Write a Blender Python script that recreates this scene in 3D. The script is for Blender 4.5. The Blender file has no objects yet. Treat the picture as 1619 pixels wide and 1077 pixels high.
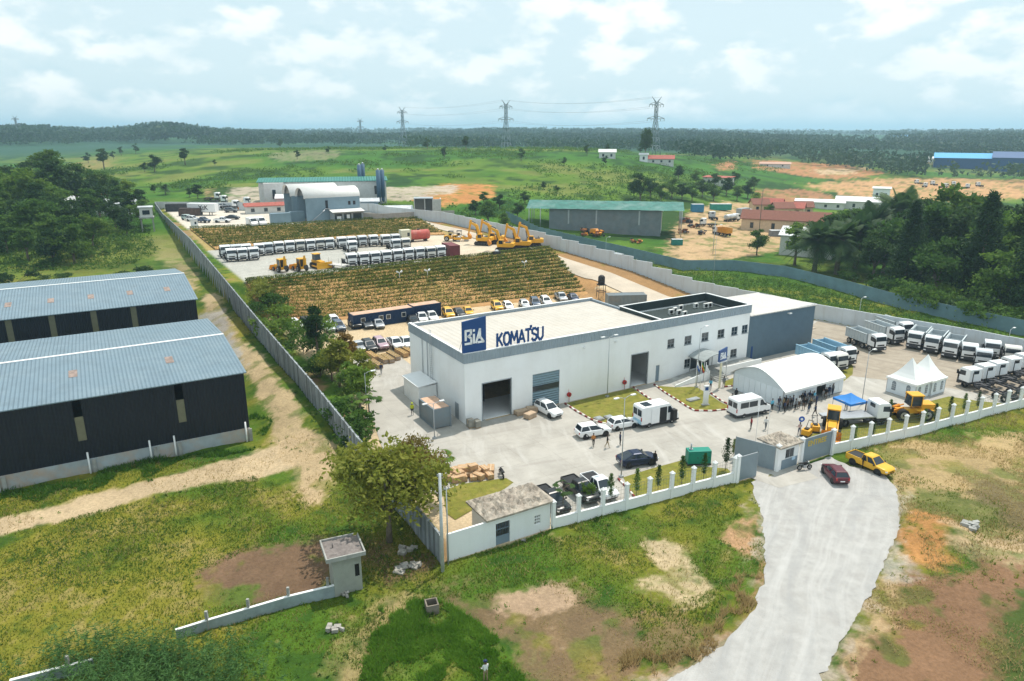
import bpy, bmesh, math, random
import numpy as np
from mathutils import Vector, Matrix
R = math.radians
random.seed(7); rng = np.random.default_rng(11)
scene = bpy.context.scene
COL = scene.collection

# ------------------------------------------------------------------ camera
FPX, CX, CY, HC = 1130.0, 809.5, 538.5, 37.0          # calibrated from the building's own edges
PITCH = math.atan((CY - 205) / FPX)
cd = bpy.data.cameras.new('camera'); cam = bpy.data.objects.new('camera', cd); COL.objects.link(cam)
cd.sensor_fit = 'HORIZONTAL'; cd.sensor_width = 36.0; cd.lens = FPX / 1619.0 * 36.0
cd.clip_start = 1.0; cd.clip_end = 40000
cam.location = (0, 0, HC); cam.rotation_euler = (math.pi / 2 - PITCH, 0, 0)
scene.camera = cam

# ------------------------------------------------------------------ sky, sun, exposure
SUN_EL, SUN_AZ = R(66), R(38)                         # azimuth clockwise from +Y
w = bpy.data.worlds.new('World'); scene.world = w; w.use_nodes = True
nt = w.node_tree; nt.nodes.clear()
def N(t, typ, **kw):
    n = t.nodes.new(typ)
    for k, v in kw.items():
        if k in n.inputs: n.inputs[k].default_value = v
        else: setattr(n, k, v)
    return n
L = nt.links.new
sky = N(nt, 'ShaderNodeTexSky', sky_type='NISHITA', sun_disc=False, sun_elevation=SUN_EL, sun_rotation=SUN_AZ,
        air_density=1.0, dust_density=1.2, ozone_density=1.4)
tc = N(nt, 'ShaderNodeTexCoord')
sep = N(nt, 'ShaderNodeSeparateXYZ'); L(tc.outputs['Generated'], sep.inputs[0])
mp = N(nt, 'ShaderNodeMapping'); L(tc.outputs['Generated'], mp.inputs['Vector']); mp.inputs['Scale'].default_value = (1, 1, 1.9); mp.inputs['Location'].default_value = (.3, .1, .0)
n1 = N(nt, 'ShaderNodeTexNoise', Scale=13.0, Detail=9.0, Roughness=0.52); L(mp.outputs[0], n1.inputs['Vector'])
mp2 = N(nt, 'ShaderNodeMapping'); L(tc.outputs['Generated'], mp2.inputs['Vector']); mp2.inputs['Scale'].default_value = (1, 1, 1.9); mp2.inputs['Location'].default_value = (.3, .1, -.022)
n3 = N(nt, 'ShaderNodeTexNoise', Scale=13.0, Detail=5.0, Roughness=0.5); L(mp2.outputs[0], n3.inputs['Vector'])
n2 = N(nt, 'ShaderNodeTexNoise', Scale=3.4, Detail=4.0, Roughness=0.5); L(mp.outputs[0], n2.inputs['Vector'])
r1 = N(nt, 'ShaderNodeMapRange', interpolation_type='SMOOTHSTEP'); L(n1.outputs['Fac'], r1.inputs['Value'])
r1.inputs['From Min'].default_value = 0.45; r1.inputs['From Max'].default_value = 0.62
r3 = N(nt, 'ShaderNodeMapRange', interpolation_type='SMOOTHSTEP'); L(n3.outputs['Fac'], r3.inputs['Value'])
r3.inputs['From Min'].default_value = 0.50; r3.inputs['From Max'].default_value = 0.72; r3.inputs['To Max'].default_value = 0.55
r2 = N(nt, 'ShaderNodeMapRange', interpolation_type='SMOOTHSTEP'); L(n2.outputs['Fac'], r2.inputs['Value'])
r2.inputs['From Min'].default_value = 0.30; r2.inputs['From Max'].default_value = 0.62; r2.inputs['To Min'].default_value = 0.45
ml = N(nt, 'ShaderNodeMath', operation='MULTIPLY'); L(r1.outputs[0], ml.inputs[0]); L(r2.outputs[0], ml.inputs[1])
veil = N(nt, 'ShaderNodeMix', data_type='RGBA'); veil.inputs['Factor'].default_value = 0.88      # thin high overcast
L(sky.outputs[0], veil.inputs['A']); veil.inputs['B'].default_value = (7.2, 8.8, 9.3, 1)
und = N(nt, 'ShaderNodeMix', data_type='RGBA'); L(r3.outputs[0], und.inputs['Factor'])            # grey undersides of the cumulus
L(veil.outputs['Result'], und.inputs['A']); und.inputs['B'].default_value = (5.4, 7.5, 8.2, 1)
cl = N(nt, 'ShaderNodeMix', data_type='RGBA'); L(ml.outputs[0], cl.inputs['Factor'])
L(und.outputs['Result'], cl.inputs['A']); cl.inputs['B'].default_value = (10.0, 10.4, 10.3, 1)
bg = N(nt, 'ShaderNodeBackground', Strength=0.09); L(cl.outputs['Result'], bg.inputs['Color'])
out = N(nt, 'ShaderNodeOutputWorld'); L(bg.outputs[0], out.inputs['Surface'])

sd = bpy.data.lights.new('sun', 'SUN'); sd.energy = 3.5; sd.angle = R(0.6); sd.color = (1.0, 0.94, 0.84)
so = bpy.data.objects.new('sun', sd); COL.objects.link(so); so.location = (0, 0, 300)
sdir = Vector((math.sin(SUN_AZ) * math.cos(SUN_EL), math.cos(SUN_AZ) * math.cos(SUN_EL), math.sin(SUN_EL)))
so.rotation_euler = sdir.to_track_quat('Z', 'Y').to_euler()
scene.view_settings.view_transform = 'Standard'; scene.view_settings.look = 'None'
scene.view_settings.exposure = 0.27; scene.view_settings.gamma = 1.0
scene.render.engine = 'CYCLES'
scene.cycles.use_denoising = True
scene.cycles.max_bounces = 6; scene.cycles.diffuse_bounces = 3; scene.cycles.glossy_bounces = 2
scene.cycles.transmission_bounces = 3; scene.cycles.transparent_max_bounces = 8; scene.cycles.volume_bounces = 1
scene.cycles.caustics_reflective = False; scene.cycles.caustics_refractive = False

# ------------------------------------------------------------------ plan geometry: u runs along the facade, v behind it
AZ_U = R(59.35)
UD = np.array([math.sin(AZ_U), math.cos(AZ_U)]); VD = np.array([-math.cos(AZ_U), math.sin(AZ_U)])
ROT = math.atan2(UD[1], UD[0])
def G(px, py, z=0.0):                                  # where a sight line meets the level z
    x = (px - CX) / FPX; y = -(py - CY) / FPX
    d = (x, math.cos(PITCH) + y * math.sin(PITCH), -math.sin(PITCH) + y * math.cos(PITCH))
    t = (z - HC) / d[2]
    return np.array([d[0] * t, d[1] * t])
ORI = G(740, 675)
def XY(u, v): return ORI + UD * u + VD * v
def UV(P):
    q = np.asarray(P) - ORI
    return q[..., 0] * UD[0] + q[..., 1] * UD[1], q[..., 0] * VD[0] + q[..., 1] * VD[1]
def WH(u, v, z=0.0):
    p = XY(u, v); return Vector((p[0], p[1], z))

# ------------------------------------------------------------------ noise
def hash2(ix, iy, s):
    h = (ix.astype(np.int64) * 374761393 + iy.astype(np.int64) * 668265263 + s * 974711) & 0x7fffffff
    h = ((h ^ (h >> 13)) * 1274126177) & 0x7fffffff
    return ((h ^ (h >> 16)) & 0xffff) / 65535.0
def vnoise(x, y, s):
    ix = np.floor(x); iy = np.floor(y); fx = x - ix; fy = y - iy
    fx = fx * fx * (3 - 2 * fx); fy = fy * fy * (3 - 2 * fy)
    a = hash2(ix, iy, s); b = hash2(ix + 1, iy, s); c = hash2(ix, iy + 1, s); d = hash2(ix + 1, iy + 1, s)
    return (a * (1 - fx) + b * fx) * (1 - fy) + (c * (1 - fx) + d * fx) * fy
def fbm(x, y, scale, s=0, octv=4):
    o = np.zeros_like(x, dtype=float); a = 1.0; t = 0.0; f = 1.0 / scale
    for k in range(octv):
        o += a * vnoise(x * f + 17.3 * k, y * f - 9.1 * k, s + k); t += a; a *= 0.55; f *= 2.03
    return o / t
def sst(x, a, b):
    t = np.clip((x - a) / (b - a), 0, 1); return t * t * (3 - 2 * t)
def inpoly(x, y, poly):
    r = np.zeros(x.shape, bool); n = len(poly)
    for i in range(n):
        x1, y1 = poly[i]; x2, y2 = poly[(i + 1) % n]
        c = ((y1 > y) != (y2 > y))
        with np.errstate(divide='ignore', invalid='ignore'):
            r ^= c & (x < (x2 - x1) * (y - y1) / (y2 - y1 + 1e-12) + x1)
    return r

# ------------------------------------------------------------------ lie of the land
ZC = [-1500, 0, 150, 300, 500, 700, 900, 1000, 1100, 1200, 1350, 1619, 3100]
ZD = [150, 230, 290, 350, 450, 550, 700, 900, 1200, 1600, 2500, 6000, 30000]
ZT = np.array([
 [4, 4, 4, 5, 6, 5, 2, 0.5, 0, 0, 0, 0, 0],
 [7, 8, 8, 8, 9, 8, 4, 2.5, 1.5, 0.5, 0, 0, 0],
 [9, 9, 9, 10, 12, 11, 7, 5, 2.5, 1, 0, 0, 0],
 [10, 10, 11, 11.5, 13.5, 13, 12, 10, 5, 1, 0, 0, 0],
 [11, 10, 12, 16, 20, 21, 21.5, 19.5, 12, 3, -1, -2, -2],
 [9, 9, 13, 22, 24.5, 23.5, 24, 22.5, 17, 6, 0, -2, -2],
 [10, 9, 12, 20, 20, 18, 18, 16, 14, 9, 4, -2, -3],
 [12, 11, 14, 16, 14, 16, 12, 12, 12, 13, 9, 1, 0],
 [18, 17, 16, 17, 12, 14, 12, 12, 11, 12, 9, 6, 6],
 [22, 22, 20, 19, 15, 15, 15, 14, 13, 10, 9, 9, 9],
 [20, 20, 20, 20, 18, 18, 18, 17, 16, 15, 14, 14, 14],
 [22, 22, 22, 22, 20, 20, 20, 20, 20, 20, 20, 20, 20],
 [20] * 13], float)
def _fine():
    cs = np.linspace(-1500, 3100, 231); ds = np.linspace(math.log(150), math.log(30000), 240)
    a = np.array([np.interp(cs, ZC, ZT[i]) for i in range(len(ZD))])
    b = np.array([np.interp(ds, np.log(ZD), a[:, j]) for j in range(len(cs))]).T
    k = np.exp(-0.5 * (np.arange(-6, 7) / 2.6) ** 2); k /= k.sum()
    pad = np.pad(b, 6, mode='edge')
    pad = np.apply_along_axis(lambda m: np.convolve(m, k, 'valid'), 0, pad)
    pad = np.apply_along_axis(lambda m: np.convolve(m, k, 'valid'), 1, pad)
    return cs, ds, pad
_cs, _ds, _zt = _fine()
def ztab(x, y):
    d = np.hypot(x, y); yy = np.maximum(y, 1e-3 + 0.05 * np.abs(x))
    c = CX + FPX * (x / yy) / math.cos(PITCH)
    ci = np.clip((c + 1500) / 4600 * 230, 0, 229.999); di = np.clip((np.log(np.maximum(d, 1)) - _ds[0]) / (_ds[-1] - _ds[0]) * 239, 0, 238.999)
    i = ci.astype(int); j = di.astype(int); fi = ci - i; fj = di - j
    return (_zt[j, i] * (1 - fi) + _zt[j, i + 1] * fi) * (1 - fj) + (_zt[j + 1, i] * (1 - fi) + _zt[j + 1, i + 1] * fi) * fj
BL = UV(G(246, 331, 9)); BR = UV(G(590, 336, 9))
RWALL = [(95, -37), (92, -14), (86, 13), (78, 40), (74, 56), (67, 88), (60, 133), (float(BR[0]) + 1, float(BR[1]) - 12), (float(BR[0]), float(BR[1]))]
LWALL = [(-16, -26), (-16, -4), (-16, 12), (-16, 50), (-16, 81), (-16, 127), (-16.5, 189), (float(BL[0]), float(BL[1]))]
FWALL = [(-16, -26), (-4.6, -26.2), (20.2, -28.6), (33.4, -29.1), (47.6, -31.2), (70.1, -33.2), (95, -37)]
COMP = FWALL + RWALL[1:] + LWALL[::-1][:-1]
COMPXY = [tuple(XY(*q)) for q in COMP]
VF = ([-30, -11, 0, 10, 57, 63, 110], [70, 66, 58, 55.5, 51, 50, 50])       # foot of the lower terraces
VT = ([-30, -11, 11, 66, 110], [75, 75, 75.5, 79, 80])                      # their top
VF2 = ([-30, -10, 28, 54, 80], [121, 121, 125, 115, 112])
VT2 = ([-30, -12, 15, 57, 80], [152, 152, 146, 147, 147])
def h_in(u, v):
    a = np.interp(u, *VF); b = np.interp(u, *VT); c = np.interp(u, *VF2); d = np.interp(u, *VT2)
    z = np.where(v < a, sst(v, 0, 50) * 1.0, 0)
    z = np.where((v >= a) & (v < b), 1 + 6 * (v - a) / (b - a), z)
    z = np.where((v >= b) & (v < c), 7, z)
    z = np.where((v >= c) & (v < d), 7 + 2 * (v - c) / (d - c), z)
    z = np.where(v >= d, 9, z)
    ramp = np.interp(v, [18, 40, 56, 88, 133, 165], [0, 1, 4, 7, 8.5, 9])
    k = sst(u, np.interp(v, [20, 50, 79, 115, 147], [50, 56, 63, 52, 57]), np.interp(v, [20, 50, 79, 115, 147], [60, 60, 67, 58, 62]))
    return z * (1 - k) + ramp * k
HS = ([-60, -12, 0, 12, 50, 84, 133, 240, 400], [0, 0, 0.8, 1.6, 2.3, 3.1, 4.5, 8.5, 10])
def h_out(x, y):
    u, v = UV(np.stack([x, y], -1)); d = np.hypot(x, y)
    near = np.interp(v, *HS) * sst(-u, -20, 5) * (1 - sst(-u, 17, 25) * (1 - sst(v, 40, 110)))
    t = ztab(x, y)
    # the far country rolls a little
    t = t + (fbm(x, y, 260, 3, 4) - 0.5) * 9 * sst(d, 350, 900) + (fbm(x, y, 420, 71, 3) - 0.5) * 26 * sst(d, 800, 1500)
    k = sst(d, 190, 300)
    return near * (1 - k) + t * k
ROADPX = [(1188, 762), (1200, 800), (1208, 850), (1210, 900), (1196, 955), (1160, 1005), (1110, 1045), (1045, 1082), (960, 1130),
          (1240, 1160), (1296, 1077), (1335, 1010), (1370, 950), (1395, 900), (1424, 835), (1420, 775), (1395, 748), (1345, 738), (1312, 722), (1246, 748)]
ROADXY = [tuple(G(*q)) for q in ROADPX]
def HZ(x, y):
    x = np.asarray(x, float); y = np.asarray(y, float)
    u, v = UV(np.stack([x, y], -1)); ins = inpoly(x, y, COMPXY)
    o = h_out(x, y)
    d = np.hypot(x, y)
    flat = inpoly(x, y, ROADXY)
    rough = ((fbm(x, y, 9, 21, 4) - 0.5) * 0.9 + (fbm(x, y, 2.2, 31, 3) - 0.5) * 0.28) * sst(d, 700, 150)
    o = o + np.where(flat, -0.03, rough)
    # spoil bank beside the approach road and a low swale on its other side
    bx, by = G(1500, 850); o = o + np.where(flat, 0, .9 * np.exp(-(((x - bx) / 3.0) ** 2 + ((y - by) / 3.6) ** 2)))
    return np.where(ins, h_in(u, v), o)
def HP(px, py, dx, dy):                               # compass of a vehicle whose nose points along (dx, dy) in the picture
    d = G(px + dx * 4, py + dy * 4) - G(px, py); return math.atan2(d[1], d[0])
def H1(x, y): return float(HZ(np.array([x]), np.array([y]))[0])
def T(px, py, zmax=30):                                 # where a sight line meets the land
    x = (px - CX) / FPX; y = -(py - CY) / FPX
    d = np.array([x, math.cos(PITCH) + y * math.sin(PITCH), -math.sin(PITCH) + y * math.cos(PITCH)])
    ts = np.geomspace(25, 9000, 1600)
    P = d[None, :] * ts[:, None]
    below = (HC + P[:, 2]) < HZ(P[:, 0], P[:, 1])
    i = int(np.argmax(below)) if below.any() else len(ts) - 1
    lo, hi = ts[max(i - 1, 0)], ts[i]
    for _ in range(12):
        m = (lo + hi) / 2; q = d * m
        if HC + q[2] < H1(q[0], q[1]): hi = m
        else: lo = m
    q = d * hi
    return Vector((q[0], q[1], H1(q[0], q[1])))

# ------------------------------------------------------------------ materials
MATS = {}
def mat(name, col, rough=0.6, metal=0.0, var=0.12, scale=1.5, spec=0.3, bump=0.0, bscale=20.0, dirt=None, dirt_amt=0.0):
    if name in MATS: return MATS[name]
    m = bpy.data.materials.new(name); m.use_nodes = True; t = m.node_tree
    b = t.nodes['Principled BSDF']
    b.inputs['Roughness'].default_value = rough; b.inputs['Metallic'].default_value = metal
    b.inputs['Specular IOR Level'].default_value = spec
    geo = N(t, 'ShaderNodeNewGeometry')
    no = N(t, 'ShaderNodeTexNoise', Scale=scale, Detail=5.0, Roughness=0.6); t.links.new(geo.outputs['Position'], no.inputs['Vector'])
    mr = N(t, 'ShaderNodeMapRange'); t.links.new(no.outputs['Fac'], mr.inputs['Value'])
    mr.inputs['From Min'].default_value = 0.28; mr.inputs['From Max'].default_value = 0.72
    mx = N(t, 'ShaderNodeMix', data_type='RGBA'); t.links.new(mr.outputs[0], mx.inputs['Factor'])
    c = np.array(col)
    mx.inputs['A'].default_value = (*(c * (1 - var)), 1); mx.inputs['B'].default_value = (*np.minimum(c * (1 + var), 0.95), 1)
    last = mx.outputs['Result']
    if dirt is not None:
        nd = N(t, 'ShaderNodeTexNoise', Scale=scale * 0.45, Detail=7.0, Roughness=0.7); t.links.new(geo.outputs['Position'], nd.inputs['Vector'])
        dr = N(t, 'ShaderNodeMapRange'); t.links.new(nd.outputs['Fac'], dr.inputs['Value'])
        dr.inputs['From Min'].default_value = 0.46; dr.inputs['From Max'].default_value = 0.72; dr.inputs['To Max'].default_value = dirt_amt
        mx2 = N(t, 'ShaderNodeMix', data_type='RGBA'); t.links.new(dr.outputs[0], mx2.inputs['Factor'])
        t.links.new(last, mx2.inputs['A']); mx2.inputs['B'].default_value = (*dirt, 1); last = mx2.outputs['Result']
    t.links.new(last, b.inputs['Base Color'])
    if bump:
        nb = N(t, 'ShaderNodeTexNoise', Scale=bscale, Detail=4.0); t.links.new(geo.outputs['Position'], nb.inputs['Vector'])
        bp = N(t, 'ShaderNodeBump', Strength=bump, Distance=0.1); t.links.new(nb.outputs['Fac'], bp.inputs['Height'])
        t.links.new(bp.outputs[0], b.inputs['Normal'])
    MATS[name] = m; return m
def ribbed(name, col, axis, period, rough=0.5, metal=0.0, var=0.08, depth=0.5, dirt=None, dirt_amt=0.0):
    if name in MATS: return MATS[name]
    m = mat(name, col, rough, metal, var, 0.6, dirt=dirt, dirt_amt=dirt_amt); t = m.node_tree; b = t.nodes['Principled BSDF']
    tcn = N(t, 'ShaderNodeTexCoord'); sp = N(t, 'ShaderNodeSeparateXYZ'); t.links.new(tcn.outputs['Object'], sp.inputs[0])
    mu = N(t, 'ShaderNodeMath', operation='MULTIPLY'); t.links.new(sp.outputs['XYZ'.index(axis)], mu.inputs[0]); mu.inputs[1].default_value = 2 * math.pi / period
    si = N(t, 'ShaderNodeMath', operation='SINE'); t.links.new(mu.outputs[0], si.inputs[0])
    bp = N(t, 'ShaderNodeBump', Strength=depth, Distance=period * 0.3); t.links.new(si.outputs[0], bp.inputs['Height'])
    t.links.new(bp.outputs[0], b.inputs['Normal']); return m
def leafmat(name, col, col2, scale=0.35, trans=0.25, var=0.35):
    if name in MATS: return MATS[name]
    m = bpy.data.materials.new(name); m.use_nodes = True; t = m.node_tree; b = t.nodes['Principled BSDF']
    b.inputs['Roughness'].default_value = 0.62; b.inputs['Specular IOR Level'].default_value = 0.18
    geo = N(t, 'ShaderNodeNewGeometry'); oi = N(t, 'ShaderNodeObjectInfo')
    no = N(t, 'ShaderNodeTexNoise', Scale=scale, Detail=6.0, Roughness=0.7); t.links.new(geo.outputs['Position'], no.inputs['Vector'])
    mr = N(t, 'ShaderNodeMapRange'); t.links.new(no.outputs['Fac'], mr.inputs['Value'])
    mr.inputs['From Min'].default_value = 0.32; mr.inputs['From Max'].default_value = 0.68
    mx = N(t, 'ShaderNodeMix', data_type='RGBA'); t.links.new(mr.outputs[0], mx.inputs['Factor'])
    mx.inputs['A'].default_value = (*col, 1); mx.inputs['B'].default_value = (*col2, 1)
    hs = N(t, 'ShaderNodeHueSaturation'); t.links.new(mx.outputs['Result'], hs.inputs['Color'])
    m1 = N(t, 'ShaderNodeMapRange'); t.links.new(oi.outputs['Random'], m1.inputs['Value'])
    m1.inputs['To Min'].default_value = 1 - var; m1.inputs['To Max'].default_value = 1 + var; t.links.new(m1.outputs[0], hs.inputs['Value'])
    m2 = N(t, 'ShaderNodeMapRange'); t.links.new(oi.outputs['Random'], m2.inputs['Value'])
    m2.inputs['To Min'].default_value = 0.515; m2.inputs['To Max'].default_value = 0.485; t.links.new(m2.outputs[0], hs.inputs['Hue'])
    t.links.new(hs.outputs[0], b.inputs['Base Color'])
    tr = N(t, 'ShaderNodeBsdfTranslucent'); t.links.new(hs.outputs[0], tr.inputs['Color'])
    ms = N(t, 'ShaderNodeMixShader', Fac=trans); o = t.nodes['Material Output']
    t.links.new(b.outputs[0], ms.inputs[1]); t.links.new(tr.outputs[0], ms.inputs[2]); t.links.new(ms.outputs[0], o.inputs['Surface'])
    MATS[name] = m; return m

M_WHITE = mat('white_paint', (0.78, 0.79, 0.79), 0.45, var=0.03, scale=0.4, dirt=(0.55, 0.52, 0.47), dirt_amt=0.22)
M_WALL = mat('white_render', (0.85, 0.86, 0.86), 0.75, var=0.03, scale=0.3, dirt=(0.62, 0.59, 0.54), dirt_amt=0.3)
M_GREYBLUE = mat('blue_grey_paint', (0.20, 0.26, 0.31), 0.55, var=0.06, scale=0.5)
M_CONC = mat('weathered_concrete', (0.36, 0.36, 0.34), 0.9, var=0.18, scale=1.2, dirt=(0.12, 0.11, 0.10), dirt_amt=0.6, bump=0.3)
M_DARK = mat('dark_interior', (0.03, 0.03, 0.032), 0.8)
M_BLACK = mat('black_plastic', (0.018, 0.018, 0.02), 0.5)
M_RUB = mat('tyre_rubber', (0.022, 0.022, 0.022), 0.85)
M_RIM = mat('wheel_rim_grey', (0.42, 0.43, 0.44), 0.35, 0.7)
M_GLASS = mat('tinted_glass', (0.022, 0.032, 0.042), 0.08, var=0.05, spec=0.6)
M_STEEL = mat('galvanised_steel', (0.42, 0.44, 0.46), 0.4, 0.6, var=0.1)
M_POLE = mat('pole_grey', (0.38, 0.40, 0.41), 0.5, 0.2)
M_YEL = mat('machine_yellow', (0.72, 0.36, 0.025), 0.45, var=0.06)
M_ORANGE = mat('machine_orange', (0.66, 0.25, 0.02), 0.5, var=0.1)
M_TRK = mat('truck_white', (0.80, 0.81, 0.82), 0.3, var=0.03)
M_CHAS = mat('chassis_dark', (0.045, 0.045, 0.05), 0.7, var=0.3)
M_RED = mat('red_paint', (0.42, 0.03, 0.03), 0.5)
M_LAMP = mat('clear_lamp_lens', (0.75, 0.76, 0.78), 0.15, spec=0.6)
M_TAIL = mat('red_lamp_lens', (0.4, 0.015, 0.012), 0.2, spec=0.6)
M_BLUE = mat('sign_navy', (0.012, 0.06, 0.20), 0.45, var=0.04)
M_LETW = mat('lettering_white', (0.82, 0.83, 0.83), 0.5, var=0.02)
M_WOOD = mat('raw_timber', (0.42, 0.27, 0.14), 0.85, var=0.3, scale=3)
M_CARD = mat('cardboard', (0.47, 0.30, 0.17), 0.9, var=0.18, scale=2)
M_BARK = mat('bark', (0.15, 0.12, 0.09), 0.95, var=0.35, scale=3)

def streaks(m, col, amt, sx=1.1, lo=.50, hi=.72):           # rain-washed dust running down a wall
    t = m.node_tree; b = t.nodes['Principled BSDF']; src = b.inputs['Base Color'].links[0].from_socket
    geo = N(t, 'ShaderNodeNewGeometry'); mp_ = N(t, 'ShaderNodeMapping'); t.links.new(geo.outputs['Position'], mp_.inputs['Vector']); mp_.inputs['Scale'].default_value = (sx, sx, .07)
    no = N(t, 'ShaderNodeTexNoise', Scale=1.0, Detail=6.0, Roughness=.65); t.links.new(mp_.outputs[0], no.inputs['Vector'])
    mr = N(t, 'ShaderNodeMapRange'); t.links.new(no.outputs['Fac'], mr.inputs['Value']); mr.inputs['From Min'].default_value = lo; mr.inputs['From Max'].default_value = hi; mr.inputs['To Max'].default_value = amt
    mx = N(t, 'ShaderNodeMix', data_type='RGBA'); t.links.new(mr.outputs[0], mx.inputs['Factor']); t.links.new(src, mx.inputs['A']); mx.inputs['B'].default_value = (*col, 1); t.links.new(mx.outputs['Result'], b.inputs['Base Color'])
streaks(M_WALL, (.62, .60, .55), .12); streaks(M_CONC, (.12, .12, .11), .5)
# ------------------------------------------------------------------ object helpers
def tag(o, label=None, cat=None, group=None, kind=None):
    if label: o['label'] = label
    if cat: o['category'] = cat
    if group: o['group'] = group
    if kind: o['kind'] = kind
    return o
def empty(name, loc=(0, 0, 0), rz=0.0, label=None, cat=None, group=None):
    o = bpy.data.objects.new(name, None); o.empty_display_size = 0.2; COL.objects.link(o)
    o.location = loc; o.rotation_euler = (0, 0, rz)
    return tag(o, label, cat, group)
def children(o): return [c for c in bpy.data.objects if c.parent == o]
KIDS = {}
def copy_tree(o, parent=None):
    c = o.copy(); COL.objects.link(c)
    if parent is not None: c.parent = parent; KIDS.setdefault(parent.name, []).append(c)
    for ch in list(KIDS.get(o.name, [])): copy_tree(ch, c)
    return c
def put(o, loc, rz=0.0, label=None, group=None, s=None):
    o.location = loc; o.rotation_euler = (0, 0, rz)
    if label: o['label'] = label
    if group: o['group'] = group
    if s: o.scale = (s, s, s)
    return o
class MB:
    def __init__(s): s.v = []; s.f = []; s.m = []; s.sm = []
    def add(s, vs, fs, mi=0, smooth=False):
        b = len(s.v); s.v += [tuple(map(float, p)) for p in vs]
        for f in fs: s.f.append([b + i for i in f]); s.m.append(mi); s.sm.append(smooth)
        return s
    def box(s, c, d, mi=0, rz=0.0, taper=(1, 1), rx=0.0, ry=0.0):
        hx, hy, hz = d[0] / 2, d[1] / 2, d[2] / 2
        pts = []
        for z, k in ((-hz, (1, 1)), (hz, taper)):
            for x, y in ((-hx, -hy), (hx, -hy), (hx, hy), (-hx, hy)): pts.append(Vector((x * k[0], y * k[1], z)))
        if rx or ry or rz:
            m = Matrix.Rotation(rz, 3, 'Z') @ Matrix.Rotation(ry, 3, 'Y') @ Matrix.Rotation(rx, 3, 'X'); pts = [m @ p for p in pts]
        pts = [p + Vector(c) for p in pts]
        return s.add(pts, [(3, 2, 1, 0), (4, 5, 6, 7), (0, 1, 5, 4), (1, 2, 6, 5), (2, 3, 7, 6), (3, 0, 4, 7)], mi)
    def bb(s, x0, x1, y0, y1, z0, z1, mi=0): return s.box(((x0 + x1) / 2, (y0 + y1) / 2, (z0 + z1) / 2), (x1 - x0, y1 - y0, z1 - z0), mi)
    def tube(s, p0, p1, r0, r1=None, n=8, mi=0, caps=True, smooth=True):
        r1 = r0 if r1 is None else r1
        p0 = Vector(p0); p1 = Vector(p1); d = (p1 - p0)
        if d.length < 1e-6: return s
        q = d.to_track_quat('Z', 'Y'); ring = []
        for p, r in ((p0, r0), (p1, r1)):
            for i in range(n):
                a = 2 * math.pi * i / n; ring.append(p + q @ Vector((math.cos(a) * r, math.sin(a) * r, 0)))
        s.add(ring, [(i, (i + 1) % n, n + (i + 1) % n, n + i) for i in range(n)], mi, smooth)
        if caps:
            b = len(s.v) - 2 * n
            s.f.append([b + i for i in range(n)][::-1]); s.m.append(mi); s.sm.append(False)
            s.f.append([b + n + i for i in range(n)]); s.m.append(mi); s.sm.append(False)
        return s
    def path(s, pts, r, n=6, mi=0):
        for a, b in zip(pts[:-1], pts[1:]): s.tube(a, b, r, r, n, mi)
        return s
    def prism(s, poly, y0, y1, mi=0, axis='y', k=1.0):
        n = len(poly)                                    # poly in the plane across the axis; k tapers the far half
        def P(a, b, t): return (a, t, b) if axis == 'y' else ((t, a, b) if axis == 'x' else (a, b, t))
        vs = [P(a, b, y0) for a, b in poly] + [P(a, b, y1) for a, b in poly]
        fs = [tuple(range(n)), tuple(range(2 * n - 1, n - 1, -1))] + [(i, n + i, n + (i + 1) % n, (i + 1) % n) for i in range(n)]
        return s.add(vs, fs, mi)
    def loft(s, rings, mi=0, smooth=True, cap=True):
        n = len(rings[0]); b = len(s.v)
        vs = [p for r in rings for p in r]
        fs = [(j * n + i, j * n + (i + 1) % n, (j + 1) * n + (i + 1) % n, (j + 1) * n + i) for j in range(len(rings) - 1) for i in range(n)]
        s.add(vs, fs, mi, smooth)
        if cap:
            s.f.append([b + i for i in range(n)][::-1]); s.m.append(mi); s.sm.append(False)
            e = b + (len(rings) - 1) * n
            s.f.append([e + i for i in range(n)]); s.m.append(mi); s.sm.append(False)
        return s
    def ball(s, c, r, mi=0, n=10, m=6, sc=(1, 1, 1)):
        rings = []
        for j in range(1, m):
            a = math.pi * j / m
            rings.append([(c[0] + sc[0] * r * math.sin(a) * math.cos(2 * math.pi * i / n), c[1] + sc[1] * r * math.sin(a) * math.sin(2 * math.pi * i / n), c[2] + sc[2] * r * -math.cos(a)) for i in range(n)])
        return s.loft(rings, mi)
    def mesh(s, name, mats):
        me = bpy.data.meshes.new(name); me.from_pydata(s.v, [], s.f)
        for m in (mats if isinstance(mats, (list, tuple)) else [mats]): me.materials.append(m)
        me.polygons.foreach_set('material_index', s.m); me.polygons.foreach_set('use_smooth', s.sm)
        bm = bmesh.new(); bm.from_mesh(me); bmesh.ops.recalc_face_normals(bm, faces=bm.faces); bm.to_mesh(me); bm.free()
        me.update(); return me
    def build(s, name, mats, parent=None, loc=None, bevel=0.0, rz=0.0):
        return part(name, s.mesh(name, mats), parent, loc, bevel, rz)
def part(name, me, parent=None, loc=None, bevel=0.0, rz=0.0):
    o = bpy.data.objects.new(name, me); COL.objects.link(o)
    if parent is not None: o.parent = parent; KIDS.setdefault(parent.name, []).append(o)
    if loc is not None: o.location = loc
    if rz: o.rotation_euler = (0, 0, rz)
    if bevel:
        b = o.modifiers.new('Bevel', 'BEVEL'); b.width = bevel; b.segments = 2; b.limit_method = 'ANGLE'; b.angle_limit = R(35)
    return o
def remat(o, m, i=0):
    o.material_slots[i].link = 'OBJECT'; o.material_slots[i].material = m
def kid(o, name): return [c for c in KIDS.get(o.name, []) if c.name.split('.')[0] == name]
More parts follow.
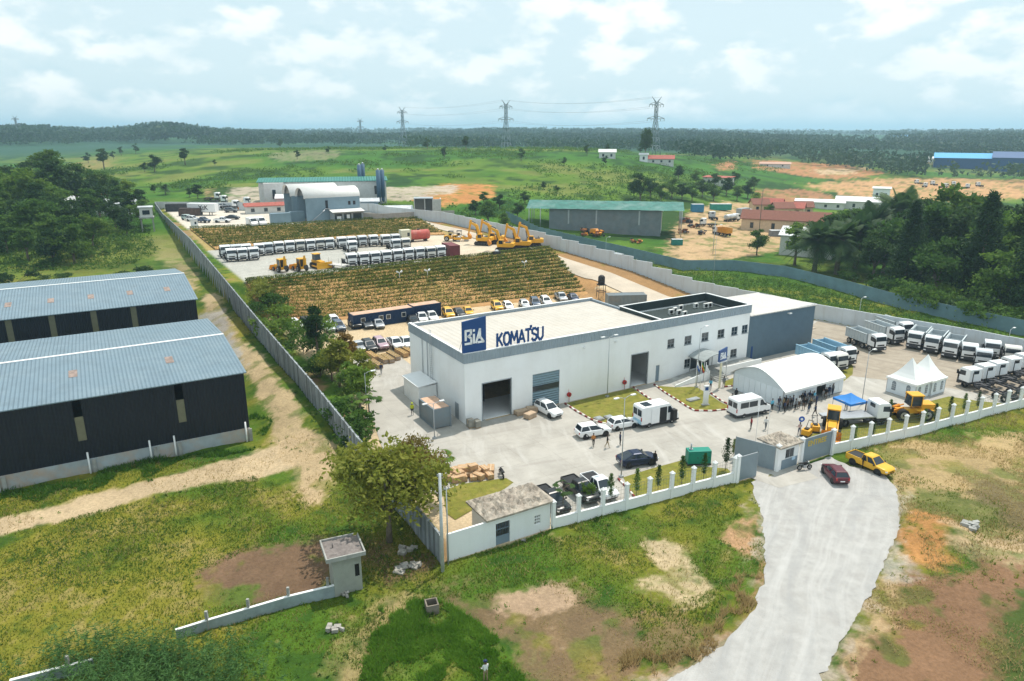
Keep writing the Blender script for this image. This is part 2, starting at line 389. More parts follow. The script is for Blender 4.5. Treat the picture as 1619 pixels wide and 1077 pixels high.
ORD = ['first', 'second', 'third', 'fourth', 'fifth', 'sixth', 'seventh', 'eighth', 'ninth', 'tenth', 'eleventh', 'twelfth', 'thirteenth', 'fourteenth', 'fifteenth',
       'sixteenth', 'seventeenth', 'eighteenth', 'nineteenth', 'twentieth'] + ['twenty-' + t for t in ('first', 'second', 'third', 'fourth', 'fifth', 'sixth', 'seventh', 'eighth', 'ninth')] + ['thirtieth'] + ['thirty-' + t for t in ('first', 'second', 'third', 'fourth', 'fifth', 'sixth', 'seventh', 'eighth', 'ninth')] + ['fortieth'] + ['forty-' + t for t in ('first', 'second', 'third', 'fourth', 'fifth', 'sixth', 'seventh', 'eighth', 'ninth')] + ['fiftieth'] + ['fifty-' + t for t in ('first', 'second', 'third', 'fourth', 'fifth', 'sixth', 'seventh', 'eighth', 'ninth')]
def npmesh(name, V, F, m, attrs=None, smooth=False):
    me = bpy.data.meshes.new(name); k = F.shape[1]
    me.vertices.add(len(V)); me.vertices.foreach_set('co', np.ascontiguousarray(V, np.float32).ravel())
    me.loops.add(F.size); me.loops.foreach_set('vertex_index', np.ascontiguousarray(F, np.int32).ravel())
    me.polygons.add(len(F)); me.polygons.foreach_set('loop_start', np.arange(0, F.size, k, dtype=np.int32))
    if smooth: me.polygons.foreach_set('use_smooth', np.ones(len(F), bool))
    me.materials.append(m); me.update(calc_edges=True)
    return me
def leaves(C, size, aspect=0.55, up=0.0, r=None):          # rhombic leaf faces round the centres C
    r = r or rng; n = len(C); size = np.broadcast_to(np.asarray(size, float), (n,))
    a = r.normal(size=(n, 3)); a[:, 2] *= (1 - up); a /= np.linalg.norm(a, axis=1)[:, None] + 1e-9
    b = r.normal(size=(n, 3)); b -= (b * a).sum(1)[:, None] * a; b /= np.linalg.norm(b, axis=1)[:, None] + 1e-9
    a = a * size[:, None]; b = b * (size * aspect)[:, None]
    V = np.stack([C - a, C + b, C + a, C - b], 1).reshape(-1, 3)
    return V, np.arange(4 * n).reshape(-1, 4)

# ------------------------------------------------------------------ ground sheet
def build_ground():
    na = 900; ang = np.radians(np.linspace(-62, 62, na))
    rad = np.concatenate([np.geomspace(14, 38, 20)[:-1], np.geomspace(38, 400, 640), np.geomspace(400, 30000, 230)[1:]])
    A_, R_ = np.meshgrid(ang, rad); x = (np.sin(A_) * R_).ravel(); y = (np.cos(A_) * R_).ravel()
    z = HZ(x, y); u, v = UV(np.stack([x, y], -1)); d = np.hypot(x, y)
    ins = inpoly(x, y, COMPXY)
    C = lambda *c: np.array(c, float)
    green, dark, olive, yel = C(.080, .155, .016), C(.036, .09, .013), C(.16, .18, .022), C(.30, .25, .038)
    straw, brown, soil, orange, sand, grey = C(.42, .31, .15), C(.215, .135, .085), C(.165, .10, .065), C(.50, .245, .09), C(.56, .46, .32), C(.43, .42, .40)
    lerp = lambda a, b, k: a + (b - a) * np.clip(k, 0, 1)[:, None]
    nL = fbm(x, y, 26, 1, 4); nM = fbm(x, y, 7, 5, 4); nS = fbm(x, y, 1.6, 9, 4); nT = fbm(x, y, .55, 14, 3)
    col = lerp(np.tile(green, (len(x), 1)), olive, sst(nL * .55 + nM * .45, .42, .58))
    col = lerp(col, yel, sst(nL * .45 + nM * .4 + nS * .15, .50, .64) * .55)
    col = lerp(col, dark, sst(1 - nS * .6 - nM * .4, .50, .66) * .8)
    col = lerp(col, straw, sst(nM * .4 + nS * .35 + nT * .25, .58, .70) * .4)
    def area(px, c, amp=1.2, k=1.0, zz=0.0, tex=None, raw=None, soft=True):
        nonlocal col
        pl = raw if raw is not None else [tuple(G(a, b, zz)) for a, b in px]
        ps = np.array(pl); lo = ps.min(0) - 3 - 3 * amp; hi = ps.max(0) + 3 + 3 * amp
        s = np.where((x > lo[0]) & (x < hi[0]) & (y > lo[1]) & (y < hi[1]))[0]
        if not len(s): return
        cov = np.zeros(len(s))
        f1 = (fbm(x[s], y[s], 3.2, 43, 4) - .5) * 2.6 * amp; f2 = (fbm(x[s], y[s], 3.2, 64, 4) - .5) * 2.6 * amp
        for q in range(12):
            t = q * 2.4; rr = amp * 1.7 * math.sqrt((q + .5) / 12); cov += inpoly(x[s] + f1 + rr * math.cos(t), y[s] + f2 + rr * math.sin(t), pl)
        cov = sst(cov / 12 + (nS[s] * .6 + nT[s] * .4 - .5) * 1.1, .22, .78) * k * (1 - (.6 if soft else 0) * sst(fbm(x[s], y[s], 2.8, 55, 4), .53, .66))
        cc = np.array(c)[None, :] * (0.78 + 0.44 * (nS[s] * .5 + nT[s] * .5))[:, None] * (.8 + .4 * fbm(x[s], y[s], 5, 58, 3))[:, None] if tex is None else tex(s)
        col[s] = col[s] + (cc - col[s]) * cov[:, None]
    # --- outside, in front
    area([(300, 915), (390, 872), (470, 855), (528, 850), (535, 935), (440, 952), (380, 968), (330, 962)], soil * 1.15, 1.0, .95)
    area([(330, 935), (395, 918), (400, 960), (310, 985)], green, .8, .8)
    area([(700, 935), (790, 925), (900, 935), (985, 960), (1010, 1000), (1000, 1090), (840, 1090), (780, 1010), (730, 975)], brown, 1.6, .85)
    area([(1000, 985), (1080, 960), (1150, 985), (1090, 1040), (1010, 1060)], brown * 1.05, 1.6, .7)
    area([(765, 960), (790, 930), (850, 922), (905, 930), (912, 955), (850, 970), (790, 975)], C(.47, .33, .22), .8, .9)
    area([(1016, 858), (1045, 853), (1085, 870), (1100, 905), (1062, 915), (1040, 890)], sand * C(1, .95, .85), .7, .95)
    area([(985, 930), (1060, 900), (1110, 905), (1140, 925), (1100, 955), (1060, 960), (1050, 935)], sand * C(.95, .9, .8), .9, .9)
    area([(1138, 848), (1170, 832), (1186, 805), (1200, 860), (1195, 882), (1165, 872)], C(.48, .28, .16), .7, .9)
    area([(1186, 790), (1204, 840), (1213, 900), (1198, 958), (1160, 1008), (1110, 1048), (1045, 1085), (1010, 1085), (1090, 1040), (1150, 990), (1190, 940), (1200, 890)], C(.40, .22, .11), .5, .9)
    area([(1060, 1062), (1150, 1000), (1190, 955), (1175, 960), (1120, 1010), (1030, 1070)], straw * .85, .6, .6)
    area([(600, 945), (640, 930), (700, 955), (690, 1000), (640, 1010), (600, 1060), (560, 1090), (480, 1090), (545, 1010), (590, 985)], straw, 1.3, .75)
    area([(615, 1000), (700, 960), (760, 985), (800, 1030), (820, 1090), (590, 1090)], C(.075, .165, .018), 3.6, .5)
    area([(540, 860), (600, 850), (690, 880), (690, 905), (640, 925), (590, 920)], soil * .9, 1.2, .8)
    area([(1395, 712), (1450, 690), (1520, 700), (1619, 680), (1750, 700), (1750, 860), (1560, 870), (1430, 815)], C(.46, .33, .17), 1.6, .95)
    area([(1420, 790), (1480, 770), (1560, 790), (1600, 830), (1520, 845), (1460, 838)], C(.10, .13, .03), 1.4, .9)
    area([(1530, 760), (1580, 748), (1640, 790), (1650, 850), (1600, 850), (1560, 800)], C(.13, .11, .055), 1.2, .8)
    area([(1418, 812), (1440, 800), (1520, 840), (1512, 880), (1480, 903), (1440, 895), (1406, 868)], orange * C(1.0, 1.0, 1.0), 1.1, .95)
    area([(1500, 835), (1580, 850), (1640, 830), (1660, 900), (1560, 890), (1510, 885)], sand * C(.95, .85, .75), 1.2, .8)
    area([(1400, 925), (1480, 905), (1560, 880), (1700, 900), (1760, 1090), (1300, 1120), (1345, 1010)], brown * C(1.2, 1.08, 1.0), 1.4, .97)
    area([(1375, 955), (1420, 890), (1440, 920), (1410, 980), (1330, 1085), (1290, 1100)], C(.50, .36, .20), .9, .85)
    area([(1405, 870), (1440, 895), (1450, 925), (1420, 930), (1395, 900)], C(.38, .36, .32), 1.0, .7)
    area([(1555, 1060), (1590, 960), (1640, 900), (1760, 900), (1760, 1120), (1560, 1120)], dark * 1.1, 1.2, .85)
    area([(1600, 690), (1640, 660), (1760, 660), (1760, 720)], green, 2, .6)
    area(None, C(.42, .36, .28), 1.5, .9, raw=ROADXY, soft=False)
    # --- dirt tracks on the left
    tr = C(.54, .41, .26)
    area([(-200, 865), (0, 818), (120, 789), (250, 757), (330, 738), (400, 716), (455, 700), (470, 740), (400, 752), (300, 772), (180, 802), (60, 830), (-200, 900)], tr, .5, .97, soft=False)
    area([(440, 718), (452, 700), (500, 690), (535, 720), (530, 775), (500, 812), (470, 775)], tr * C(1, .97, .92), 1.0, .95)
    area([(440, 718), (425, 650), (398, 600), (370, 560), (330, 520), (325, 475), (345, 480), (380, 540), (420, 575), (455, 620), (490, 680), (500, 705)], tr * C(.95, .93, .88), .9, .9, 1.3)
    area([(300, 520), (315, 502), (352, 500), (372, 540), (390, 590), (350, 560)], C(.36, .35, .33), .8, .8, 1.0)
    area([(232, 395), (262, 385), (300, 420), (320, 455), (300, 470), (280, 440)], C(.50, .36, .22), 2.0, .8, 3.0)
    area([(60, 395), (190, 380), (260, 400), (200, 440), (60, 445)], C(.22, .21, .05), 4.0, .8, 4.0)
    # --- country: hedges, terraces and fields
    far = sst(d, 150, 260) * (~ins)
    fN = fbm(x, y, 95, 200, 4); fM = fbm(x, y, 24, 210, 4)
    fcol = lerp(np.tile(C(.055, .155, .018), (len(x), 1)), C(.11, .195, .022), sst(fN, .44, .60))
    fcol = lerp(fcol, C(.018, .055, .013), sst(1 - fM * .6 - fbm(x, y, 9, 222, 3) * .4, .50, .62) * .8)
    fcol = lerp(fcol, C(.26, .22, .08), sst(fM * .5 + fN * .5, .56, .66) * .4)
    fine = fbm(x, y, 6, 230, 3); fcol *= (0.75 + 0.5 * fine)[:, None]
    vf = sst(d, 700, 1000); fcol = lerp(fcol, C(.028, .085, .055), vf * sst(fN, .38, .52)); fcol = lerp(fcol, C(.045, .115, .075), vf * .5)  # fields turn blue-green with distance, haze put into the colour
    col = lerp(col, fcol, far)
    ps = lambda q, zz: [tuple(G(a, b, zz)) for a, b in q]
    TT = lambda q: [tuple(T(a, b)[:2]) for a, b in q]
    area(None, C(.30, .27, .16), 6, .6, raw=TT([(420, 246), (470, 238), (540, 238), (530, 252), (450, 256)]))
    area(None, C(.28, .22, .08), 8, .8, raw=TT([(110, 258), (180, 249), (185, 264), (120, 270)]))
    area(None, C(.56, .25, .085), 2.0, .95, raw=TT([(655, 318), (700, 290), (780, 292), (785, 312), (740, 322), (690, 330)]))
    area(None, C(.50, .32, .17), 2.0, .9, raw=TT([(325, 300), (332, 292), (342, 315), (330, 315)]))
    area(None, C(.50, .42, .33), 2.0, .9, raw=TT([(350, 322), (370, 296), (640, 296), (725, 292), (720, 305), (640, 318)]))
    area(None, C(.55, .37, .21), 2.5, .95, raw=TT([(1052, 398), (1062, 372), (1090, 335), (1140, 318), (1240, 325), (1252, 390), (1190, 405), (1110, 416), (1070, 412)]))
    area(None, C(.42, .21, .11), 5, .9, raw=TT([(1200, 300), (1290, 300), (1330, 316), (1250, 330), (1205, 325)]))
    area(None, C(.50, .23, .11), 8, .9, raw=TT([(1190, 252), (1340, 260), (1400, 274), (1330, 285), (1200, 268)]))
    area(None, C(.60, .34, .17), 8, .92, raw=TT([(1270, 292), (1350, 286), (1420, 282), (1619, 284), (1800, 286), (1800, 318), (1619, 312), (1500, 318), (1380, 316)]))
    area(None, C(.60, .44, .27), 4, .9, raw=TT([(1290, 268), (1370, 264), (1345, 276), (1290, 276)]))
    area(None, C(.50, .22, .12), 4, .9, raw=TT([(1130, 262), (1160, 250), (1165, 268), (1140, 272)]))
    area(None, C(.45, .20, .13), 12, .9, raw=TT([(1425, 258), (1520, 248), (1515, 254), (1430, 262)]))
    area(None, C(.14, .20, .03), 3, .8, raw=TT([(1230, 405), (1260, 385), (1290, 390), (1300, 420), (1420, 440), (1380, 455), (1280, 440)]))
    # --- inside the wall
    inn = np.zeros_like(col)
    a = np.interp(u, *VF); b = np.interp(u, *VT); c2 = np.interp(u, *VF2); d2 = np.interp(u, *VT2)
    inn[:] = C(.58, .45, .29)
    inn = lerp(inn, C(.50, .28, .12), ((v >= a) & (v < b)) * 1.0)
    p2 = ((v >= b - .4) & (v < c2)) * 1.0
    inn = lerp(inn, lerp(np.tile(C(.44, .43, .39), (len(x), 1)), C(.60, .51, .39), sst(u, 15, 45)), p2)
    inn = lerp(inn, C(.40, .30, .12), ((v >= c2) & (v < d2)) * 1.0)
    inn = lerp(inn, C(.62, .56, .48), (v >= d2) * 1.0)
    strip = sst(u, np.interp(v, [-30, 0, 12, 20, 40, 60, 75, 160], [-13.5, -13.5, -9.5, -8, -10, -9, -12, -13]), np.interp(v, [-30, 0, 12, 20, 40, 60, 75, 160], [-14.5, -14.5, -11, -10, -12, -10.5, -13, -14]))
    inn = lerp(inn, lerp(col, C(.30, .20, .10), sst(nM, .5, .62)), strip)
    rr = np.interp(v, [-30, 13, 40, 56, 88, 133, 165], [86, 80, 70.5, 66, 61, 56, 52])
    verge = sst(u, rr - .4, rr + .4) * (v > 15)
    inn = lerp(inn, lerp(np.tile(C(.34, .20, .09), (len(x), 1)), olive, sst(nM, .52, .66) * .6), verge)
    rl = np.interp(v, [20, 40, 56, 79, 88], [58, 60.5, 57, 61, 60])
    inn = lerp(inn, C(.40, .24, .11), ((u > rl - 5) & (u < rl + .5) & (v > 25) & (v < 86)) * 1.0)
    inn = lerp(inn, olive * .9, ((u > 69.5) & (v > -4) & (v < 24)) * sst(nS, .42, .55) * .7)
    inn *= (0.80 + 0.28 * nS + 0.14 * nT)[:, None]
    col = np.where(ins[:, None], inn, col)
    col = np.clip(col * np.where(ins, .92, .84)[:, None], .005, .9)
    i = np.arange(len(rad) - 1)[:, None] * na + np.arange(na - 1)[None, :]
    F = np.stack([i, i + na, i + na + 1, i + 1], -1).reshape(-1, 4)
    m = bpy.data.materials.new('ground'); m.use_nodes = True; t = m.node_tree; bs = t.nodes['Principled BSDF']
    bs.inputs['Roughness'].default_value = 0.95; bs.inputs['Specular IOR Level'].default_value = 0.1
    at = N(t, 'ShaderNodeAttribute', attribute_name='soil'); geo = N(t, 'ShaderNodeNewGeometry')
    no = N(t, 'ShaderNodeTexNoise', Scale=3.2, Detail=6.0, Roughness=0.72); t.links.new(geo.outputs['Position'], no.inputs['Vector'])
    mr = N(t, 'ShaderNodeMapRange'); t.links.new(no.outputs['Fac'], mr.inputs['Value'])
    mr.inputs['From Min'].default_value = .3; mr.inputs['From Max'].default_value = .7; mr.inputs['To Min'].default_value = .76; mr.inputs['To Max'].default_value = 1.24
    vm = N(t, 'ShaderNodeVectorMath', operation='SCALE'); t.links.new(at.outputs['Color'], vm.inputs[0]); t.links.new(mr.outputs[0], vm.inputs['Scale'])
    t.links.new(vm.outputs[0], bs.inputs['Base Color'])
    bp = N(t, 'ShaderNodeBump', Strength=.6, Distance=.25); t.links.new(no.outputs['Fac'], bp.inputs['Height']); t.links.new(bp.outputs[0], bs.inputs['Normal'])
    me = npmesh('ground', np.stack([x, y, z], -1), F, m, smooth=True)
    ca = me.color_attributes.new('soil', 'FLOAT_COLOR', 'POINT'); ca.data.foreach_set('color', np.concatenate([col, np.ones((len(x), 1))], 1).astype(np.float32).ravel())
    g = part('ground', me); tag(g, kind='structure')
build_ground()

# ------------------------------------------------------------------ paved sheets lying on the ground
def sheet(name, poly, m, dz=0.05, step=2.0, kind='structure', label=None):
    bm = bmesh.new(); vs = [bm.verts.new((p[0], p[1], 0)) for p in poly]; bm.faces.new(vs)
    ps = np.array([UV(np.array(p[:2])) for p in poly])
    for ax, (lo, hi), nv in ((0, (ps[:, 0].min(), ps[:, 0].max()), UD), (1, (ps[:, 1].min(), ps[:, 1].max()), VD)):
        for s in np.arange(math.floor(lo / step) * step, hi, step):
            p = ORI + (UD * s if ax == 0 else VD * s)
            bmesh.ops.bisect_plane(bm, geom=bm.verts[:] + bm.edges[:] + bm.faces[:], plane_co=(p[0], p[1], 0), plane_no=(nv[0], nv[1], 0))
    co = np.array([v.co[:] for v in bm.verts]); u, v = UV(co[:, :2])
    zz = np.where(inpoly(co[:, 0], co[:, 1], COMPXY), h_in(u, v), 0 if name != 'track' else HZ(co[:, 0], co[:, 1]))
    for vert, q in zip(bm.verts, zz): vert.co.z = q + dz
    me = bpy.data.meshes.new(name); bmesh.ops.recalc_face_normals(bm, faces=bm.faces); bm.to_mesh(me); bm.free()
    if me.polygons[0].normal.z < 0: me.flip_normals()
    me.materials.append(m); return tag(part(name, me), kind=kind, label=label)
def paving(name, col, dirt, amt, joint=4.0, rough=.85, ax=True):
    m = mat(name, col, rough, var=.10, scale=.35, dirt=dirt, dirt_amt=amt, bump=.15, bscale=9); t = m.node_tree; b = t.nodes['Principled BSDF']
    if joint:
        src = b.inputs['Base Color'].links[0].from_socket
        geo = N(t, 'ShaderNodeNewGeometry'); mp = N(t, 'ShaderNodeMapping'); t.links.new(geo.outputs['Position'], mp.inputs['Vector'])
        mp.inputs['Rotation'].default_value = (0, 0, -ROT)
        br = N(t, 'ShaderNodeTexBrick', offset=0.0); t.links.new(mp.outputs[0], br.inputs['Vector'])
        br.inputs['Scale'].default_value = 1.0; br.inputs['Mortar Size'].default_value = .018; br.inputs['Brick Width'].default_value = joint; br.inputs['Row Height'].default_value = joint
        br.inputs['Color1'].default_value = (1, 1, 1, 1); br.inputs['Color2'].default_value = (.95, .95, .95, 1); br.inputs['Mortar'].default_value = (.72, .70, .68, 1)
        mx = N(t, 'ShaderNodeMix', data_type='RGBA', blend_type='MULTIPLY'); mx.inputs['Factor'].default_value = 1
        t.links.new(src, mx.inputs['A']); t.links.new(br.outputs['Color'], mx.inputs['B']); t.links.new(mx.outputs['Result'], b.inputs['Base Color'])
    return m
M_YARD = paving('yard_concrete', (.415, .39, .35), (.27, .25, .22), .7)
M_ROADC = paving('road_concrete', (.52, .44, .35), (.40, .33, .25), .5, 5)
M_GRAVEL = mat('pale_gravel', (.385, .375, .36), .95, var=.14, scale=.9, dirt=(.30, .28, .26), dirt_amt=.5, bump=.5, bscale=14)
M_BROWNYARD = mat('truck_park_hardcore', (.33, .28, .22), .95, var=.15, scale=.6, dirt=(.42, .37, .30), dirt_amt=.6, bump=.3)
def tracks_on(m, ang, amt, col, lo=.52, hi=.66, sc=(2.2, .06)):
    t = m.node_tree; b = t.nodes['Principled BSDF']; src = b.inputs['Base Color'].links[0].from_socket
    geo = N(t, 'ShaderNodeNewGeometry'); nz = N(t, 'ShaderNodeTexNoise', Scale=.06, Detail=2.0); t.links.new(geo.outputs['Position'], nz.inputs['Vector'])
    sc_ = N(t, 'ShaderNodeVectorMath', operation='SCALE'); t.links.new(nz.outputs['Color'], sc_.inputs[0]); sc_.inputs['Scale'].default_value = 3.5
    ad = N(t, 'ShaderNodeVectorMath', operation='ADD'); t.links.new(geo.outputs['Position'], ad.inputs[0]); t.links.new(sc_.outputs[0], ad.inputs[1])
    r_ = N(t, 'ShaderNodeMapping'); t.links.new(ad.outputs[0], r_.inputs['Vector']); r_.inputs['Rotation'].default_value = (0, 0, -ang)
    s_ = N(t, 'ShaderNodeMapping'); t.links.new(r_.outputs[0], s_.inputs['Vector']); s_.inputs['Scale'].default_value = (sc[1], sc[0], 1)
    no = N(t, 'ShaderNodeTexNoise', Scale=1.0, Detail=4.0, Roughness=.6); t.links.new(s_.outputs[0], no.inputs['Vector'])
    mr = N(t, 'ShaderNodeMapRange'); t.links.new(no.outputs['Fac'], mr.inputs['Value']); mr.inputs['From Min'].default_value = lo; mr.inputs['From Max'].default_value = hi; mr.inputs['To Max'].default_value = amt
    mx = N(t, 'ShaderNodeMix', data_type='RGBA'); t.links.new(mr.outputs[0], mx.inputs['Factor']); t.links.new(src, mx.inputs['A']); mx.inputs['B'].default_value = (*col, 1); t.links.new(mx.outputs['Result'], b.inputs['Base Color'])
_rd = G(1230, 1000) - G(1300, 780)
tracks_on(M_GRAVEL, math.atan2(_rd[1], _rd[0]), .5, (.50, .49, .475), .48, .66, (1.3, .05)); tracks_on(M_GRAVEL, math.atan2(_rd[1], _rd[0]) + .1, .55, (.30, .30, .30), .48, .66, (.55, .035))
tracks_on(M_YARD, ROT - .1, .5, (.30, .275, .245), .52, .7, (.9, .07)); tracks_on(M_YARD, ROT + 1.2, .45, (.52, .50, .47), .54, .7, (.7, .08)); tracks_on(M_BROWNYARD, ROT - 1.4, .6, (.24, .20, .16), .5, .66, (.9, .09))
M_LAWN = mat('mown_lawn', (.17, .17, .025), .95, var=.28, scale=1.4, dirt=(.34, .26, .07), dirt_amt=.6, bump=.5, bscale=12)
def ring(p, amp=.45, step=1.1):                           # a traced edge made ragged
    o = []
    for i in range(len(p)):
        a = np.array(p[i]); b = np.array(p[(i + 1) % len(p)]); n = max(1, int(np.hypot(*(b - a)) / step))
        for k in range(n):
            q = a + (b - a) * k / n
            o.append((q[0] + random.uniform(-amp, amp), q[1] + random.uniform(-amp, amp)))
    return o
YARD = [XY(*q) for q in [(-12.8, -13), (-12.5, -3), (-8.6, 14), (-6.5, 28), (-6, 33), (3, 31), (3, 0.5), (50, .5), (58, 10), (76, 10), (86, 12.5), (91, -14), (94, -37), (70, -33), (47, -31), (33.4, -29), (20, -28.4), (-2, -26), (-3.5, -22), (-6, -17.5)]]
sheet('yard', YARD, M_YARD, .05)
sheet('truck_park', [XY(*q) for q in [(66, 4), (85, 11.5), (91, -14), (94, -36), (72, -33), (68.5, -24), (60, -12)]], M_BROWNYARD, .058)
sheet('road', ring(ROADXY, .22, .7), M_GRAVEL, .035, 2.5)
sheet('gate_apron', [XY(*q) for q in [(20.3, -28.4), (27.6, -28.8), (26.8, -32.5), (21.2, -31.8)]], M_YARD, .047)
def pth(us, vs): return [XY(a, b) for a, b in zip(us, vs)]
vv = [8, 20, 40, 50, 56, 64, 79, 88, 110, 133, 150, 158]
le = np.interp(vv, [8, 20, 40, 56, 79, 88, 133, 158], [72, 66, 63, 60, 60.5, 58, 53, 50]); ri = np.interp(vv, [8, 20, 40, 56, 79, 88, 133, 158], [80, 76, 71, 67.5, 63.5, 61.5, 56.5, 53])
sheet('service_road', pth(list(le) + list(ri)[::-1], vv + vv[::-1]), M_ROADC, .16, 1.0)
def gpoly(q, z=0): return [G(a, b, z) for a, b in q]
LAWNS = [gpoly([(896, 637), (950, 624), (1000, 613), (1016, 625), (1033, 635), (1011, 667), (961, 670), (940, 664)], .1),
         gpoly([(1036, 609.5), (1068, 612), (1100, 611), (1122, 624), (1142, 637), (1153, 641), (1152, 646), (1126, 649), (1098, 648.5), (1075, 634)], .1),
         gpoly([(1143, 604), (1162, 596), (1166, 609), (1147, 611)], .1),
         gpoly([(985, 755), (1030, 741), (1078, 728), (1100, 737), (1150, 741), (1160, 752), (1100, 766), (1003, 786)], .05),
         gpoly([(700, 776), (732, 765), (800, 756), (812, 763), (775, 790), (720, 822), (706, 812)], .05),
         gpoly([(1247, 703), (1270, 690), (1335, 672), (1400, 662), (1440, 642), (1500, 627), (1546, 634), (1600, 640), (1590, 650), (1314, 714)], .05),
         gpoly([(1318, 588), (1325, 578), (1342, 569), (1349, 580), (1348, 592), (1330, 606), (1318, 600)], .05)]
for q in LAWNS: sheet('lawn', q, M_LAWN, .066)

# ------------------------------------------------------------------ striped kerbs
M_KR = mat('kerb_dark_red', (.22, .035, .03), .7, var=.2); M_KW = mat('kerb_white', (.74, .70, .64), .7, var=.08)
def kerb(px, z=0.06, closed=False):
    b = MB(); pts = [G(a, c, .1) for a, c in px]; k = 0
    for p, q in zip(pts[:-1], pts[1:]):
        d = q - p; n = max(1, int(round(np.hypot(*d) / .62))); a = math.atan2(d[1], d[0])
        for i in range(n):
            m = p + d * (i + .5) / n
            b.box((m[0], m[1], H1(m[0], m[1]) + .13), (np.hypot(*d) / n - .015, .17, .22), k % 2, a); k += 1
    return tag(b.build('kerb', [M_KR, M_KW]), kind='structure')
kerb([(893, 638), (912, 651), (938, 665), (960, 671), (985, 670), (1011, 668.5)]); kerb([(1001, 612), (1017, 624), (1034, 635.5)])
kerb([(1034, 608), (1050, 620), (1074, 635), (1086, 643), (1098, 649.5), (1126, 650), (1153, 647), (1155, 641)]); kerb([(1124, 622), (1140, 634), (1155, 641)])
kerb([(1145, 612), (1166, 609.5)]); kerb([(977, 757), (990, 770), (1004, 787)]); kerb([(1158, 706), (1170, 713), (1184, 722)])

# ------------------------------------------------------------------ planted terraces between the levels
M_SOIL = mat('terrace_soil', (.47, .26, .11), .95, var=.2, scale=.4, dirt=(.24, .20, .05), dirt_amt=.75, bump=.5)
M_ROWLEAF = leafmat('terrace_leaf', (.085, .165, .022), (.23, .25, .05), .22, .5, .1)
def terraces(u0, u1, lo, hi, n, uL, uR, gfun):
    us = np.linspace(u0, u1, 70); V = []; F = []
    ts = np.linspace(0, 1, n + 1); prof = []
    for k in range(n): prof += [(ts[k], ts[k]), (ts[k] + .28 / n, ts[k + 1] - .1 / n)]
    prof.append((1, 1)); 
    for s, (tt, hh) in enumerate(prof):
        for uu in us:
            a, b = np.interp(uu, *lo[0]), np.interp(uu, *hi[0]); L_, R_ = np.interp(tt, [0, 1], uL), np.interp(tt, [0, 1], uR)
            uq = L_ + (uu - u0) / (u1 - u0) * (R_ - L_); vq = np.interp(uq, *lo[0]) + (np.interp(uq, *hi[0]) - np.interp(uq, *lo[0])) * tt
            p = XY(uq, vq); V.append((p[0], p[1], lo[1] + (hi[1] - lo[1]) * hh + .22))
    m = len(us)
    for s in range(len(prof) - 1):
        for i in range(m - 1): F.append((s * m + i, s * m + i + 1, (s + 1) * m + i + 1, (s + 1) * m + i))
    o = part('terraced_bank', npmesh('terraced_bank', np.array(V), np.array(F), M_SOIL)); tag(o, kind='structure')
    C = []
    for k in range(1, n + 1):
        L_, R_ = np.interp(ts[k], [0, 1], uL), np.interp(ts[k], [0, 1], uR)
        q = int((R_ - L_) * 150); uu = rng.uniform(L_, R_, q); tt = np.full(q, ts[k] - .02 / n)
        keep = rng.random(q) < gfun(uu, tt); uu = uu[keep]; tt = tt[keep]
        vq = np.interp(uu, *lo[0]) + (np.interp(uu, *hi[0]) - np.interp(uu, *lo[0])) * tt + rng.normal(0, .09, len(uu))
        P = ORI + uu[:, None] * UD + vq[:, None] * VD
        C.append(np.column_stack([P, lo[1] + (hi[1] - lo[1]) * (tt + .5 / n * 0) + .25 + rng.random(len(uu)) ** 1.3 * .7]))
        g = gfun(uu, tt)                                  # ground cover spilling between the rows
        q = int((R_ - L_) * 60); u2 = rng.uniform(L_, R_, q); t2 = ts[k] - rng.random(q) / n
        keep = rng.random(q) < (gfun(u2, t2) - .45) * 1.5; u2 = u2[keep]; t2 = t2[keep]
        v2 = np.interp(u2, *lo[0]) + (np.interp(u2, *hi[0]) - np.interp(u2, *lo[0])) * t2; P = ORI + u2[:, None] * UD + v2[:, None] * VD
        C.append(np.column_stack([P, lo[1] + (hi[1] - lo[1]) * t2 + .3 + rng.random(len(u2)) * .25]))
    C = np.concatenate(C); Vv, Ff = leaves(C, rng.uniform(.09, .20, len(C)), .55)
    tag(part('terrace_planting', npmesh('terrace_planting', Vv, Ff, M_ROWLEAF)), kind='stuff')
def g1(u, t): return (.62 + .38 * sst(fbm(u, t * 40, 2.2, 17, 3), .36, .52)) * np.clip(.40 + .52 * sst(t + .012 * (u - 20) + (fbm(u, t * 20, 6, 3, 3) - .5) * .9, .40, .75), 0, 1)
def g2(u, t): return (.65 + .35 * sst(fbm(u, t * 40, 2.2, 19, 3), .36, .52)) * np.clip(.75 + .5 * (fbm(u, t * 20, 7, 8, 3) - .4), 0, 1)
terraces(-11, 58, (VF, .8), (VT, 7), 14, (-10, -12.5), (57, 65), g1)
terraces(-12, 54, (VF2, 7), (VT2, 9), 8, (-11, -13), (52.5, 56), g2)

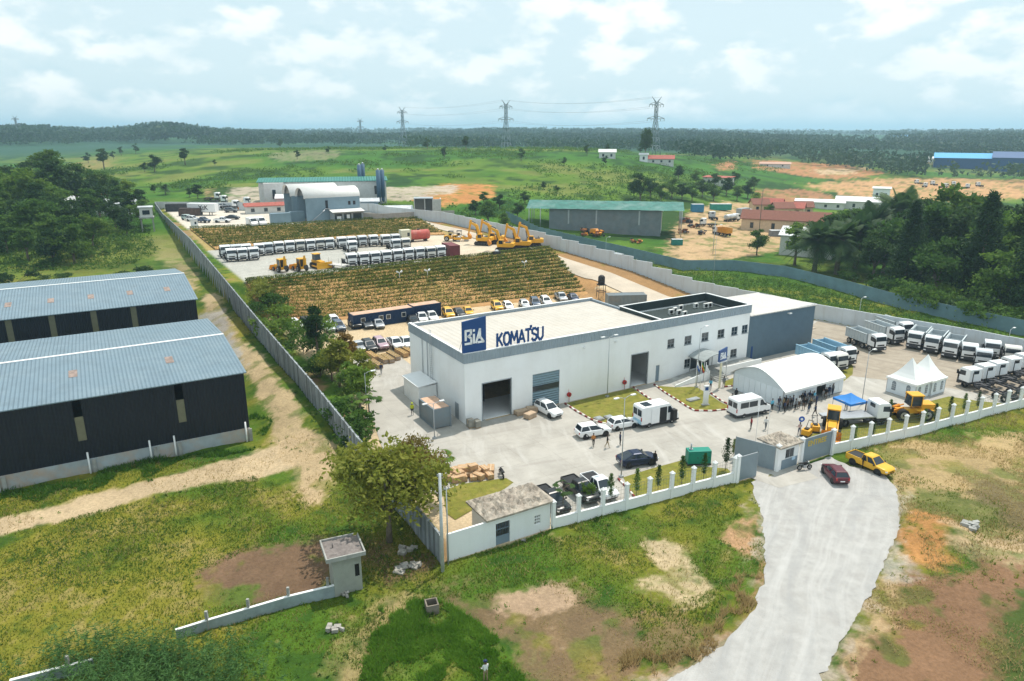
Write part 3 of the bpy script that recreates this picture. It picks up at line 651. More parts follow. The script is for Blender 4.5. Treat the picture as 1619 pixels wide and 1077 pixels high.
# ================================================================== BUILDINGS
def panel_holes(b, x0, x1, z0, z1, holes, y0, y1, mi=0):     # a wall from y0 to y1 with rectangular openings
    xs = sorted({x0, x1, *[h[0] for h in holes], *[h[1] for h in holes]}); zs = sorted({z0, z1, *[h[2] for h in holes], *[h[3] for h in holes]})
    for a, c in zip(xs[:-1], xs[1:]):
        run = None
        for d, e in list(zip(zs[:-1], zs[1:])) + [(None, None)]:
            solid = d is not None and not any(h[0] <= a + 1e-6 and h[1] >= c - 1e-6 and h[2] <= d + 1e-6 and h[3] >= e - 1e-6 for h in holes)
            if solid: run = [d, e] if run is None else [run[0], e]
            elif run: b.bb(a, c, y0, y1, run[0], run[1], mi); run = None
def text_mesh(body, size, m, bold=0.0, ext=0.03, name='lettering', spacing=1.0):
    cu = bpy.data.curves.new(name, 'FONT'); cu.body = body; cu.size = size; cu.extrude = ext; cu.offset = bold; cu.align_x = 'CENTER'; cu.align_y = 'CENTER'
    cu.space_character = spacing; cu.resolution_u = 2
    tmp = bpy.data.objects.new(name, cu); COL.objects.link(tmp)
    bpy.context.view_layer.update(); me = bpy.data.meshes.new_from_object(tmp.evaluated_get(bpy.context.evaluated_depsgraph_get()))
    bpy.data.objects.remove(tmp); bpy.data.curves.remove(cu)
    me.materials.clear(); me.materials.append(m); return me
def emblem(b, s, y, t, mi=0):                              # the three-letter mark, strokes as flat bars, s = height
    W_ = .15 * s
    def st(*p):
        for (a, c), (d, e) in zip(p[:-1], p[1:]):
            v = Vector((d - a, 0, e - c)); l = v.length + W_ / s * .6
            b.box(((a + d) / 2 * s, y, (c + e) / 2 * s), (l * s, t, W_), mi, ry=-math.atan2(e - c, d - a))
    st((-.62, .28), (-.62, .92)); st((-.62, .92), (-.22, .92)); st((-.22, .92), (-.22, .66)); st((-.22, .66), (-.42, .52)); st((-.42, .52), (-.2, .36)); st((-.2, .36), (-.2, .02)); st((-.2, .02), (-.66, .02))
    st((0, .02), (0, .60)); st((0, .84), (0, .92))
    st((.16, .02), (.46, .92)); st((.46, .92), (.46, .45)); st((.3, .34), (.5, .34)); st((.5, .34), (.72, .02)); st((.72, .02), (.32, .02))
GL = dict(K=(.66, [[(0, 0), (0, 1)], [(.08, .46), (.6, 1)], [(.2, .56), (.64, 0)]]), O=(.74, [[(.2, 0), (.54, 0), (.74, .26), (.74, .74), (.54, 1), (.2, 1), (0, .74), (0, .26), (.2, 0)]]), M=(.92, [[(0, 0), (.1, 1), (.46, .28), (.82, 1), (.92, 0)]]), A=(.78, [[(0, 0), (.39, 1), (.78, 0)], [(.2, .28), (.58, .28)]]),
          T=(.66, [[(0, 1), (.66, 1)], [(.33, .9), (.33, 0)], [(.62, 1.22), (.76, 1.22)]]), S=(.62, [[(.62, .86), (.46, 1), (.16, 1), (0, .84), (.04, .62), (.56, .42), (.64, .2), (.48, 0), (.14, 0), (0, .14)]]), U=(.68, [[(0, 1), (0, .24), (.2, 0), (.48, 0), (.68, .24), (.68, 1)]]))
def letters(b, text, h, w_, t):                             # heavy block capitals out of flat bars
    x = 0.0; n = 0
    for ch in text:
        wd, st = GL[ch]
        for line in st:
            for (a, c), (d, e) in zip(line[:-1], line[1:]):
                v = math.hypot(d - a, e - c) * h + w_ * .62; n += 1
                b.box((x + (a + d) / 2 * h, -.0015 * n, (c + e) / 2 * h), (v, t, w_), 0, ry=-math.atan2(e - c, d - a))
        x += wd * h * .82 + w_ * 1.35
    k = 6.95 / (x - w_); b.v = [(p[0] * k, p[1], p[2]) for p in b.v]
M_BAND = ribbed('parapet_cladding', (.30, .36, .41), 'X', .45, .5, .1, depth=.5)
M_BANDY = ribbed('parapet_cladding_side', (.30, .36, .41), 'Y', .45, .5, .1, depth=.5)
M_ROOFB = ribbed('beige_roof_sheet', (.50, .465, .415), 'X', .9, .7, 0, depth=.18, dirt=(.45, .40, .33), dirt_amt=.4)
M_WELL = mat('roof_membrane_dark', (.028, .042, .042), .8, var=.25, scale=.5)
M_SHUT = ribbed('roller_shutter', (.20, .29, .34), 'Z', .35, .45, .2, depth=.6)
M_ANNEX = ribbed('annex_cladding', (.115, .175, .225), 'X', .3, .5, .15, depth=.5)
M_ANNEXY = ribbed('annex_cladding_side', (.115, .175, .225), 'Y', .3, .5, .15, depth=.5)
M_FRAME = mat('window_frame_grey', (.30, .33, .35), .5)
V0 = .7
def main_building():
    r = empty('workshop_building', WH(0, V0), ROT, 'long white workshop with grey roof band, navy sign board and dark open doorways', 'workshop')
    wins = [(34.5, 35.9), (38.0, 39.45), (41.6, 43.1), (45.1, 46.6), (48.2, 49.6), (50.6, 51.95)]
    lows = [(38.3, 39.6), (48.4, 49.85)]
    doors = [(2.55, 6.9, 0, 5.2), (10.3, 14.75, 0, 5.1), (27.55, 30.75, 0, 5.08), (32.45, 33.2, .0, 2.65)]
    holes = doors + [(a, c, 5.05, 6.45) for a, c in wins] + [(a, c, 1.25, 2.65) for a, c in lows]
    b = MB(); panel_holes(b, 0, 52.2, -1, 8.4, holes, 0, .3)
    b.bb(0, .3, .3, 17.6, -1, 8.4); b.bb(51.9, 52.2, .3, 10, -1, 8.4); b.bb(0, 33.4, 17.3 + .3, 17.9, -1, 8.4)
    b.bb(33.1, 33.4, 9.7, 17.6, -1, 8.4); b.bb(33.4, 51.9, 9.7, 10, -1, 8.4); b.bb(.3, 51.9, .3, 9.7, -.5, .06); b.bb(.3, 33.1, 9.7, 17.6, -.5, .06)
    b.bb(33.1, 33.4, .3, 9.7, 0.06, 8.2)
    b.build('wall', [M_WALL], r)
    p = MB(); p.bb(-.12, 33.2, -.12, .18, 8.4, 9.72, 0); p.bb(33.2, 52.32, -.12, .18, 8.4, 9.72, 0)
    p.bb(-.12, 33.5, 17.75, 18.0, 8.4, 9.5, 0); p.bb(-.12, .18, .18, 17.75, 8.4, 9.72, 1); p.bb(52.02, 52.32, .18, 10.1, 8.4, 9.72, 1)
    p.bb(33.2, 33.5, 10.1, 17.75, 8.4, 9.4, 1)
    p.build('parapet', [M_BAND, M_BANDY], r)
    c = MB(); c.bb(-.16, 52.36, -.16, .24, 9.72, 9.79); c.bb(-.16, .24, .24, 17.7, 9.72, 9.79); c.bb(51.98, 52.36, .24, 10.1, 9.72, 9.79); c.bb(-.16, 33.5, 17.7, 18.05, 9.5, 9.57)
    c.bb(33.0, 52.36, 9.85, 10.15, 9.72, 9.79); c.bb(33.0, 33.3, .24, 9.85, 9.72, 9.79)
    c.build('parapet_capping', [M_WHITE], r)
    f = MB(); f.add([(.18, .18, 9.25), (33.0, .18, 9.25), (33.0, 17.75, 9.05), (.18, 17.75, 9.05)], [(0, 1, 2, 3)]); f.bb(.3, 33.0, .3, 17.6, 8.3, 8.5)
    f.build('roof', [M_ROOFB], r)
    k = MB(); k.bb(33.0, 51.98, .3, 9.9, 8.0, 8.22); k.bb(33.0, 33.3, .24, 9.85, 8.22, 9.71); k.bb(33.3, 51.98, 9.85, 10.1, 8.22, 9.71); k.bb(51.9, 51.98, .24, 9.85, 8.22, 9.68); k.bb(33.3, 51.9, .19, .24, 8.22, 9.68)
    k.build('roof_well', [M_WELL], r)
    for a, c_, z, h in [doors[0], doors[2]]:
        d = MB(); d.bb(a - .1, a, -.05, .32, 0, h); d.bb(c_, c_ + .1, -.05, .32, 0, h); d.bb(a - .1, c_ + .1, -.05, .32, h, h + .12); d.build('doorway_frame', [M_FRAME], r)
    d = MB(); d.bb(10.3, 14.75, .1, .16, .06, 5.1); o = d.build('roller_door', [M_SHUT], r); d = MB(); d.bb(10.35, 14.7, .07, .1, 2.55, 3.35); d.build('window_strip', [M_GLASS], o)
    d = MB(); d.bb(32.45, 33.2, .1, .16, .06, 2.65); o = d.build('door', [M_GREYBLUE], r); d = MB(); d.bb(32.52, 32.6, .06, .1, 1.1, 1.3); d.build('handle', [M_STEEL], o)
    d = MB(); d.bb(-.06, 0, 1.9, 2.9, .05, 2.3); o = d.build('side_door', [M_FRAME], r); d = MB(); d.bb(-.1, -.06, 2.0, 2.06, 1.1, 1.25); d.build('handle', [M_STEEL], o)
    for z0, z1, lst in ((5.05, 6.45, wins), (1.25, 2.65, lows)):
        for a, c_ in lst:
            q = MB(); e = .07
            for x0, x1, y0, y1 in ((a, a + e, z0, z1), (c_ - e, c_, z0, z1), (a + e, c_ - e, z0, z0 + e), (a + e, c_ - e, z1 - e, z1), ((a + c_) / 2 - .03, (a + c_) / 2 + .03, z0 + e, z1 - e), (a + e, c_ - e, z0 + .55, z0 + .6)): q.bb(x0, x1, .06, .16, y0, y1)
            w_ = q.build('window', [M_FRAME], r); q = MB(); q.bb(a + e, c_ - e, .1, .12, z0 + e, z1 - e); q.build('pane', [M_GLASS], w_)
            q = MB(); q.bb(a - .08, c_ + .08, -.1, .06, z0 - .08, z0); q.build('sill', [M_FRAME], w_)
    for x in (16.3, 26.3):
        q = MB(); q.tube((x, -.32, 1.15), (x, -.06, 1.15), .33, n=16); q.tube((x, -.36, 1.15), (x, -.02, 1.15), .12, n=10, mi=1); q.tube((x, -.2, 0), (x, -.2, .85), .035, n=6); q.tube((x, -.06, 1.4), (x, -.06, 1.9), .02, n=6); q.build('hose_reel', [M_RED, M_BLACK], r)
    q = MB()                                               # fixed ladder on the gable and rain pipes
    for y in (9.6, 10.15): q.tube((-.25, y, .4), (-.25, y, 10.6), .035, n=6)
    for i in range(34): q.tube((-.25, 9.6, .6 + i * .3), (-.25, 10.15, .6 + i * .3), .02, n=5)
    q.build('ladder', [M_STEEL], r)
    for y in (11.4, 13.1): q = MB(); q.tube((-.12, y, .2), (-.12, y, 8.4), .06, n=6); q.build('rain_pipe', [M_STEEL], r)
    for x in (18.6, 24.2): q = MB(); q.bb(x, x + .25, -.35, 0, 7.6, 7.8); q.build('floodlight', [M_WHITE], r)
    # roof signs standing on the front parapet
    q = MB(); q.prism([(-.2, 9.8), (3.2, 9.8), (3.2, 14.25), (-.2, 13.9)], .02, .22); sb = q.build('sign_board', [M_BLUE], r)
    q = MB(); emblem(q, 1.9, 0, .05); q.build('emblem', [M_LETW], sb, (1.42, -.02, 10.95))
    q = MB()
    for x in (.3, 2.7): q.path([(x, .25, 9.7), (x, .25, 13.2)], .06); q.path([(x, .25, 12.6), (x, 2.2, 9.3)], .04)
    q.build('sign_bracing', [M_STEEL], sb)
    b_ = MB(); letters(b_, 'KOMATSU', 1.6, .36, .1)
    k = part('roof_lettering', b_.mesh('roof_lettering', [M_BLUE]), r, (4.85, .02, 10.02))
    q = MB(); q.bb(4.65, 12.0, .2, .24, 9.98, 10.03); q.bb(4.65, 12.0, .2, .24, 11.5, 11.55)
    for x in np.linspace(4.8, 11.9, 6): q.tube((x, .25, 9.6), (x, .25, 11.6), .03, n=5)
    q.build('lettering_frame', [M_WHITE], k.parent)
    q = MB()                                               # pallet of shelving inside the first doorway
    for x in (3.2, 4.6, 6.0): q.bb(x, x + .1, 6, 9, .06, 4)
    q.build('shelving', [M_CHAS], r)
    return r
main_building()
M_ACW = mat('ac_casing', (.66, .66, .63), .6)
for i, (px, py) in enumerate([(1061, 497), (1067, 494), (1076, 490), (1073, 498), (1082, 500), (1100, 487), (1116, 487), (1122, 486)]):
    p = G(px, py, 8.25); u_, v_ = UV(p); u_ = min(max(u_, 34.5), 50.8); v_ = min(max(v_, 2.2), 9.6)
    r = empty('air_conditioner', WH(u_, v_, 8.22), ROT + random.uniform(-.2, .2), 'pale air conditioner on the dark office roof, %s from the left' % ORD[i], 'air conditioner', 'air conditioners on the office roof')
    b = MB(); b.bb(-.45, .45, -.2, .2, .1, .85); b.bb(-.4, -.3, -.2, .2, 0, .1); b.bb(.3, .4, -.2, .2, 0, .1); b.build('casing', [M_ACW], r)
    b = MB(); b.tube((-.1, -.24, .48), (-.1, -.2, .48), .28, n=14); b.build('fan_grille', [M_BLACK], r)
def annex():
    r = empty('storage_annex', WH(52.35, .8), ROT, 'blue-grey metal clad hall joined to the end of the white workshop', 'hall')
    b = MB(); b.bb(0, 16.4, 0, .15, -1, 7.75, 0); b.bb(0, 16.4, 12.2, 12.35, -1, 7.3, 0); b.bb(16.25, 16.4, .15, 12.2, -1, 7.5, 1); b.bb(0, .15, 9.4, 12.2, -1, 7.3, 1); b.build('wall', [M_ANNEX, M_ANNEXY], r)
    b = MB(); b.add([(-.0, -.25, 7.86), (16.65, -.25, 7.72), (16.65, 12.6, 7.42), (-.0, 12.6, 7.56), (0, -.25, 7.7), (16.65, -.25, 7.56), (16.65, 12.6, 7.26), (0, 12.6, 7.4)], [(0, 1, 2, 3), (7, 6, 5, 4), (0, 4, 5, 1), (1, 5, 6, 2), (2, 6, 7, 3), (3, 7, 4, 0)]); b.build('roof', [ribbed('annex_roof_sheet', (.54, .52, .49), 'X', .7, .6, .1, depth=.3)], r)
    b = MB(); b.bb(1.0, 1.35, -.06, 0, 0, 2.4); b.build('downpipe_cover', [M_BLUE], r)
    b = MB(); b.bb(9.2, 9.8, -.5, 0, 7.0, 7.15); b.build('floodlight', [M_WHITE], r)
annex()
def entry():
    r = empty('entrance_ramp', WH(33.4, -2.6), ROT, 'white walled ramp climbing along the office front to the entrance', 'ramp')
    b = MB(); b.add([(0, 0, .0), (8, 0, .9), (18.5, 0, .95), (18.5, 0, 0)] + [(0, 2.9, .0), (8, 2.9, .9), (18.5, 2.9, .95), (18.5, 2.9, 0)], [(0, 1, 2, 3), (7, 6, 5, 4), (0, 4, 5, 1), (1, 5, 6, 2), (2, 6, 7, 3), (3, 7, 4, 0)]); b.build('deck', [M_CONC], r)
    b = MB(); b.add([(0, -.15, 0), (0, -.15, .35), (7, -.15, 1.5), (7, -.15, 0), (0, 0, 0), (0, 0, .35), (7, 0, 1.5), (7, 0, 0)], [(0, 1, 2, 3), (7, 6, 5, 4), (0, 4, 5, 1), (1, 5, 6, 2), (2, 6, 7, 3), (3, 7, 4, 0)]); b.bb(9.6, 18.5, -.15, 0, 0, 1.55); b.build('parapet', [M_WALL], r)
    b = MB()
    for i in range(6): b.bb(7, 9.6, -1.8 + i * .3, -.15, i * .15, i * .15 + .15)
    b.build('steps', [M_CONC], r)
    r = empty('entrance_canopy', WH(41.5, -.6), ROT, 'grey curved entrance canopy on posts at the office front', 'canopy')
    b = MB(); prof = [(-2.6 + 5.2 * i / 10, 3.2 + .75 * math.sin(math.pi * i / 10)) for i in range(11)]; b.prism(prof + [(a, z - .12) for a, z in prof[::-1]], -2.2, 1.15); b.build('canopy_roof', [mat('canopy_sheet', (.30, .33, .33), .45, var=.2)], r)
    for x, y in ((-2.4, -2.1), (2.4, -2.1), (-2.4, .9), (2.4, .9)): b = MB(); b.tube((x, y, .0), (x, y, 3.3), .07, n=8); b.build('post', [M_POLE], r)
    b = MB(); b.bb(-2.0, 2.0, 1.15, 1.2, .9, 3.1); b.build('glass_front', [M_GLASS], r)
entry()
def side_block():
    r = empty('plant_room', WH(-2.8, 9.2), ROT, 'small white flat roofed plant room beside the ladder on the workshop gable', 'outbuilding')
    b = MB(); b.bb(0, 2.65, 0, 5.4, -.4, 3.0); b.build('wall', [M_WALL], r)
    b = MB(); b.add([(-.2, -.2, 3.02), (2.65, -.2, 3.3), (2.65, 5.6, 3.3), (-.2, 5.6, 3.02), (-.2, -.2, 3.14), (2.65, -.2, 3.42), (2.65, 5.6, 3.42), (-.2, 5.6, 3.14)], [(3, 2, 1, 0), (4, 5, 6, 7), (0, 1, 5, 4), (1, 2, 6, 5), (2, 3, 7, 6), (3, 0, 4, 7)]); b.build('roof', [M_WHITE], r)
    b = MB(); b.bb(-.05, 0, 3.2, 4.2, .05, 2.1); b.build('door', [M_WHITE], r)
side_block()
def container(name, u, v, z, rz, dims, m, my, label, cat='container', group=None, wins=(), top=None):
    l, wd, h = dims
    r = empty(name, WH(u, v, z), rz, label, cat, group)
    b = MB(); b.bb(-l / 2, l / 2, -wd / 2, wd / 2, .12, h - .05, 0); b.build('box_body', [m, my], r)
    b = MB()
    for x in (-l / 2, l / 2):
        for y in (-wd / 2, wd / 2): b.box((x, y, h / 2), (.16, .16, h))
    for y in (-wd / 2, wd / 2): b.box((0, y, h - .08), (l, .14, .14)); b.box((0, y, .1), (l, .14, .16))
    b.build('corner_frame', [my], r)
    if top: b = MB(); b.bb(-l / 2 + .1, l / 2 - .1, -wd / 2 + .1, wd / 2 - .1, h - .04, h + .02); b.build('roof', [top], r)
    for x in (l / 2 + .03,): 
        b = MB(); b.bb(x - .05, x, -wd / 2 + .15, -.03, .2, h - .2); b.bb(x - .05, x, .03, wd / 2 - .15, .2, h - .2)
        for y in (-.7, -.25, .25, .7): b.tube((x + .02, y, .25), (x + .02, y, h - .25), .025, n=5)
        b.build('end_door', [my], r)
    for a in wins:
        b = MB(); b.bb(a - .45, a + .45, -wd / 2 - .04, -wd / 2, 1.1, 2.0); o = b.build('window', [M_WHITE], r); b = MB(); b.bb(a - .38, a + .38, -wd / 2 - .055, -wd / 2 - .04, 1.17, 1.93); b.build('pane', [M_GLASS], o)
    return r
M_NAVY = ribbed('container_navy', (.010, .035, .10), 'X', .28, .5, .1, depth=.7); M_NAVYS = mat('container_navy_frame', (.010, .035, .09), .5)
M_CGREY = ribbed('container_grey', (.19, .235, .26), 'X', .28, .5, .1, depth=.7, dirt=(.28, .18, .11), dirt_amt=.35); M_CGREYS = mat('container_grey_frame', (.20, .24, .27), .5)
M_RUST = mat('rusty_dusty_top', (.56, .36, .25), .9, var=.2, dirt=(.40, .38, .36), dirt_amt=.5)
container('shipping_container', -3.0, 3.6, .05, ROT + R(90), (4.6, 2.3, 2.75), M_CGREY, M_CGREYS, 'grey shipping container with a rusty top beside the workshop gable', top=M_RUST)
container('office_container', 7.6, 51.0, 1.0, ROT + .03, (12.2, 2.5, 2.7), M_NAVY, M_NAVYS, 'long navy site office container with small windows below the terraced bank', 'container', wins=(-4.2, -.6, .9, 4.1), top=M_RUST)
container('storage_container', 17.0, 51.9, 1.0, ROT + .03, (6.0, 2.5, 2.7), M_NAVY, M_NAVYS, 'shorter navy container at the end of the long navy office container', 'container', top=M_RUST)
container('shipping_container', 57.6, 38.5, .8, ROT + R(-25), (8.2, 2.5, 2.8), M_CGREY, M_CGREYS, 'grey container behind the workshop beside the water tank stand', 'container')

def warehouse(u0, u1, ye, ze, yr, zr, depth, sk, strips, label, plinth, drains):
    r = empty('warehouse', WH(u1, ye, 0), ROT, label, 'warehouse'); l = u1 - u0; new = 'warehouse_cladding_navy' not in MATS
    mw = ribbed('warehouse_cladding_navy', (.012, .016, .026), 'X', .35, .45, .1, depth=.5); mr_ = ribbed('warehouse_roof_blue_grey', (.19, .265, .32), 'X', .42, .45, .25, .06, depth=.55, dirt=(.27, .34, .38), dirt_amt=.5)
    if new: streaks(mw, (.03, .034, .04), .3, .8); streaks(mr_, (.13, .17, .20), .35, .5)
    hs = [(a - u1 - .42, a - u1 + .42, z0, z1) for a, z0, z1, _ in strips]
    b = MB(); panel_holes(b, -l, 0, plinth, ze, hs, 0, .15); b.bb(-.15, 0, .15, depth, plinth, ze); b.bb(-l, 0, depth, depth + .15, plinth, ze)
    b.add([(0, 0, ze), (0, depth, ze), (0, yr, zr - .1), (-.15, 0, ze), (-.15, depth, ze), (-.15, yr, zr - .1)], [(0, 1, 2), (5, 4, 3)]); b.build('wall', [mw], r)
    b = MB(); b.add([(-l, -.35, ze), (.3, -.35, ze), (.3, yr, zr), (-l, yr, zr), (.3, depth + .35, ze), (-l, depth + .35, ze)] + [(-l, -.35, ze - .12), (.3, -.35, ze - .12), (.3, yr, zr - .12), (-l, yr, zr - .12), (.3, depth + .35, ze - .12), (-l, depth + .35, ze - .12)],
                    [(0, 1, 2, 3), (3, 2, 4, 5), (7, 6, 9, 8), (8, 9, 11, 10), (0, 6, 7, 1), (1, 7, 8, 2), (2, 8, 10, 4), (4, 10, 11, 5)]); rf = b.build('roof', [mr_], r)
    b = MB(); b.bb(-l, .3, yr - .25, yr + .25, zr - .02, zr + .06); b.build('ridge_cap', [M_WHITE], rf)
    ml_ = mat('rooflight_brown', (.27, .20, .17), .5, var=.5, scale=2)
    for a, t in sk:
        y = -.35 + (yr + .35) * t; z = ze + (zr - ze) * t; sl = (zr - ze) / (yr + .35)
        b = MB(); b.add([(a - u1 - .45, y - 1.15, z - 1.15 * sl + .03), (a - u1 + .45, y - 1.15, z - 1.15 * sl + .03), (a - u1 + .45, y + 1.15, z + 1.15 * sl + .03), (a - u1 - .45, y + 1.15, z + 1.15 * sl + .03)], [(0, 1, 2, 3)]); b.build('rooflight', [ml_], rf)
    mt_ = mat('translucent_strip', (.17, .165, .11), .4, var=.12)
    for a, z0, z1, zt in strips: b = MB(); b.bb(a - u1 - .42, a - u1 + .42, .05, .1, z0, zt); b.build('wall_light', [mt_], r)
    b = MB(); b.bb(-l, 0, -.12, depth, -1.2, plinth); b.build('plinth', [mat('plinth_stained', (.36, .40, .42), .9, var=.15, dirt=(.52, .30, .15), dirt_amt=.75, scale=.7)], r)
    for a in drains:
        b = MB(); b.tube((a - u1, -.28, -.8), (a - u1, -.28, plinth + .9), .10, n=8); b.build('downpipe', [M_WHITE], r)
        b = MB(); b.bb(a - u1 + .3, a - u1 + .7, -.3, -.1, -1, plinth - .1); b.build('plinth_post', [M_CONC], r)
    return r
warehouse(-86, -25.1, 10.0, 9.0, 14.6, 10.1, 29, [(-42.7, .53), (-32.4, .53), (-53, .53)], [(-42.6, 4.0, 9.0, 6.8), (-32.4, 4.0, 9.0, 6.8), (-53, 4.0, 9, 6.8)],
          'nearer dark navy warehouse with two wall lights above a stained plinth', 1.75, (-25.6, -33.6, -36.2, -42.4, -50.8))
warehouse(-95, -24.9, 50.5, 9.9, 15.5, 11.6, 31, [(-51.2, .45), (-45.5, .45), (-39.9, .45), (-34.2, .45), (-28.5, .45)], [(-51, 3.5, 9.9, 9.9), (-45.5, 3.5, 9.9, 9.9), (-39.9, 3.5, 9.9, 9.9), (-34.3, 3.5, 9.9, 9.9)],
          'farther dark navy warehouse with a row of five roof lights', 2.4, ())

# ------------------------------------------------------------------ the walls round the site
M_PRECAST = mat('precast_panel', (.29, .32, .34), .85, var=.18, scale=.6, dirt=(.08, .09, .09), dirt_amt=.75)
M_RWALL = mat('painted_block_wall', (.56, .60, .63), .8, var=.06, scale=.3, dirt=(.40, .40, .38), dirt_amt=.3)
def runwall(name, pts, zb, zt, th, m, label, rib=2.5, step=False, cap=None, cat='wall', kind=None, ribm=None):
    # pts in (u, v); zb/zt heights at the points; stepped or sloping top; one mesh, precast joints included
    p0 = XY(*pts[0]); r = empty(name, (p0[0], p0[1], 0), 0, label, cat); b = MB(); c = MB(); q = MB()
    for (a, e, za, ze, ta, te) in zip(pts[:-1], pts[1:], zb[:-1], zb[1:], zt[:-1], zt[1:]):
        A = XY(*a) - p0; E_ = XY(*e) - p0; l = np.hypot(*(E_ - A)); n = max(1, int(round(l / rib))); ang = math.atan2(E_[1] - A[1], E_[0] - A[0])
        for i in range(n):
            s0, s1 = i / n, (i + 1) / n; P = A + (E_ - A) * s0; Q = A + (E_ - A) * s1
            top0, top1 = ta + (te - ta) * s0, ta + (te - ta) * s1
            if step: top0 = top1 = ta + (te - ta) * (math.floor(i / step) * step + step / 2) / n
            low = min(za, ze) - 1.6; nx, ny = -math.sin(ang) * th / 2, math.cos(ang) * th / 2
            b.add([(P[0] - nx, P[1] - ny, low), (Q[0] - nx, Q[1] - ny, low), (Q[0] + nx, Q[1] + ny, low), (P[0] + nx, P[1] + ny, low),
                   (P[0] - nx, P[1] - ny, top0), (Q[0] - nx, Q[1] - ny, top1), (Q[0] + nx, Q[1] + ny, top1), (P[0] + nx, P[1] + ny, top0)],
                  [(3, 2, 1, 0), (4, 5, 6, 7), (0, 1, 5, 4), (1, 2, 6, 5), (2, 3, 7, 6), (3, 0, 4, 7)])
            if ribm: c.box((P[0], P[1], (low + top0) / 2 + .03), (.2, th + .14, top0 - low), 0, ang)
            if cap: M_ = (P + Q) / 2; q.box((M_[0], M_[1], (top0 + top1) / 2 + .05), (l / n - .01, th + .12, .09), 0, ang)
    b.build('wall_panel', [m], r)
    if ribm: o = c.build('panel_posts', [ribm], r); o['kind'] = 'stuff'
    if cap: q.build('coping', [cap], r)
    return r
streaks(M_PRECAST, (.07, .075, .075), .8, 1.6, .46, .64); streaks(M_RWALL, (.36, .35, .32), .5)
LZB = [0, 1.0, 1.9, 2.9, 4.2, 6.2, 7.6, 9.0]; LZT = [2.9, 3.8, 4.8, 6.2, 7.7, 9.7, 10.3, 11.6]
runwall('boundary_wall', [(-16, -26.0)] + LWALL[1:], LZB, LZT, .2, M_PRECAST, 'long grey precast panel wall running uphill along the dirt track', 2.6, ribm=mat('precast_post', (.36, .38, .39), .8, var=.15))
RP = RWALL[:]; RZB = [0, 0, 0, 1, 4, 7, 8.5, 9, 9]; RZT = [3.6, 3.4, 3.1, 4.2, 7.3, 10.3, 11.7, 12, 12.1]
runwall('boundary_wall', RP, RZB, RZT, .25, M_RWALL, 'white painted block wall stepping up the slope on the far side of the truck park', 2.9, step=2)
runwall('boundary_wall', [tuple(map(float, BL)), tuple(map(float, BR))], [9, 9], [11.7, 12.1], .25, M_RWALL, 'pale back wall behind the upper yard and arched sheds', 3)
def outer_fence():
    px = [(840, 392), (920, 407), (1000, 424), (1060, 440), (1140, 438), (1240, 462), (1340, 462), (1420, 487), (1500, 502), (1619, 533), (1760, 572)]
    px = [(800, 346), (850, 372), (920, 389), (1000, 408), (1080, 428), (1160, 428), (1240, 438), (1330, 461), (1420, 487), (1500, 505), (1619, 531), (1760, 565)]
    pts = [tuple(map(float, UV(np.array(T(a, c)[:2])))) for a, c in px]; z = [T(a, c)[2] for a, c in px]
    runwall('sheet_fence', pts, z, [q + 2.9 for q in z], .08, mat('fence_sheet_blue', (.155, .25, .30), .6, var=.15, scale=.4, dirt=(.10, .15, .12), dirt_amt=.5), 'blue-grey sheet metal fence running through the overgrown gully', 3, cat='fence', step=1)
outer_fence()
def front_fence(u0, u1, label):
    us = np.linspace(u0, u1, max(2, int(round((u1 - u0) / 2.85)) + 1)); vs = np.interp(us, [q[0] for q in FWALL], [q[1] for q in FWALL])
    p0 = XY(us[0], vs[0]); r = empty('front_wall', (p0[0], p0[1], 0), 0, label, 'wall'); b = MB(); wv = MB(); cp = MB()
    for i in range(len(us)):
        P = XY(us[i], vs[i]) - p0
        if i + 1 < len(us):
            Q = XY(us[i + 1], vs[i + 1]) - p0; d = Q - P; a = math.atan2(d[1], d[0]); l = np.hypot(*d); m = (P + Q) / 2
            b.box((m[0], m[1], .15), (l - .3, .2, 2.0), 0, a); cp.box((m[0], m[1], 1.19), (l - .3, .28, .08), 0, a)
            for z in (1.55, 2.0, 2.45, 2.8): wv.tube((P[0], P[1], z), (Q[0], Q[1], z), .012, n=4)
            for k in range(1, 8): w_ = P + d * k / 8; wv.tube((w_[0], w_[1], 1.2), (w_[0], w_[1], 2.82), .009, n=4)
        ps = MB(); ps.box((0, 0, 1.0), (.34, .34, 3.8)); o = ps.build('post', [M_WALL], r, (P[0], P[1], 0), rz=ROT)
        ps = MB(); ps.box((0, 0, 2.95), (.46, .46, .12)); ps.box((0, 0, 3.1), (.44, .44, .2), taper=(.25, .25)); ps.build('cap', [M_WHITE], o)
    b.build('low_wall', [M_WALL], r); cp.build('coping', [M_WHITE], r); wv.build('wire_mesh', [mat('mesh_wire_green', (.10, .15, .13), .5, .2)], r)
front_fence(-4.3, 17.9, 'low white wall with pyramid capped posts between the service block and the gate')
front_fence(33.6, 92, 'low white wall with pyramid capped posts beyond the closed gate and loader')
M_GATE = ribbed('gate_sheet', (.235, .29, .325), 'X', .18, .5, .1, depth=.35)
def pier(u, v, label):
    r = empty('gate_pier', WH(u, v), ROT, label, 'pier'); b = MB(); b.box((0, 0, 1.0), (.38, .38, 4.2)); b.build('shaft', [M_WALL], r); b = MB(); b.box((0, 0, 3.16), (.5, .5, .12)); b.box((0, 0, 3.3), (.46, .46, .18), taper=(.3, .3)); b.build('cap', [M_WHITE], r)
pier(18.25, -28.5, 'white gate pier at the end of the low wall left of the gate'); pier(24.15, -28.95, 'white gate pier at the corner of the guard booth'); pier(28.05, -29.05, 'white pier between the guard booth and the closed gate'); pier(33.3, -29.3, 'white pier beyond the closed gate beside the loader bucket')
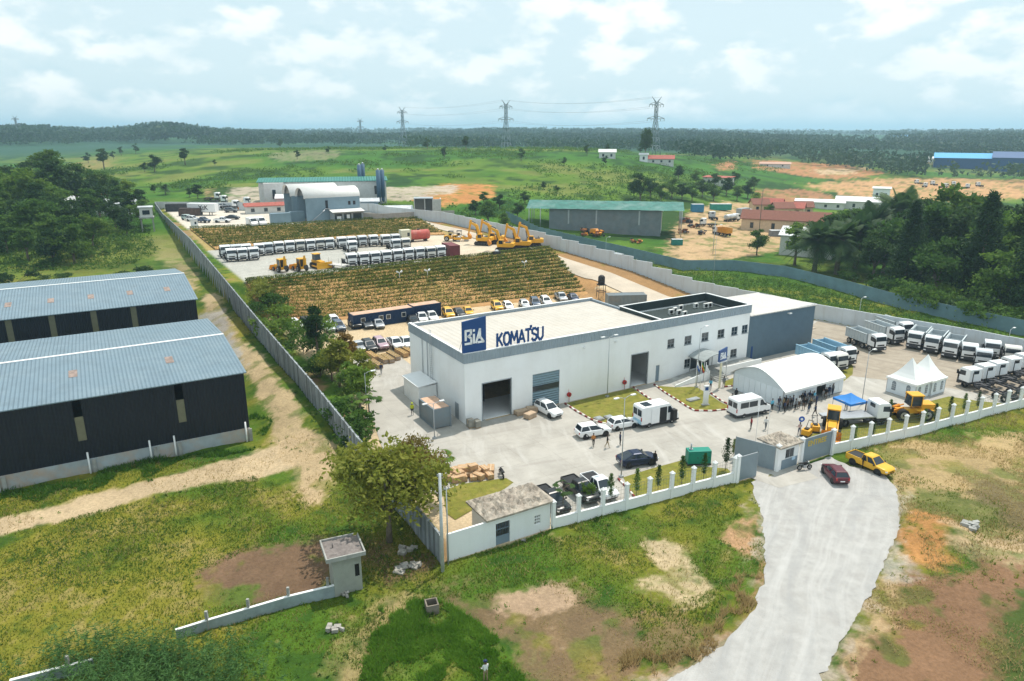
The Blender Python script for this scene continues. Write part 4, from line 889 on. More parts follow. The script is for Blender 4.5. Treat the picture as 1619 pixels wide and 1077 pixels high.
def leaf(name, u, v, rz, l, h, label, text=None):
    r = empty(name, WH(u, v), rz, label, 'gate'); b = MB(); b.bb(0, l, -.03, .03, .12, h); b.build('sheet_panel', [M_GATE], r)
    b = MB(); [b.bb(0, l, -.05, .05, z, z + .08) for z in (.08, h)]; [b.bb(x, x + .07, -.05, .05, .1, h + .08) for x in (0, l - .07)]; b.build('gate_frame', [M_FRAME], r)
    if text: k = part('lettering', text_mesh(text, .92, mat('lettering_yellow', (.60, .42, .04), .6), .015, .01), r, (l * .46, -.045, h * .76)); k.rotation_euler = (R(90), 0, 0)
leaf('fixed_gate_panel', 18.6, -28.5, ROT - .04, 2.6, 2.9, 'grey fixed gate panel at the end of the low front wall')
leaf('gate', 24.0, -28.7, ROT + R(112), 4.6, 2.9, 'grey gate leaf standing open beside the guard booth')
leaf('gate', 28.3, -29.1, ROT - .02, 4.85, 3.0, 'closed grey sliding gate with yellow lettering', 'ENTREE')
M_RUBROOF = mat('rubble_roof', (.40, .35, .29), .95, var=.35, scale=1.6, dirt=(.16, .13, .11), dirt_amt=.7, bump=.9, bscale=6)
def rubroof(x0, x1, y0, y1, z, amp=.25):
    n, m = 28, 16; b = MB(); vs = []
    for j in range(m):
        for i in range(n):
            e = min(i, n - 1 - i, j, m - 1 - j)
            vs.append((x0 + (x1 - x0) * i / (n - 1), y0 + (y1 - y0) * j / (m - 1), z + (amp * min(e, 2) / 2 * random.random() if e else 0)))
    b.add(vs, [(j * n + i, j * n + i + 1, (j + 1) * n + i + 1, (j + 1) * n + i) for j in range(m - 1) for i in range(n - 1)]); b.bb(x0, x1, y0, y1, z - .18, z - .004); return b
def booth():
    r = empty('guard_booth', WH(24.5, -29.0), ROT, 'small white guard booth with a rubble covered roof beside the gate', 'guard booth')
    b = MB(); panel_holes(b, 0, 3.1, 0, 2.8, [(.85, 2.3, 1.25, 2.4)], 0, .15); b.bb(0, .15, .15, 2.6, 0, 2.8); b.bb(2.95, 3.1, .15, 2.6, 0, 2.8); b.bb(.15, 2.95, 2.45, 2.6, 0, 2.8); b.build('wall', [M_WALL], r)
    b = MB(); b.bb(.3, 2.95, -.03, 0, -.3, 1.2); b.build('painted_skirt', [M_GREYBLUE], r)
    b = MB(); [b.bb(*q) for q in ((.85, .92, .02, .1, 1.25, 2.4), (2.23, 2.3, .02, .1, 1.25, 2.4), (.92, 2.23, .02, .1, 1.25, 1.32), (.92, 2.23, .02, .1, 2.33, 2.4), (1.55, 1.6, .02, .1, 1.32, 2.33))]; o = b.build('window', [M_FRAME], r); b = MB(); b.bb(.92, 2.23, .05, .07, 1.32, 2.33); b.build('pane', [M_GLASS], o)
    b = MB(); b.bb(-.06, 0, .9, 1.9, 1.5, 2.4); b.build('side_window', [M_GLASS], r)
    b = MB(); b.bb(2.0, 2.55, -.06, -.03, .85, 1.2); b.build('notice_board', [mat('notice_pale_blue', (.42, .58, .72), .5)], r)
    rubroof(-.55, 3.3, -.4, 3.0, 3.02).build('roof', [M_RUBROOF], r)
booth()
def service_block():
    r = empty('service_block', WH(-15.1, -26.0), ROT, 'white service block with rubble strewn flat roof and a barred door', 'outbuilding')
    b = MB(); panel_holes(b, 4.0, 10.6, -.6, 2.9, [(4.6, 6.1, -.6, 2.3), (8.8, 9.5, .9, 1.9)], 0, .2); b.bb(4.0, 4.2, .2, 3.6, -.6, 2.9); b.bb(10.4, 10.6, .2, 3.6, -.6, 2.9); b.bb(4.2, 10.4, 3.4, 3.6, -.6, 2.9); b.bb(-.3, 4.0, 0.02, .22, -1, 2.75); b.build('wall', [M_WALL], r)
    rubroof(3.5, 10.95, -.35, 3.9, 3.12, .45).build('roof', [M_RUBROOF], r)
    b = MB(); b.bb(4.6, 6.1, .12, .16, -.3, .85)
    for i in range(9): b.tube((4.68 + i * .17, .14, .85), (4.68 + i * .17, .14, 2.3), .022, n=5)
    b.bb(4.6, 6.1, .1, .18, .8, .9); b.bb(4.6, 6.1, .1, .18, 1.55, 1.6); b.build('barred_door', [M_GREYBLUE], r)
    b = MB()
    for i in range(4): b.bb(8.8, 9.5, .05, .15, .9 + i * .31, .97 + i * .31)
    for i in range(4): b.bb(8.8 + i * .21, 8.87 + i * .21, .06, .14, .9, 1.9)
    b.build('vent_grille', [M_WALL], r)
    b = MB(); b.bb(4.25, 10.35, .3, 3.3, -.5, -.4); b.build('floor', [M_DARK], r)
service_block()
def guard_hut():
    p = XY(-25.6, -25.8); r = empty('concrete_hut', (p[0], p[1], 0), ROT - .12, 'bare concrete guard hut with an overhanging flat roof on the grass', 'hut')
    mw = mat('hut_render', (.33, .34, .30), .9, var=.12, scale=.8, dirt=(.17, .17, .15), dirt_amt=.5)
    b = MB(); panel_holes(b, 0, 2.3, -.7, 3.6, [(1.75, 2.12, 1.5, 2.65)], 0, .15); b.bb(0, .15, .15, 2.3, -.7, 3.6); b.bb(2.15, 2.3, .15, 2.3, -.7, 3.6); b.bb(.15, 2.15, 2.15, 2.3, -.7, 3.6); b.build('wall', [mw], r)
    b = MB(); b.bb(1.75, 2.12, .05, .08, 1.5, 2.65); [b.bb(1.75 + i * .17, 1.78 + i * .17, .0, .05, 1.5, 2.65) for i in range(3)]; b.build('window', [M_BLACK], r)
    b = MB(); b.bb(-.55, 2.65, -.5, 2.7, 3.6, 3.75)
    for q in ((-.55, 2.65, -.5, -.38, 3.75, 3.95), (-.55, 2.65, 2.58, 2.7, 3.75, 3.95), (-.55, -.43, -.38, 2.58, 3.75, 3.95), (2.53, 2.65, -.38, 2.58, 3.75, 3.95)): b.bb(*q)
    ro = b.build('roof', [M_CONC], r); b = MB(); b.bb(-.42, 2.52, -.37, 2.57, 3.752, 3.78); b.tube((.3, 1.4, 3.7), (.3, 1.4, 4.25), .05, n=6); b.build('roof_deck', [mat('roof_deck_stained', (.19, .165, .155), .95, var=.35, scale=2.5)], ro)
guard_hut()
def yard_wall():
    def mk(px, label, posts):
        pts = [G(a, c) for a, c in px]; p0 = pts[0]; r = empty('low_wall', (p0[0], p0[1], 0), 0, label, 'wall'); b = MB(); c = MB()
        for P, Q in zip(pts[:-1], pts[1:]):
            d = Q - P; a = math.atan2(d[1], d[0]); m = (P + Q) / 2 - p0; l = np.hypot(*d); b.box((m[0], m[1], .1), (l, .18, 1.9), 0, a); c.box((m[0], m[1], 1.07), (l, .22, .05), 0, a)
        b.build('wall_panel', [mat('low_wall_render', (.30, .36, .37), .9, var=.14, dirt=(.14, .16, .15), dirt_amt=.5)], r); c.build('coping', [M_WALL], r)
        for q in posts: P = G(*q) - p0; b = MB(); b.box((P[0], P[1], .9), (.2, .2, 1.9)); b.build('post', [M_CONC], r)
    mk([(541, 940), (460, 960), (397, 979), (330, 999), (280, 1015)], 'low grey wall with stub posts running from the concrete hut', [(520, 944), (458, 960), (395, 979), (330, 999)])
    mk([(150, 1062), (88, 1078), (20, 1096)], 'broken end of low grey wall among reeds at the bottom edge', [(112, 1072)])
yard_wall()

# ================================================================== TENTS, LIGHTS, YARD EQUIPMENT
def proj(P):
    x, y, z = P[0], P[1], P[2] - HC
    fw = y * math.cos(PITCH) - z * math.sin(PITCH); up = y * math.sin(PITCH) + z * math.cos(PITCH)
    return CX + FPX * x / fw, CY - FPX * up / fw
def tall(P, ytop):                                         # how tall a thing standing at P is when its top shows at this height
    lo, hi = 0.0, 80.0
    for _ in range(40):
        m = (lo + hi) / 2
        if proj((P[0], P[1], P[2] + m))[1] > ytop: lo = m
        else: hi = m
    return lo
def GZ(px, py, n=4):                                       # a spot on the made ground inside the wall
    z = 0.0
    for _ in range(30):
        p = G(px, py, z); q = H1(p[0], p[1]); z = z + .5 * (q - z)
    return Vector((p[0], p[1], H1(p[0], p[1]) + .06))
M_TENT = mat('tent_fabric_white', (.84, .84, .82), .55, var=.015, scale=.3)
M_TENTW = mat('tent_wall_pvc', (.70, .76, .80), .5, var=.05, scale=.5)
M_CLEAR = mat('tent_window_film', (.13, .17, .21), .2, spec=.6)
def marquee():
    r = empty('marquee', WH(40.3, -16.5, .06), ROT, 'big white curved roof marquee with people crowding its entrance', 'marquee')
    L_, W_, e, h = 12.4, 9.0, 2.65, 2.0; n = 14
    arc = [(-.45 + (W_ + .9) * i / n, e - .18 + (h + .18) * (1 - abs(2 * i / n - 1) ** 1.65)) for i in range(n + 1)]
    b = MB(); b.loft([[(x, a, z) for a, z in arc] for x in (-.35, 3, 6.5, 10, L_ + .35)], cap=False)
    b.f = [f for f in b.f]; k = len(arc)
    b = MB(); xs = [-.35, 3, 6.5, 10, L_ + .35]; vs = [(x, a, z) for x in xs for a, z in arc]
    b.add(vs, [(i * k + j, i * k + j + 1, (i + 1) * k + j + 1, (i + 1) * k + j) for i in range(4) for j in range(k - 1)], 0, True)
    for y in (arc[0][0], arc[-1][0]): b.bb(-.35, L_ + .35, y - .02, y + .02, e - .5, e - .17)
    b.build('tent_roof', [M_TENT], r)
    for x in (0, L_):
        g = MB(); pts = [(a, z - .06) for a, z in arc if 0 <= a <= W_]; pts = [(0, e - .1)] + pts + [(W_, e - .1)]
        g.prism(pts, x - .02, x + .02, 0, 'x'); g.build('gable', [mat('tent_gable', (.60, .66, .69), .5, var=.04)], r)
    for s, (y0, x0) in enumerate(((0, 0), (W_, 0))):
        b = MB(); skip = (7, 8) if s == 0 else ()
        for i in range(13):
            if i in skip: continue
            b.bb(i + .02, i + .98, y0 - .02, y0 + .02, .03, e - .1)
        b.build('side_wall', [M_TENTW], r)
    for x in (0, L_):
        b = MB()
        for i in range(9): b.bb(x - .025, x + .025, i * W_ / 9 + .02, (i + 1) * W_ / 9 - .02, .03, e - .1)
        b.build('end_wall', [M_TENTW], r)
    b = MB()
    for x in np.linspace(0, L_, 5):
        for y in (0.06, W_ - .06): b.box((x, y, e / 2), (.1, .1, e))
    b.build('frame', [M_STEEL], r)
    b = MB(); b.bb(-.1, L_ + .1, -.1, W_ + .1, .0, .025); b.build('floor', [mat('tent_floor_grey', (.25, .26, .27), .9)], r)
marquee()
def pagoda(u, v, lab):
    r = empty('pagoda_tent', WH(u, v, .06), ROT, lab, 'tent', 'white peaked pagoda tents'); a, c = 1.75, 2.15; e, h = 2.35, 3.1
    b = MB(); rings = []
    for t in (0, .12, .28, .45, .62, .78, .9, 1):
        k = 1 - t; z = e + h * (t ** 1.7 * .8 + t * .2); sx = (a + .15) * (k + .015); sy = (c + .15) * (k + .015)
        rings.append([(-sx, -sy, z), (0, -sy, z - .05 * k), (sx, -sy, z), (sx, 0, z - .05 * k), (sx, sy, z), (0, sy, z - .05 * k), (-sx, sy, z), (-sx, 0, z - .05 * k)])
    b.loft(rings, 0, False); o = b.build('tent_roof', [M_TENT], r)
    v_ = MB(); A, Cc = a + .15, c + .15
    for q in ((-A, A, -Cc - .02, -Cc), (-A, A, Cc, Cc + .02), (-A - .02, -A, -Cc, Cc), (A, A + .02, -Cc, Cc)): v_.bb(*q, e - .28, e)
    v_.build('valance', [M_TENT], o)
    def side(dx, dy, l, nx, ny):
        w_ = MB(); cen = Vector((nx * a, ny * c, 0)); d = Vector((dx, dy, 0))
        w_.box((cen.x, cen.y, e / 2 - .1), (l if dx else .03, l if dy else .03, e - .25)); o = w_.build('tent_wall', [M_TENTW], r)
        for s in (-.25, .25):
            f = MB(); m = cen + d * (s * l) + Vector((nx, ny, 0)) * .03; ww = .3
            pts = [(-ww, .55), (ww, .55)] + [(ww * math.cos(t), 1.55 + .35 * math.sin(t)) for t in np.linspace(0, math.pi, 9)]
            P = [tuple(m + d * q + Vector((0, 0, z))) for q, z in pts]; f.add(P, [tuple(range(len(P)))])
            g = f.build('arched_window', [M_CLEAR], o)
            f = MB(); m2 = m + Vector((nx, ny, 0)) * .012
            for q in (-.15, 0, .15): p1 = m2 + d * q; f.tube(tuple(p1 + Vector((0, 0, .55))), tuple(p1 + Vector((0, 0, 1.82 if q == 0 else 1.75))), .014, n=4)
            for z in (.85, 1.15, 1.45): p1 = m2 + Vector((0, 0, z)); f.tube(tuple(p1 - d * .3), tuple(p1 + d * .3), .014, n=4)
            for ve in f.v: g.data
            f2 = f.mesh('glazing_bars', [M_TENT]); part('glazing_bars', f2, o)
    side(1, 0, 2 * a, 0, -1); side(1, 0, 2 * a, 0, 1); side(0, 1, 2 * c, -1, 0); side(0, 1, 2 * c, 1, 0)
    b = MB(); [b.box((x, y, e / 2), (.07, .07, e)) for x in (-a, a) for y in (-c, c)]; b.build('frame', [M_STEEL], r)
pagoda(60.65, -21.9, 'white peaked tent with arched windows, the one nearer the marquee'); pagoda(64.2, -22.1, 'white peaked tent with arched windows, the one nearer the truck park')
def popup():
    p = G(1344, 633, 2.15); u, v = UV(p); r = empty('pop_up_canopy', (p[0], p[1], .07), ROT + R(-8), 'bright blue pop up canopy beside the white lorry and loader', 'canopy'); a = 1.5
    b = MB(); n = 9; rings = []
    for t in (0, .25, .5, .75, 1):
        k = 1.0 - t; z = 2.2 + .95 * (t ** 1.25); s = a * (k + .01); rings.append([(-s, -s, z), (0, -s, z + .12 * k), (s, -s, z), (s, 0, z + .12 * k), (s, s, z), (0, s, z + .12 * k), (-s, s, z), (-s, 0, z + .12 * k)])
    b.loft(rings, 0, False); m = mat('canopy_blue', (.03, .20, .55), .6, var=.05); b.build('canopy_top', [m], r)
    b = MB(); [b.bb(*q, 1.95, 2.25) for q in ((-a, a, -a - .02, -a), (-a, a, a, a + .02), (-a - .02, -a, -a, a), (a, a + .02, -a, a))]; b.build('valance', [m], r)
    for x in (-a + .05, a - .05):
        for y in (-a + .05, a - .05): b = MB(); b.box((x, y, 1.1), (.05, .05, 2.2)); b.build('leg', [M_STEEL], r)
popup()
def lamp(px, py, ytop, label, arms=2, P=None, thick=.07, rz=0):
    P = P or GZ(px, py); h = tall(P, ytop); r = empty('street_lamp', P, ROT + rz, label, 'street lamp')
    b = MB(); b.tube((0, 0, 0), (0, 0, h), thick, thick * .6, 8); b.box((0, 0, .1), (.4, .4, .2)); b.build('pole', [M_POLE], r)
    for s in ((-1, 1) if arms == 2 else (1,)):
        b = MB(); b.path([(0, 0, h - .1), (s * .5, 0, h + .1), (s * .9, 0, h + .15)], .03); o = b.build('arm', [M_POLE], r)
        b = MB(); b.box((s * 1.15, 0, h + .15), (.62, .28, .1)); b.box((s * 1.15, 0, h + .09), (.5, .22, .03), 1); b.build('lamp_head', [M_WHITE, M_LAMP], o)
lamp(960, 628, 533, 'tall double headed street lamp on the lawn below the workshop wall'); lamp(1101, 613, 519, 'single armed street lamp by the flagpoles in front of the office', 1)
lamp(982, 755, 629, 'double headed street lamp beside the dark blue car'); lamp(687, 694, 638, 'double headed street lamp in front of the workshop gable')
lamp(1362, 640, 556, 'slim street lamp between the marquee and the peaked tents', 1, thick=.06); lamp(1356, 514, 472, 'slim street lamp by the tippers at the far wall', 1, thick=.06)
lamp(1590, 560, 521, 'slim street lamp rising behind the front facing lorries on the right', 1, thick=.06); lamp(531, 545, 520, 'slim street lamp in front of the parked cars near the trees', 1, thick=.05)
lamp(581, 664, 590, 'slim street lamp at the edge of the side driveway by the shrubs', 1, thick=.05); lamp(1126, 462, 357, 'tall slim mast behind the office roof', 1, thick=.05); lamp(957, 418, 376, 'slim lamp post beside the service road and white cabin', 1, thick=.05)
def upole(px, py, ytop, th, m, label):
    p = T(px, py); h = tall(p, ytop); r = empty('utility_pole', (p[0], p[1], p[2] - .3), .3, label, 'utility pole'); b = MB(); b.tube((0, 0, 0), (0, 0, h + .3), th, th * .7, 10); b.build('pole', [m], r)
    b = MB(); b.box((0, 0, h + .1), (.5, .08, .08)); [b.tube((x, 0, h + .14), (x, 0, h + .28), .04, n=6) for x in (-.2, .2)]; b.build('insulator_bracket', [M_STEEL], r)
upole(700, 903, 749, .17, mat('pole_pale', (.50, .53, .54), .8, dirt=(.32, .32, .30), dirt_amt=.5), 'pale thick concrete utility pole at the corner of the precast wall')
upole(709, 893, 770, .07, M_POLE, 'thin grey pole next to the thick concrete pole'); upole(1197, 398, 300, .12, M_BARK, 'thin brown wooden pole beside the broad tree in the scrap yard')
upole(1127, 402, 350, .10, M_POLE, 'thin pale pole on the bank at the edge of the scrap yard')
def flag(px, py, ytop, cols, label):
    P = GZ(px, py); h = tall(P, ytop); r = empty('flagpole', P, ROT, label, 'flagpole'); b = MB(); b.tube((0, 0, 0), (0, 0, h), .045, .03, 8); b.ball((0, 0, h), .07); b.build('pole', [M_WHITE], r)
    b = MB(); n = 6
    for j, c in enumerate(cols):
        vs = []
        for i in range(n + 1):
            for q in (j / len(cols), (j + 1) / len(cols)): vs.append((.06 + i * .09 + .04 * q, .07 * math.sin(i * 1.7 + q * 3), h - .1 - q * 1.1 - i * .16))
        b.add(vs, [(2 * i, 2 * i + 1, 2 * i + 3, 2 * i + 2) for i in range(n)], j)
    b.build('flag', [mat('flag_' + c, dict(green=(.02, .22, .06), gold=(.65, .42, .03), red=(.50, .03, .03), white=(.75, .75, .75), blue=(.03, .12, .4))[c], .8) for c in cols], r)
flag(1099, 616, 570, ('white', 'blue'), 'flagpole with a white and blue flag by the entrance steps'); flag(1106, 619, 571, ('green', 'gold', 'red'), 'flagpole with a green, gold and red flag'); flag(1113, 622, 574, ('white',), 'flagpole with a plain white flag nearest the steps')
def signs():
    P = GZ(1115, 641); r = empty('totem_sign', P, ROT + R(-20), 'white upright totem sign on the kerbed island lawn', 'sign'); b = MB(); b.box((0, 0, 1.45), (.75, .22, 2.9)); b.build('panel', [M_WHITE], r)
    b = MB(); b.box((0, -.12, 2.45), (.5, .02, .5)); b.build('logo_patch', [M_BLUE], r); b = MB(); b.box((0, 0, .06), (1.1, .5, .12)); b.build('plinth', [M_CONC], r)
    P = GZ(1137, 614); h = tall(P, 550); r = empty('pole_sign', P, ROT + R(8), 'navy sign board with white letters on a tall pale post', 'sign')
    b = MB(); b.box((0, 0, h * .42), (.28, .2, h * .84)); b.build('post', [mat('post_cream', (.70, .64, .46), .6)], r); b = MB(); b.prism([(-.95, h - 2.0), (.95, h - 2.0), (.95, h), (-.95, h - .3)], -.22, -.02); o = b.build('sign_board', [M_BLUE], r)
    b = MB(); emblem(b, .95, 0, .04); b.build('emblem', [M_LETW], o, (0, -.24, h - 1.6)); b = MB(); b.box((0, -.1, h - 2.15), (2.0, .3, .1)); b.build('shelf', [M_WHITE], r)
    P = GZ(1264, 690); r = empty('road_sign', P, 0, 'round blue sign on a post behind the guard booth', 'sign'); b = MB(); b.tube((0, 0, 0), (0, 0, 2.3), .035, n=6); b.build('post', [M_STEEL], r); b = MB(); b.tube((0, -.08, 2.3), (0, -.05, 2.3), .38, n=20); b.build('sign_disc', [mat('sign_blue_round', (.03, .10, .42), .5)], r)
    b = MB(); b.tube((0, -.09, 2.3), (0, -.081, 2.3), .16, n=16); b.build('sign_emblem', [M_LETW], r)
    for px, py, yt, lab in ((1194, 702, 640, 'slim white pole standing in the concrete yard behind the gate'), (1213, 690, 640, 'slim white pole between the minibus and the guard booth')):
        P = GZ(px, py); r = empty('slim_pole', P, 0, lab, 'pole'); b = MB(); b.tube((0, 0, 0), (0, 0, tall(P, yt)), .035, .025, 6); b.build('shaft', [M_WHITE], r); b = MB(); b.box((0, 0, .05), (.25, .25, .1)); b.build('foot', [M_CONC], r)
signs()
def genset(P, rz, label, s=1.0):
    m = mat('genset_green', (.012, .22, .16), .5, var=.06); r = empty('generator', P, rz, label, 'generator'); r.scale = (s, s, s)
    b = MB(); b.bb(-1.35, 1.35, -.6, .6, .18, 1.75); b.build('canopy', [m], r, bevel=.05); b = MB(); b.bb(-1.4, 1.4, -.62, .62, .0, .16); b.build('base_frame', [M_CHAS], r)
    b = MB(); b.tube((-.9, 0, 1.75), (-.9, 0, 2.5), .09, n=10); b.bb(-1.1, -.7, -.2, .2, 1.75, 1.85); b.build('exhaust', [M_STEEL], r)
    for x in (-.65, .65): b = MB(); b.bb(x - .5, x + .5, -.63, -.605, .35, 1.6); o = b.build('side_door', [m], r); b = MB(); b.bb(x + .35, x + .42, -.66, -.63, .9, 1.05); b.build('handle', [M_BLACK], o)
    b = MB(); [b.bb(1.355, 1.37, -.5, .5, .4 + i * .16, .48 + i * .16) for i in range(7)]; b.build('air_louvre', [M_BLACK], r)
genset(GZ(1103, 733), ROT - .45, 'teal green generator on the lawn strip behind the front wall'); genset(GZ(1004, 423), ROT + 1.3, 'teal green generator against the far wall beside the white cabin')
def cabin():
    P = GZ(973, 418); r = empty('site_cabin', P, ROT + R(92), 'small white flat roofed cabin with grey double door by the service road', 'cabin')
    b = MB(); b.bb(-1.6, 1.6, -1.5, 1.5, -.4, 2.9); b.build('wall', [M_WALL], r); b = MB(); b.bb(-1.7, 1.7, -1.6, 1.6, 2.9, 3.05); b.build('roof', [M_FRAME], r)
    b = MB(); b.bb(-1.66, -1.6, -.2, .9, .05, 2.2); o = b.build('door', [M_GREYBLUE], r)
    b = MB(); b.bb(-1.0, .4, 1.5, 1.55, .05, 2.2); o = b.build('double_door', [M_GREYBLUE], r); b = MB(); b.bb(-.35, -.28, 1.55, 1.6, 1.0, 1.3); b.build('handle', [M_WHITE], o)
    b = MB(); b.bb(-1.64, -1.6, -1.1, -.6, 1.1, 1.7); b.build('window', [M_GLASS], r)
cabin()
def tank_stand():
    p = WH(56, 41.5, .8); P = GZ(950, 472); r = empty('water_tank_stand', P, .2, 'black water tank on a steel stand beside the grey container', 'water tank')
    b = MB(); [b.tube((x, y, 0), (x * .9, y * .9, 3.0), .06, n=6) for x in (-.8, .8) for y in (-.8, .8)]; [b.bb(-.85, .85, y - .05, y + .05, z, z + .1) for y in (-.78, .78) for z in (1.5, 3.0)]; [b.bb(x - .05, x + .05, -.73, .73, z, z + .1) for x in (-.78, .78) for z in (1.5, 3.0)]; b.bb(-.9, .9, -.9, .9, 3.1, 3.16); b.build('stand', [M_CHAS], r)
    b = MB(); b.loft([[(q * .75 * math.cos(t), q * .75 * math.sin(t), z) for t in np.linspace(0, 2 * math.pi, 17)[:-1]] for z, q in ((3.17, .97), (3.3, 1), (3.7, 1), (3.74, 1.04), (3.8, 1), (4.3, 1), (4.34, 1.04), (4.4, 1), (4.8, 1), (5.1, .6), (5.2, .3))]); b.build('tank', [M_BLACK], r)
    for px, py, c, lab in ((973, 475, M_ORANGE, 'orange drum cement mixer behind the workshop roof edge'), (985, 480, M_YEL, 'yellow drum cement mixer near the grey container')):
        P = GZ(px, py); r = empty('cement_mixer', P, random.random(), lab, 'cement mixer'); b = MB(); b.loft([[(y_, q * math.cos(t), 1.1 + q * math.sin(t)) for t in np.linspace(0, 2 * math.pi, 13)[:-1]] for y_, q in ((-.6, .25), (-.5, .5), (0, .6), (.35, .55), (.75, .25))]); b.build('drum', [c], r)
        b = MB(); b.path([(-.5, -.4, .3), (0, -.4, 1.1), (.5, -.4, .3)], .05); b.path([(-.5, .4, .3), (0, .4, 1.1), (.5, .4, .3)], .05); b.bb(-.6, .6, -.45, .45, .25, .33); b.build('frame', [M_CHAS], r)
        for y in (-.5, .5): b = MB(); b.tube((-.5, y - .06, .25), (-.5, y + .06, .25), .25, n=12); b.build('wheel', [M_RUB], r)
tank_stand()
for i, (px, py) in enumerate([(676, 441), (829, 427), (632, 444)]):
    P = GZ(px, py); P.z += .2; r = empty('floodlight_post', P, ROT, 'short white floodlight post on the terraced bank, ' + ['middle one', 'right hand one', 'left hand one'][i], 'floodlight'); b = MB(); b.tube((0, 0, 0), (0, 0, 1.6), .05, n=6); b.build('post', [M_WHITE], r)
    for s in (-1, 1): b = MB(); b.box((s * .45, 0, 1.75), (.55, .25, .3), rz=s * .3, ry=-s * .5); b.tube((0, 0, 1.5), (s * .4, 0, 1.75), .03, n=5); b.build('floodlight_head', [M_WHITE], r)

# ---- loads and packing on the ground
def crate_stack(P, rz, l, label):
    r = empty('timber_crate', P, rz, label, 'crate', 'long timber crates beside the rear car park'); b = MB(); b.bb(-l / 2, l / 2, -.4, .4, .12, .62); b.build('load', [random.choice([M_WOOD, mat('grey_timber', (.30, .24, .19), .9, var=.3), M_CARD])], r)
    b = MB(); [b.bb(x - .05, x + .05, -.46, .46, 0, .68) for x in np.linspace(-l / 2 + .1, l / 2 - .1, 5)]; b.build('cross_batten', [M_WOOD], r)
    b = MB(); [b.bb(-l / 2, l / 2, y - .05, y + .05, .62, .7) for y in (-.35, 0, .35)]; b.build('top_plank', [mat('yellow_timber', (.50, .34, .13), .85, var=.2)], r)
for i, (px, py) in enumerate([(589, 566), (594, 579), (603, 571), (613, 570), (622, 566), (635, 561), (645, 558), (654, 554)]):
    crate_stack(GZ(px, py), ROT + R(-86) + random.uniform(-.05, .05), 3.7, 'long brown timber crate on the ground by the rear cars, %s from the left' % ORD[i])
def boxes(lst, label, cat, m):
    for i, (px, py, l, w_, h, rz, z) in enumerate(lst):
        P = GZ(px, py); P.z += z; r = empty('cardboard_box' if m is M_CARD else 'packing_crate', P, rz, label % ORD[i], cat, 'packing left on the yard')
        b = MB(); b.bb(-l / 2, l / 2, -w_ / 2, w_ / 2, .1, h); b.build('carton', [m], r, bevel=.02); b = MB(); b.bb(-l / 2, l / 2, -.06, .06, h, h + .008); b.bb(-l / 2 - .006, -l / 2, -.06, .06, h * .5, h); b.build('tape', [mat('parcel_tape', (.55, .42, .28), .4)], r)
        b = MB(); [b.bb(-l / 2, l / 2, y - .06, y + .06, 0, .1) for y in (-w_ / 2 + .08, 0, w_ / 2 - .08)]; b.build('pallet', [M_WOOD], r)
bl = []
for px, py, z in ((714, 760, 0), (722, 755, 0), (731, 758, 0), (740, 752, 0), (748, 757, 0), (756, 750, 0), (757, 758, 0), (766, 750, 0), (773, 755, 0), (733, 750, 0), (745, 748, 0), (724, 762, 0), (748, 752, .8), (762, 747, 0), (776, 748, 0)):
    bl.append((px, py, random.uniform(1.0, 1.9), random.uniform(.7, 1.1), random.uniform(.5, .95), random.uniform(0, 3), z))
boxes(bl, 'brown cardboard carton in the heap on the yard corner, %s one counted from the tree', 'carton', M_CARD)
boxes([(826, 655, 2.2, 1.0, .6, ROT, 0), (838, 661, 1.6, 1.0, .7, ROT + .3, 0), (841, 652, 1.5, .9, .75, ROT - .3, 0)], 'flat brown crate outside the workshop doorways, %s from the doorway', 'crate', mat('crate_board', (.45, .33, .23), .9, var=.25))
boxes([(744, 676, .8, .9, 1.1, ROT, 0), (754, 676, .7, 1.0, 1.0, ROT, 0)], 'wire sided crate at the workshop corner, %s from the gable', 'crate', mat('stillage_grey', (.26, .25, .22), .8, var=.3))
def netting():
    pts = [T(376, 333), T(440, 333)]; d = pts[1] - pts[0]; r = empty('barrier_netting', pts[0], math.atan2(d.y, d.x), 'strip of orange barrier netting in front of the back wall', 'netting'); l = math.hypot(d.x, d.y)
    b = MB(); n = 40; b.add([(l * i / n, .05 * math.sin(i), z) for i in range(n + 1) for z in (.1, 1.2 + .1 * math.sin(i * 2.1))], [(2 * i, 2 * i + 2, 2 * i + 3, 2 * i + 1) for i in range(n)]); b.build('net', [mat('netting_orange', (.62, .20, .03), .8, var=.2)], r)
    for x in np.linspace(0, l, 9): b = MB(); b.tube((x, 0, 0), (x, 0, 1.4), .04, n=5); b.build('stake', [M_WOOD], r)
netting()
for i, (px, py) in enumerate([(947, 664), (963, 662)]):
    P = GZ(px, py); r = empty('manhole_slab', P, ROT, 'raised concrete inspection cover on the lawn, ' + ['left one of two', 'right one of two'][i], 'inspection cover'); b = MB(); b.box((0, 0, .12), (1.1, 1.1, .24)); b.build('chamber', [M_CONC], r); b = MB(); b.box((0, 0, .27), (.8, .8, .06)); b.build('lid', [M_FRAME], r)
P = GZ(1096, 633); r = empty('manhole_slab', P, ROT, 'flat concrete slab on the kerbed island behind the totem sign', 'slab'); b = MB(); b.box((0, 0, .1), (2.0, .9, .2)); b.build('chamber', [M_CONC], r); b = MB(); b.box((0, 0, .22), (1.6, .6, .04)); b.build('lid', [M_FRAME], r)
P = T(683, 967); r = empty('well_head', (P.x, P.y, P.z - .2), .3, 'small square blockwork well standing in the tall grass', 'well')
b = MB(); [b.bb(*q, -.3, 1.1) for q in ((-.5, .5, -.5, -.4), (-.5, .5, .4, .5), (-.5, -.4, -.4, .4), (.4, .5, -.4, .4))]; b.build('wall', [mat('well_block', (.20, .17, .14), .95, var=.3)], r); b = MB(); b.bb(-.4, .4, -.4, .4, .2, .25); b.build('well_water', [M_DARK], r)
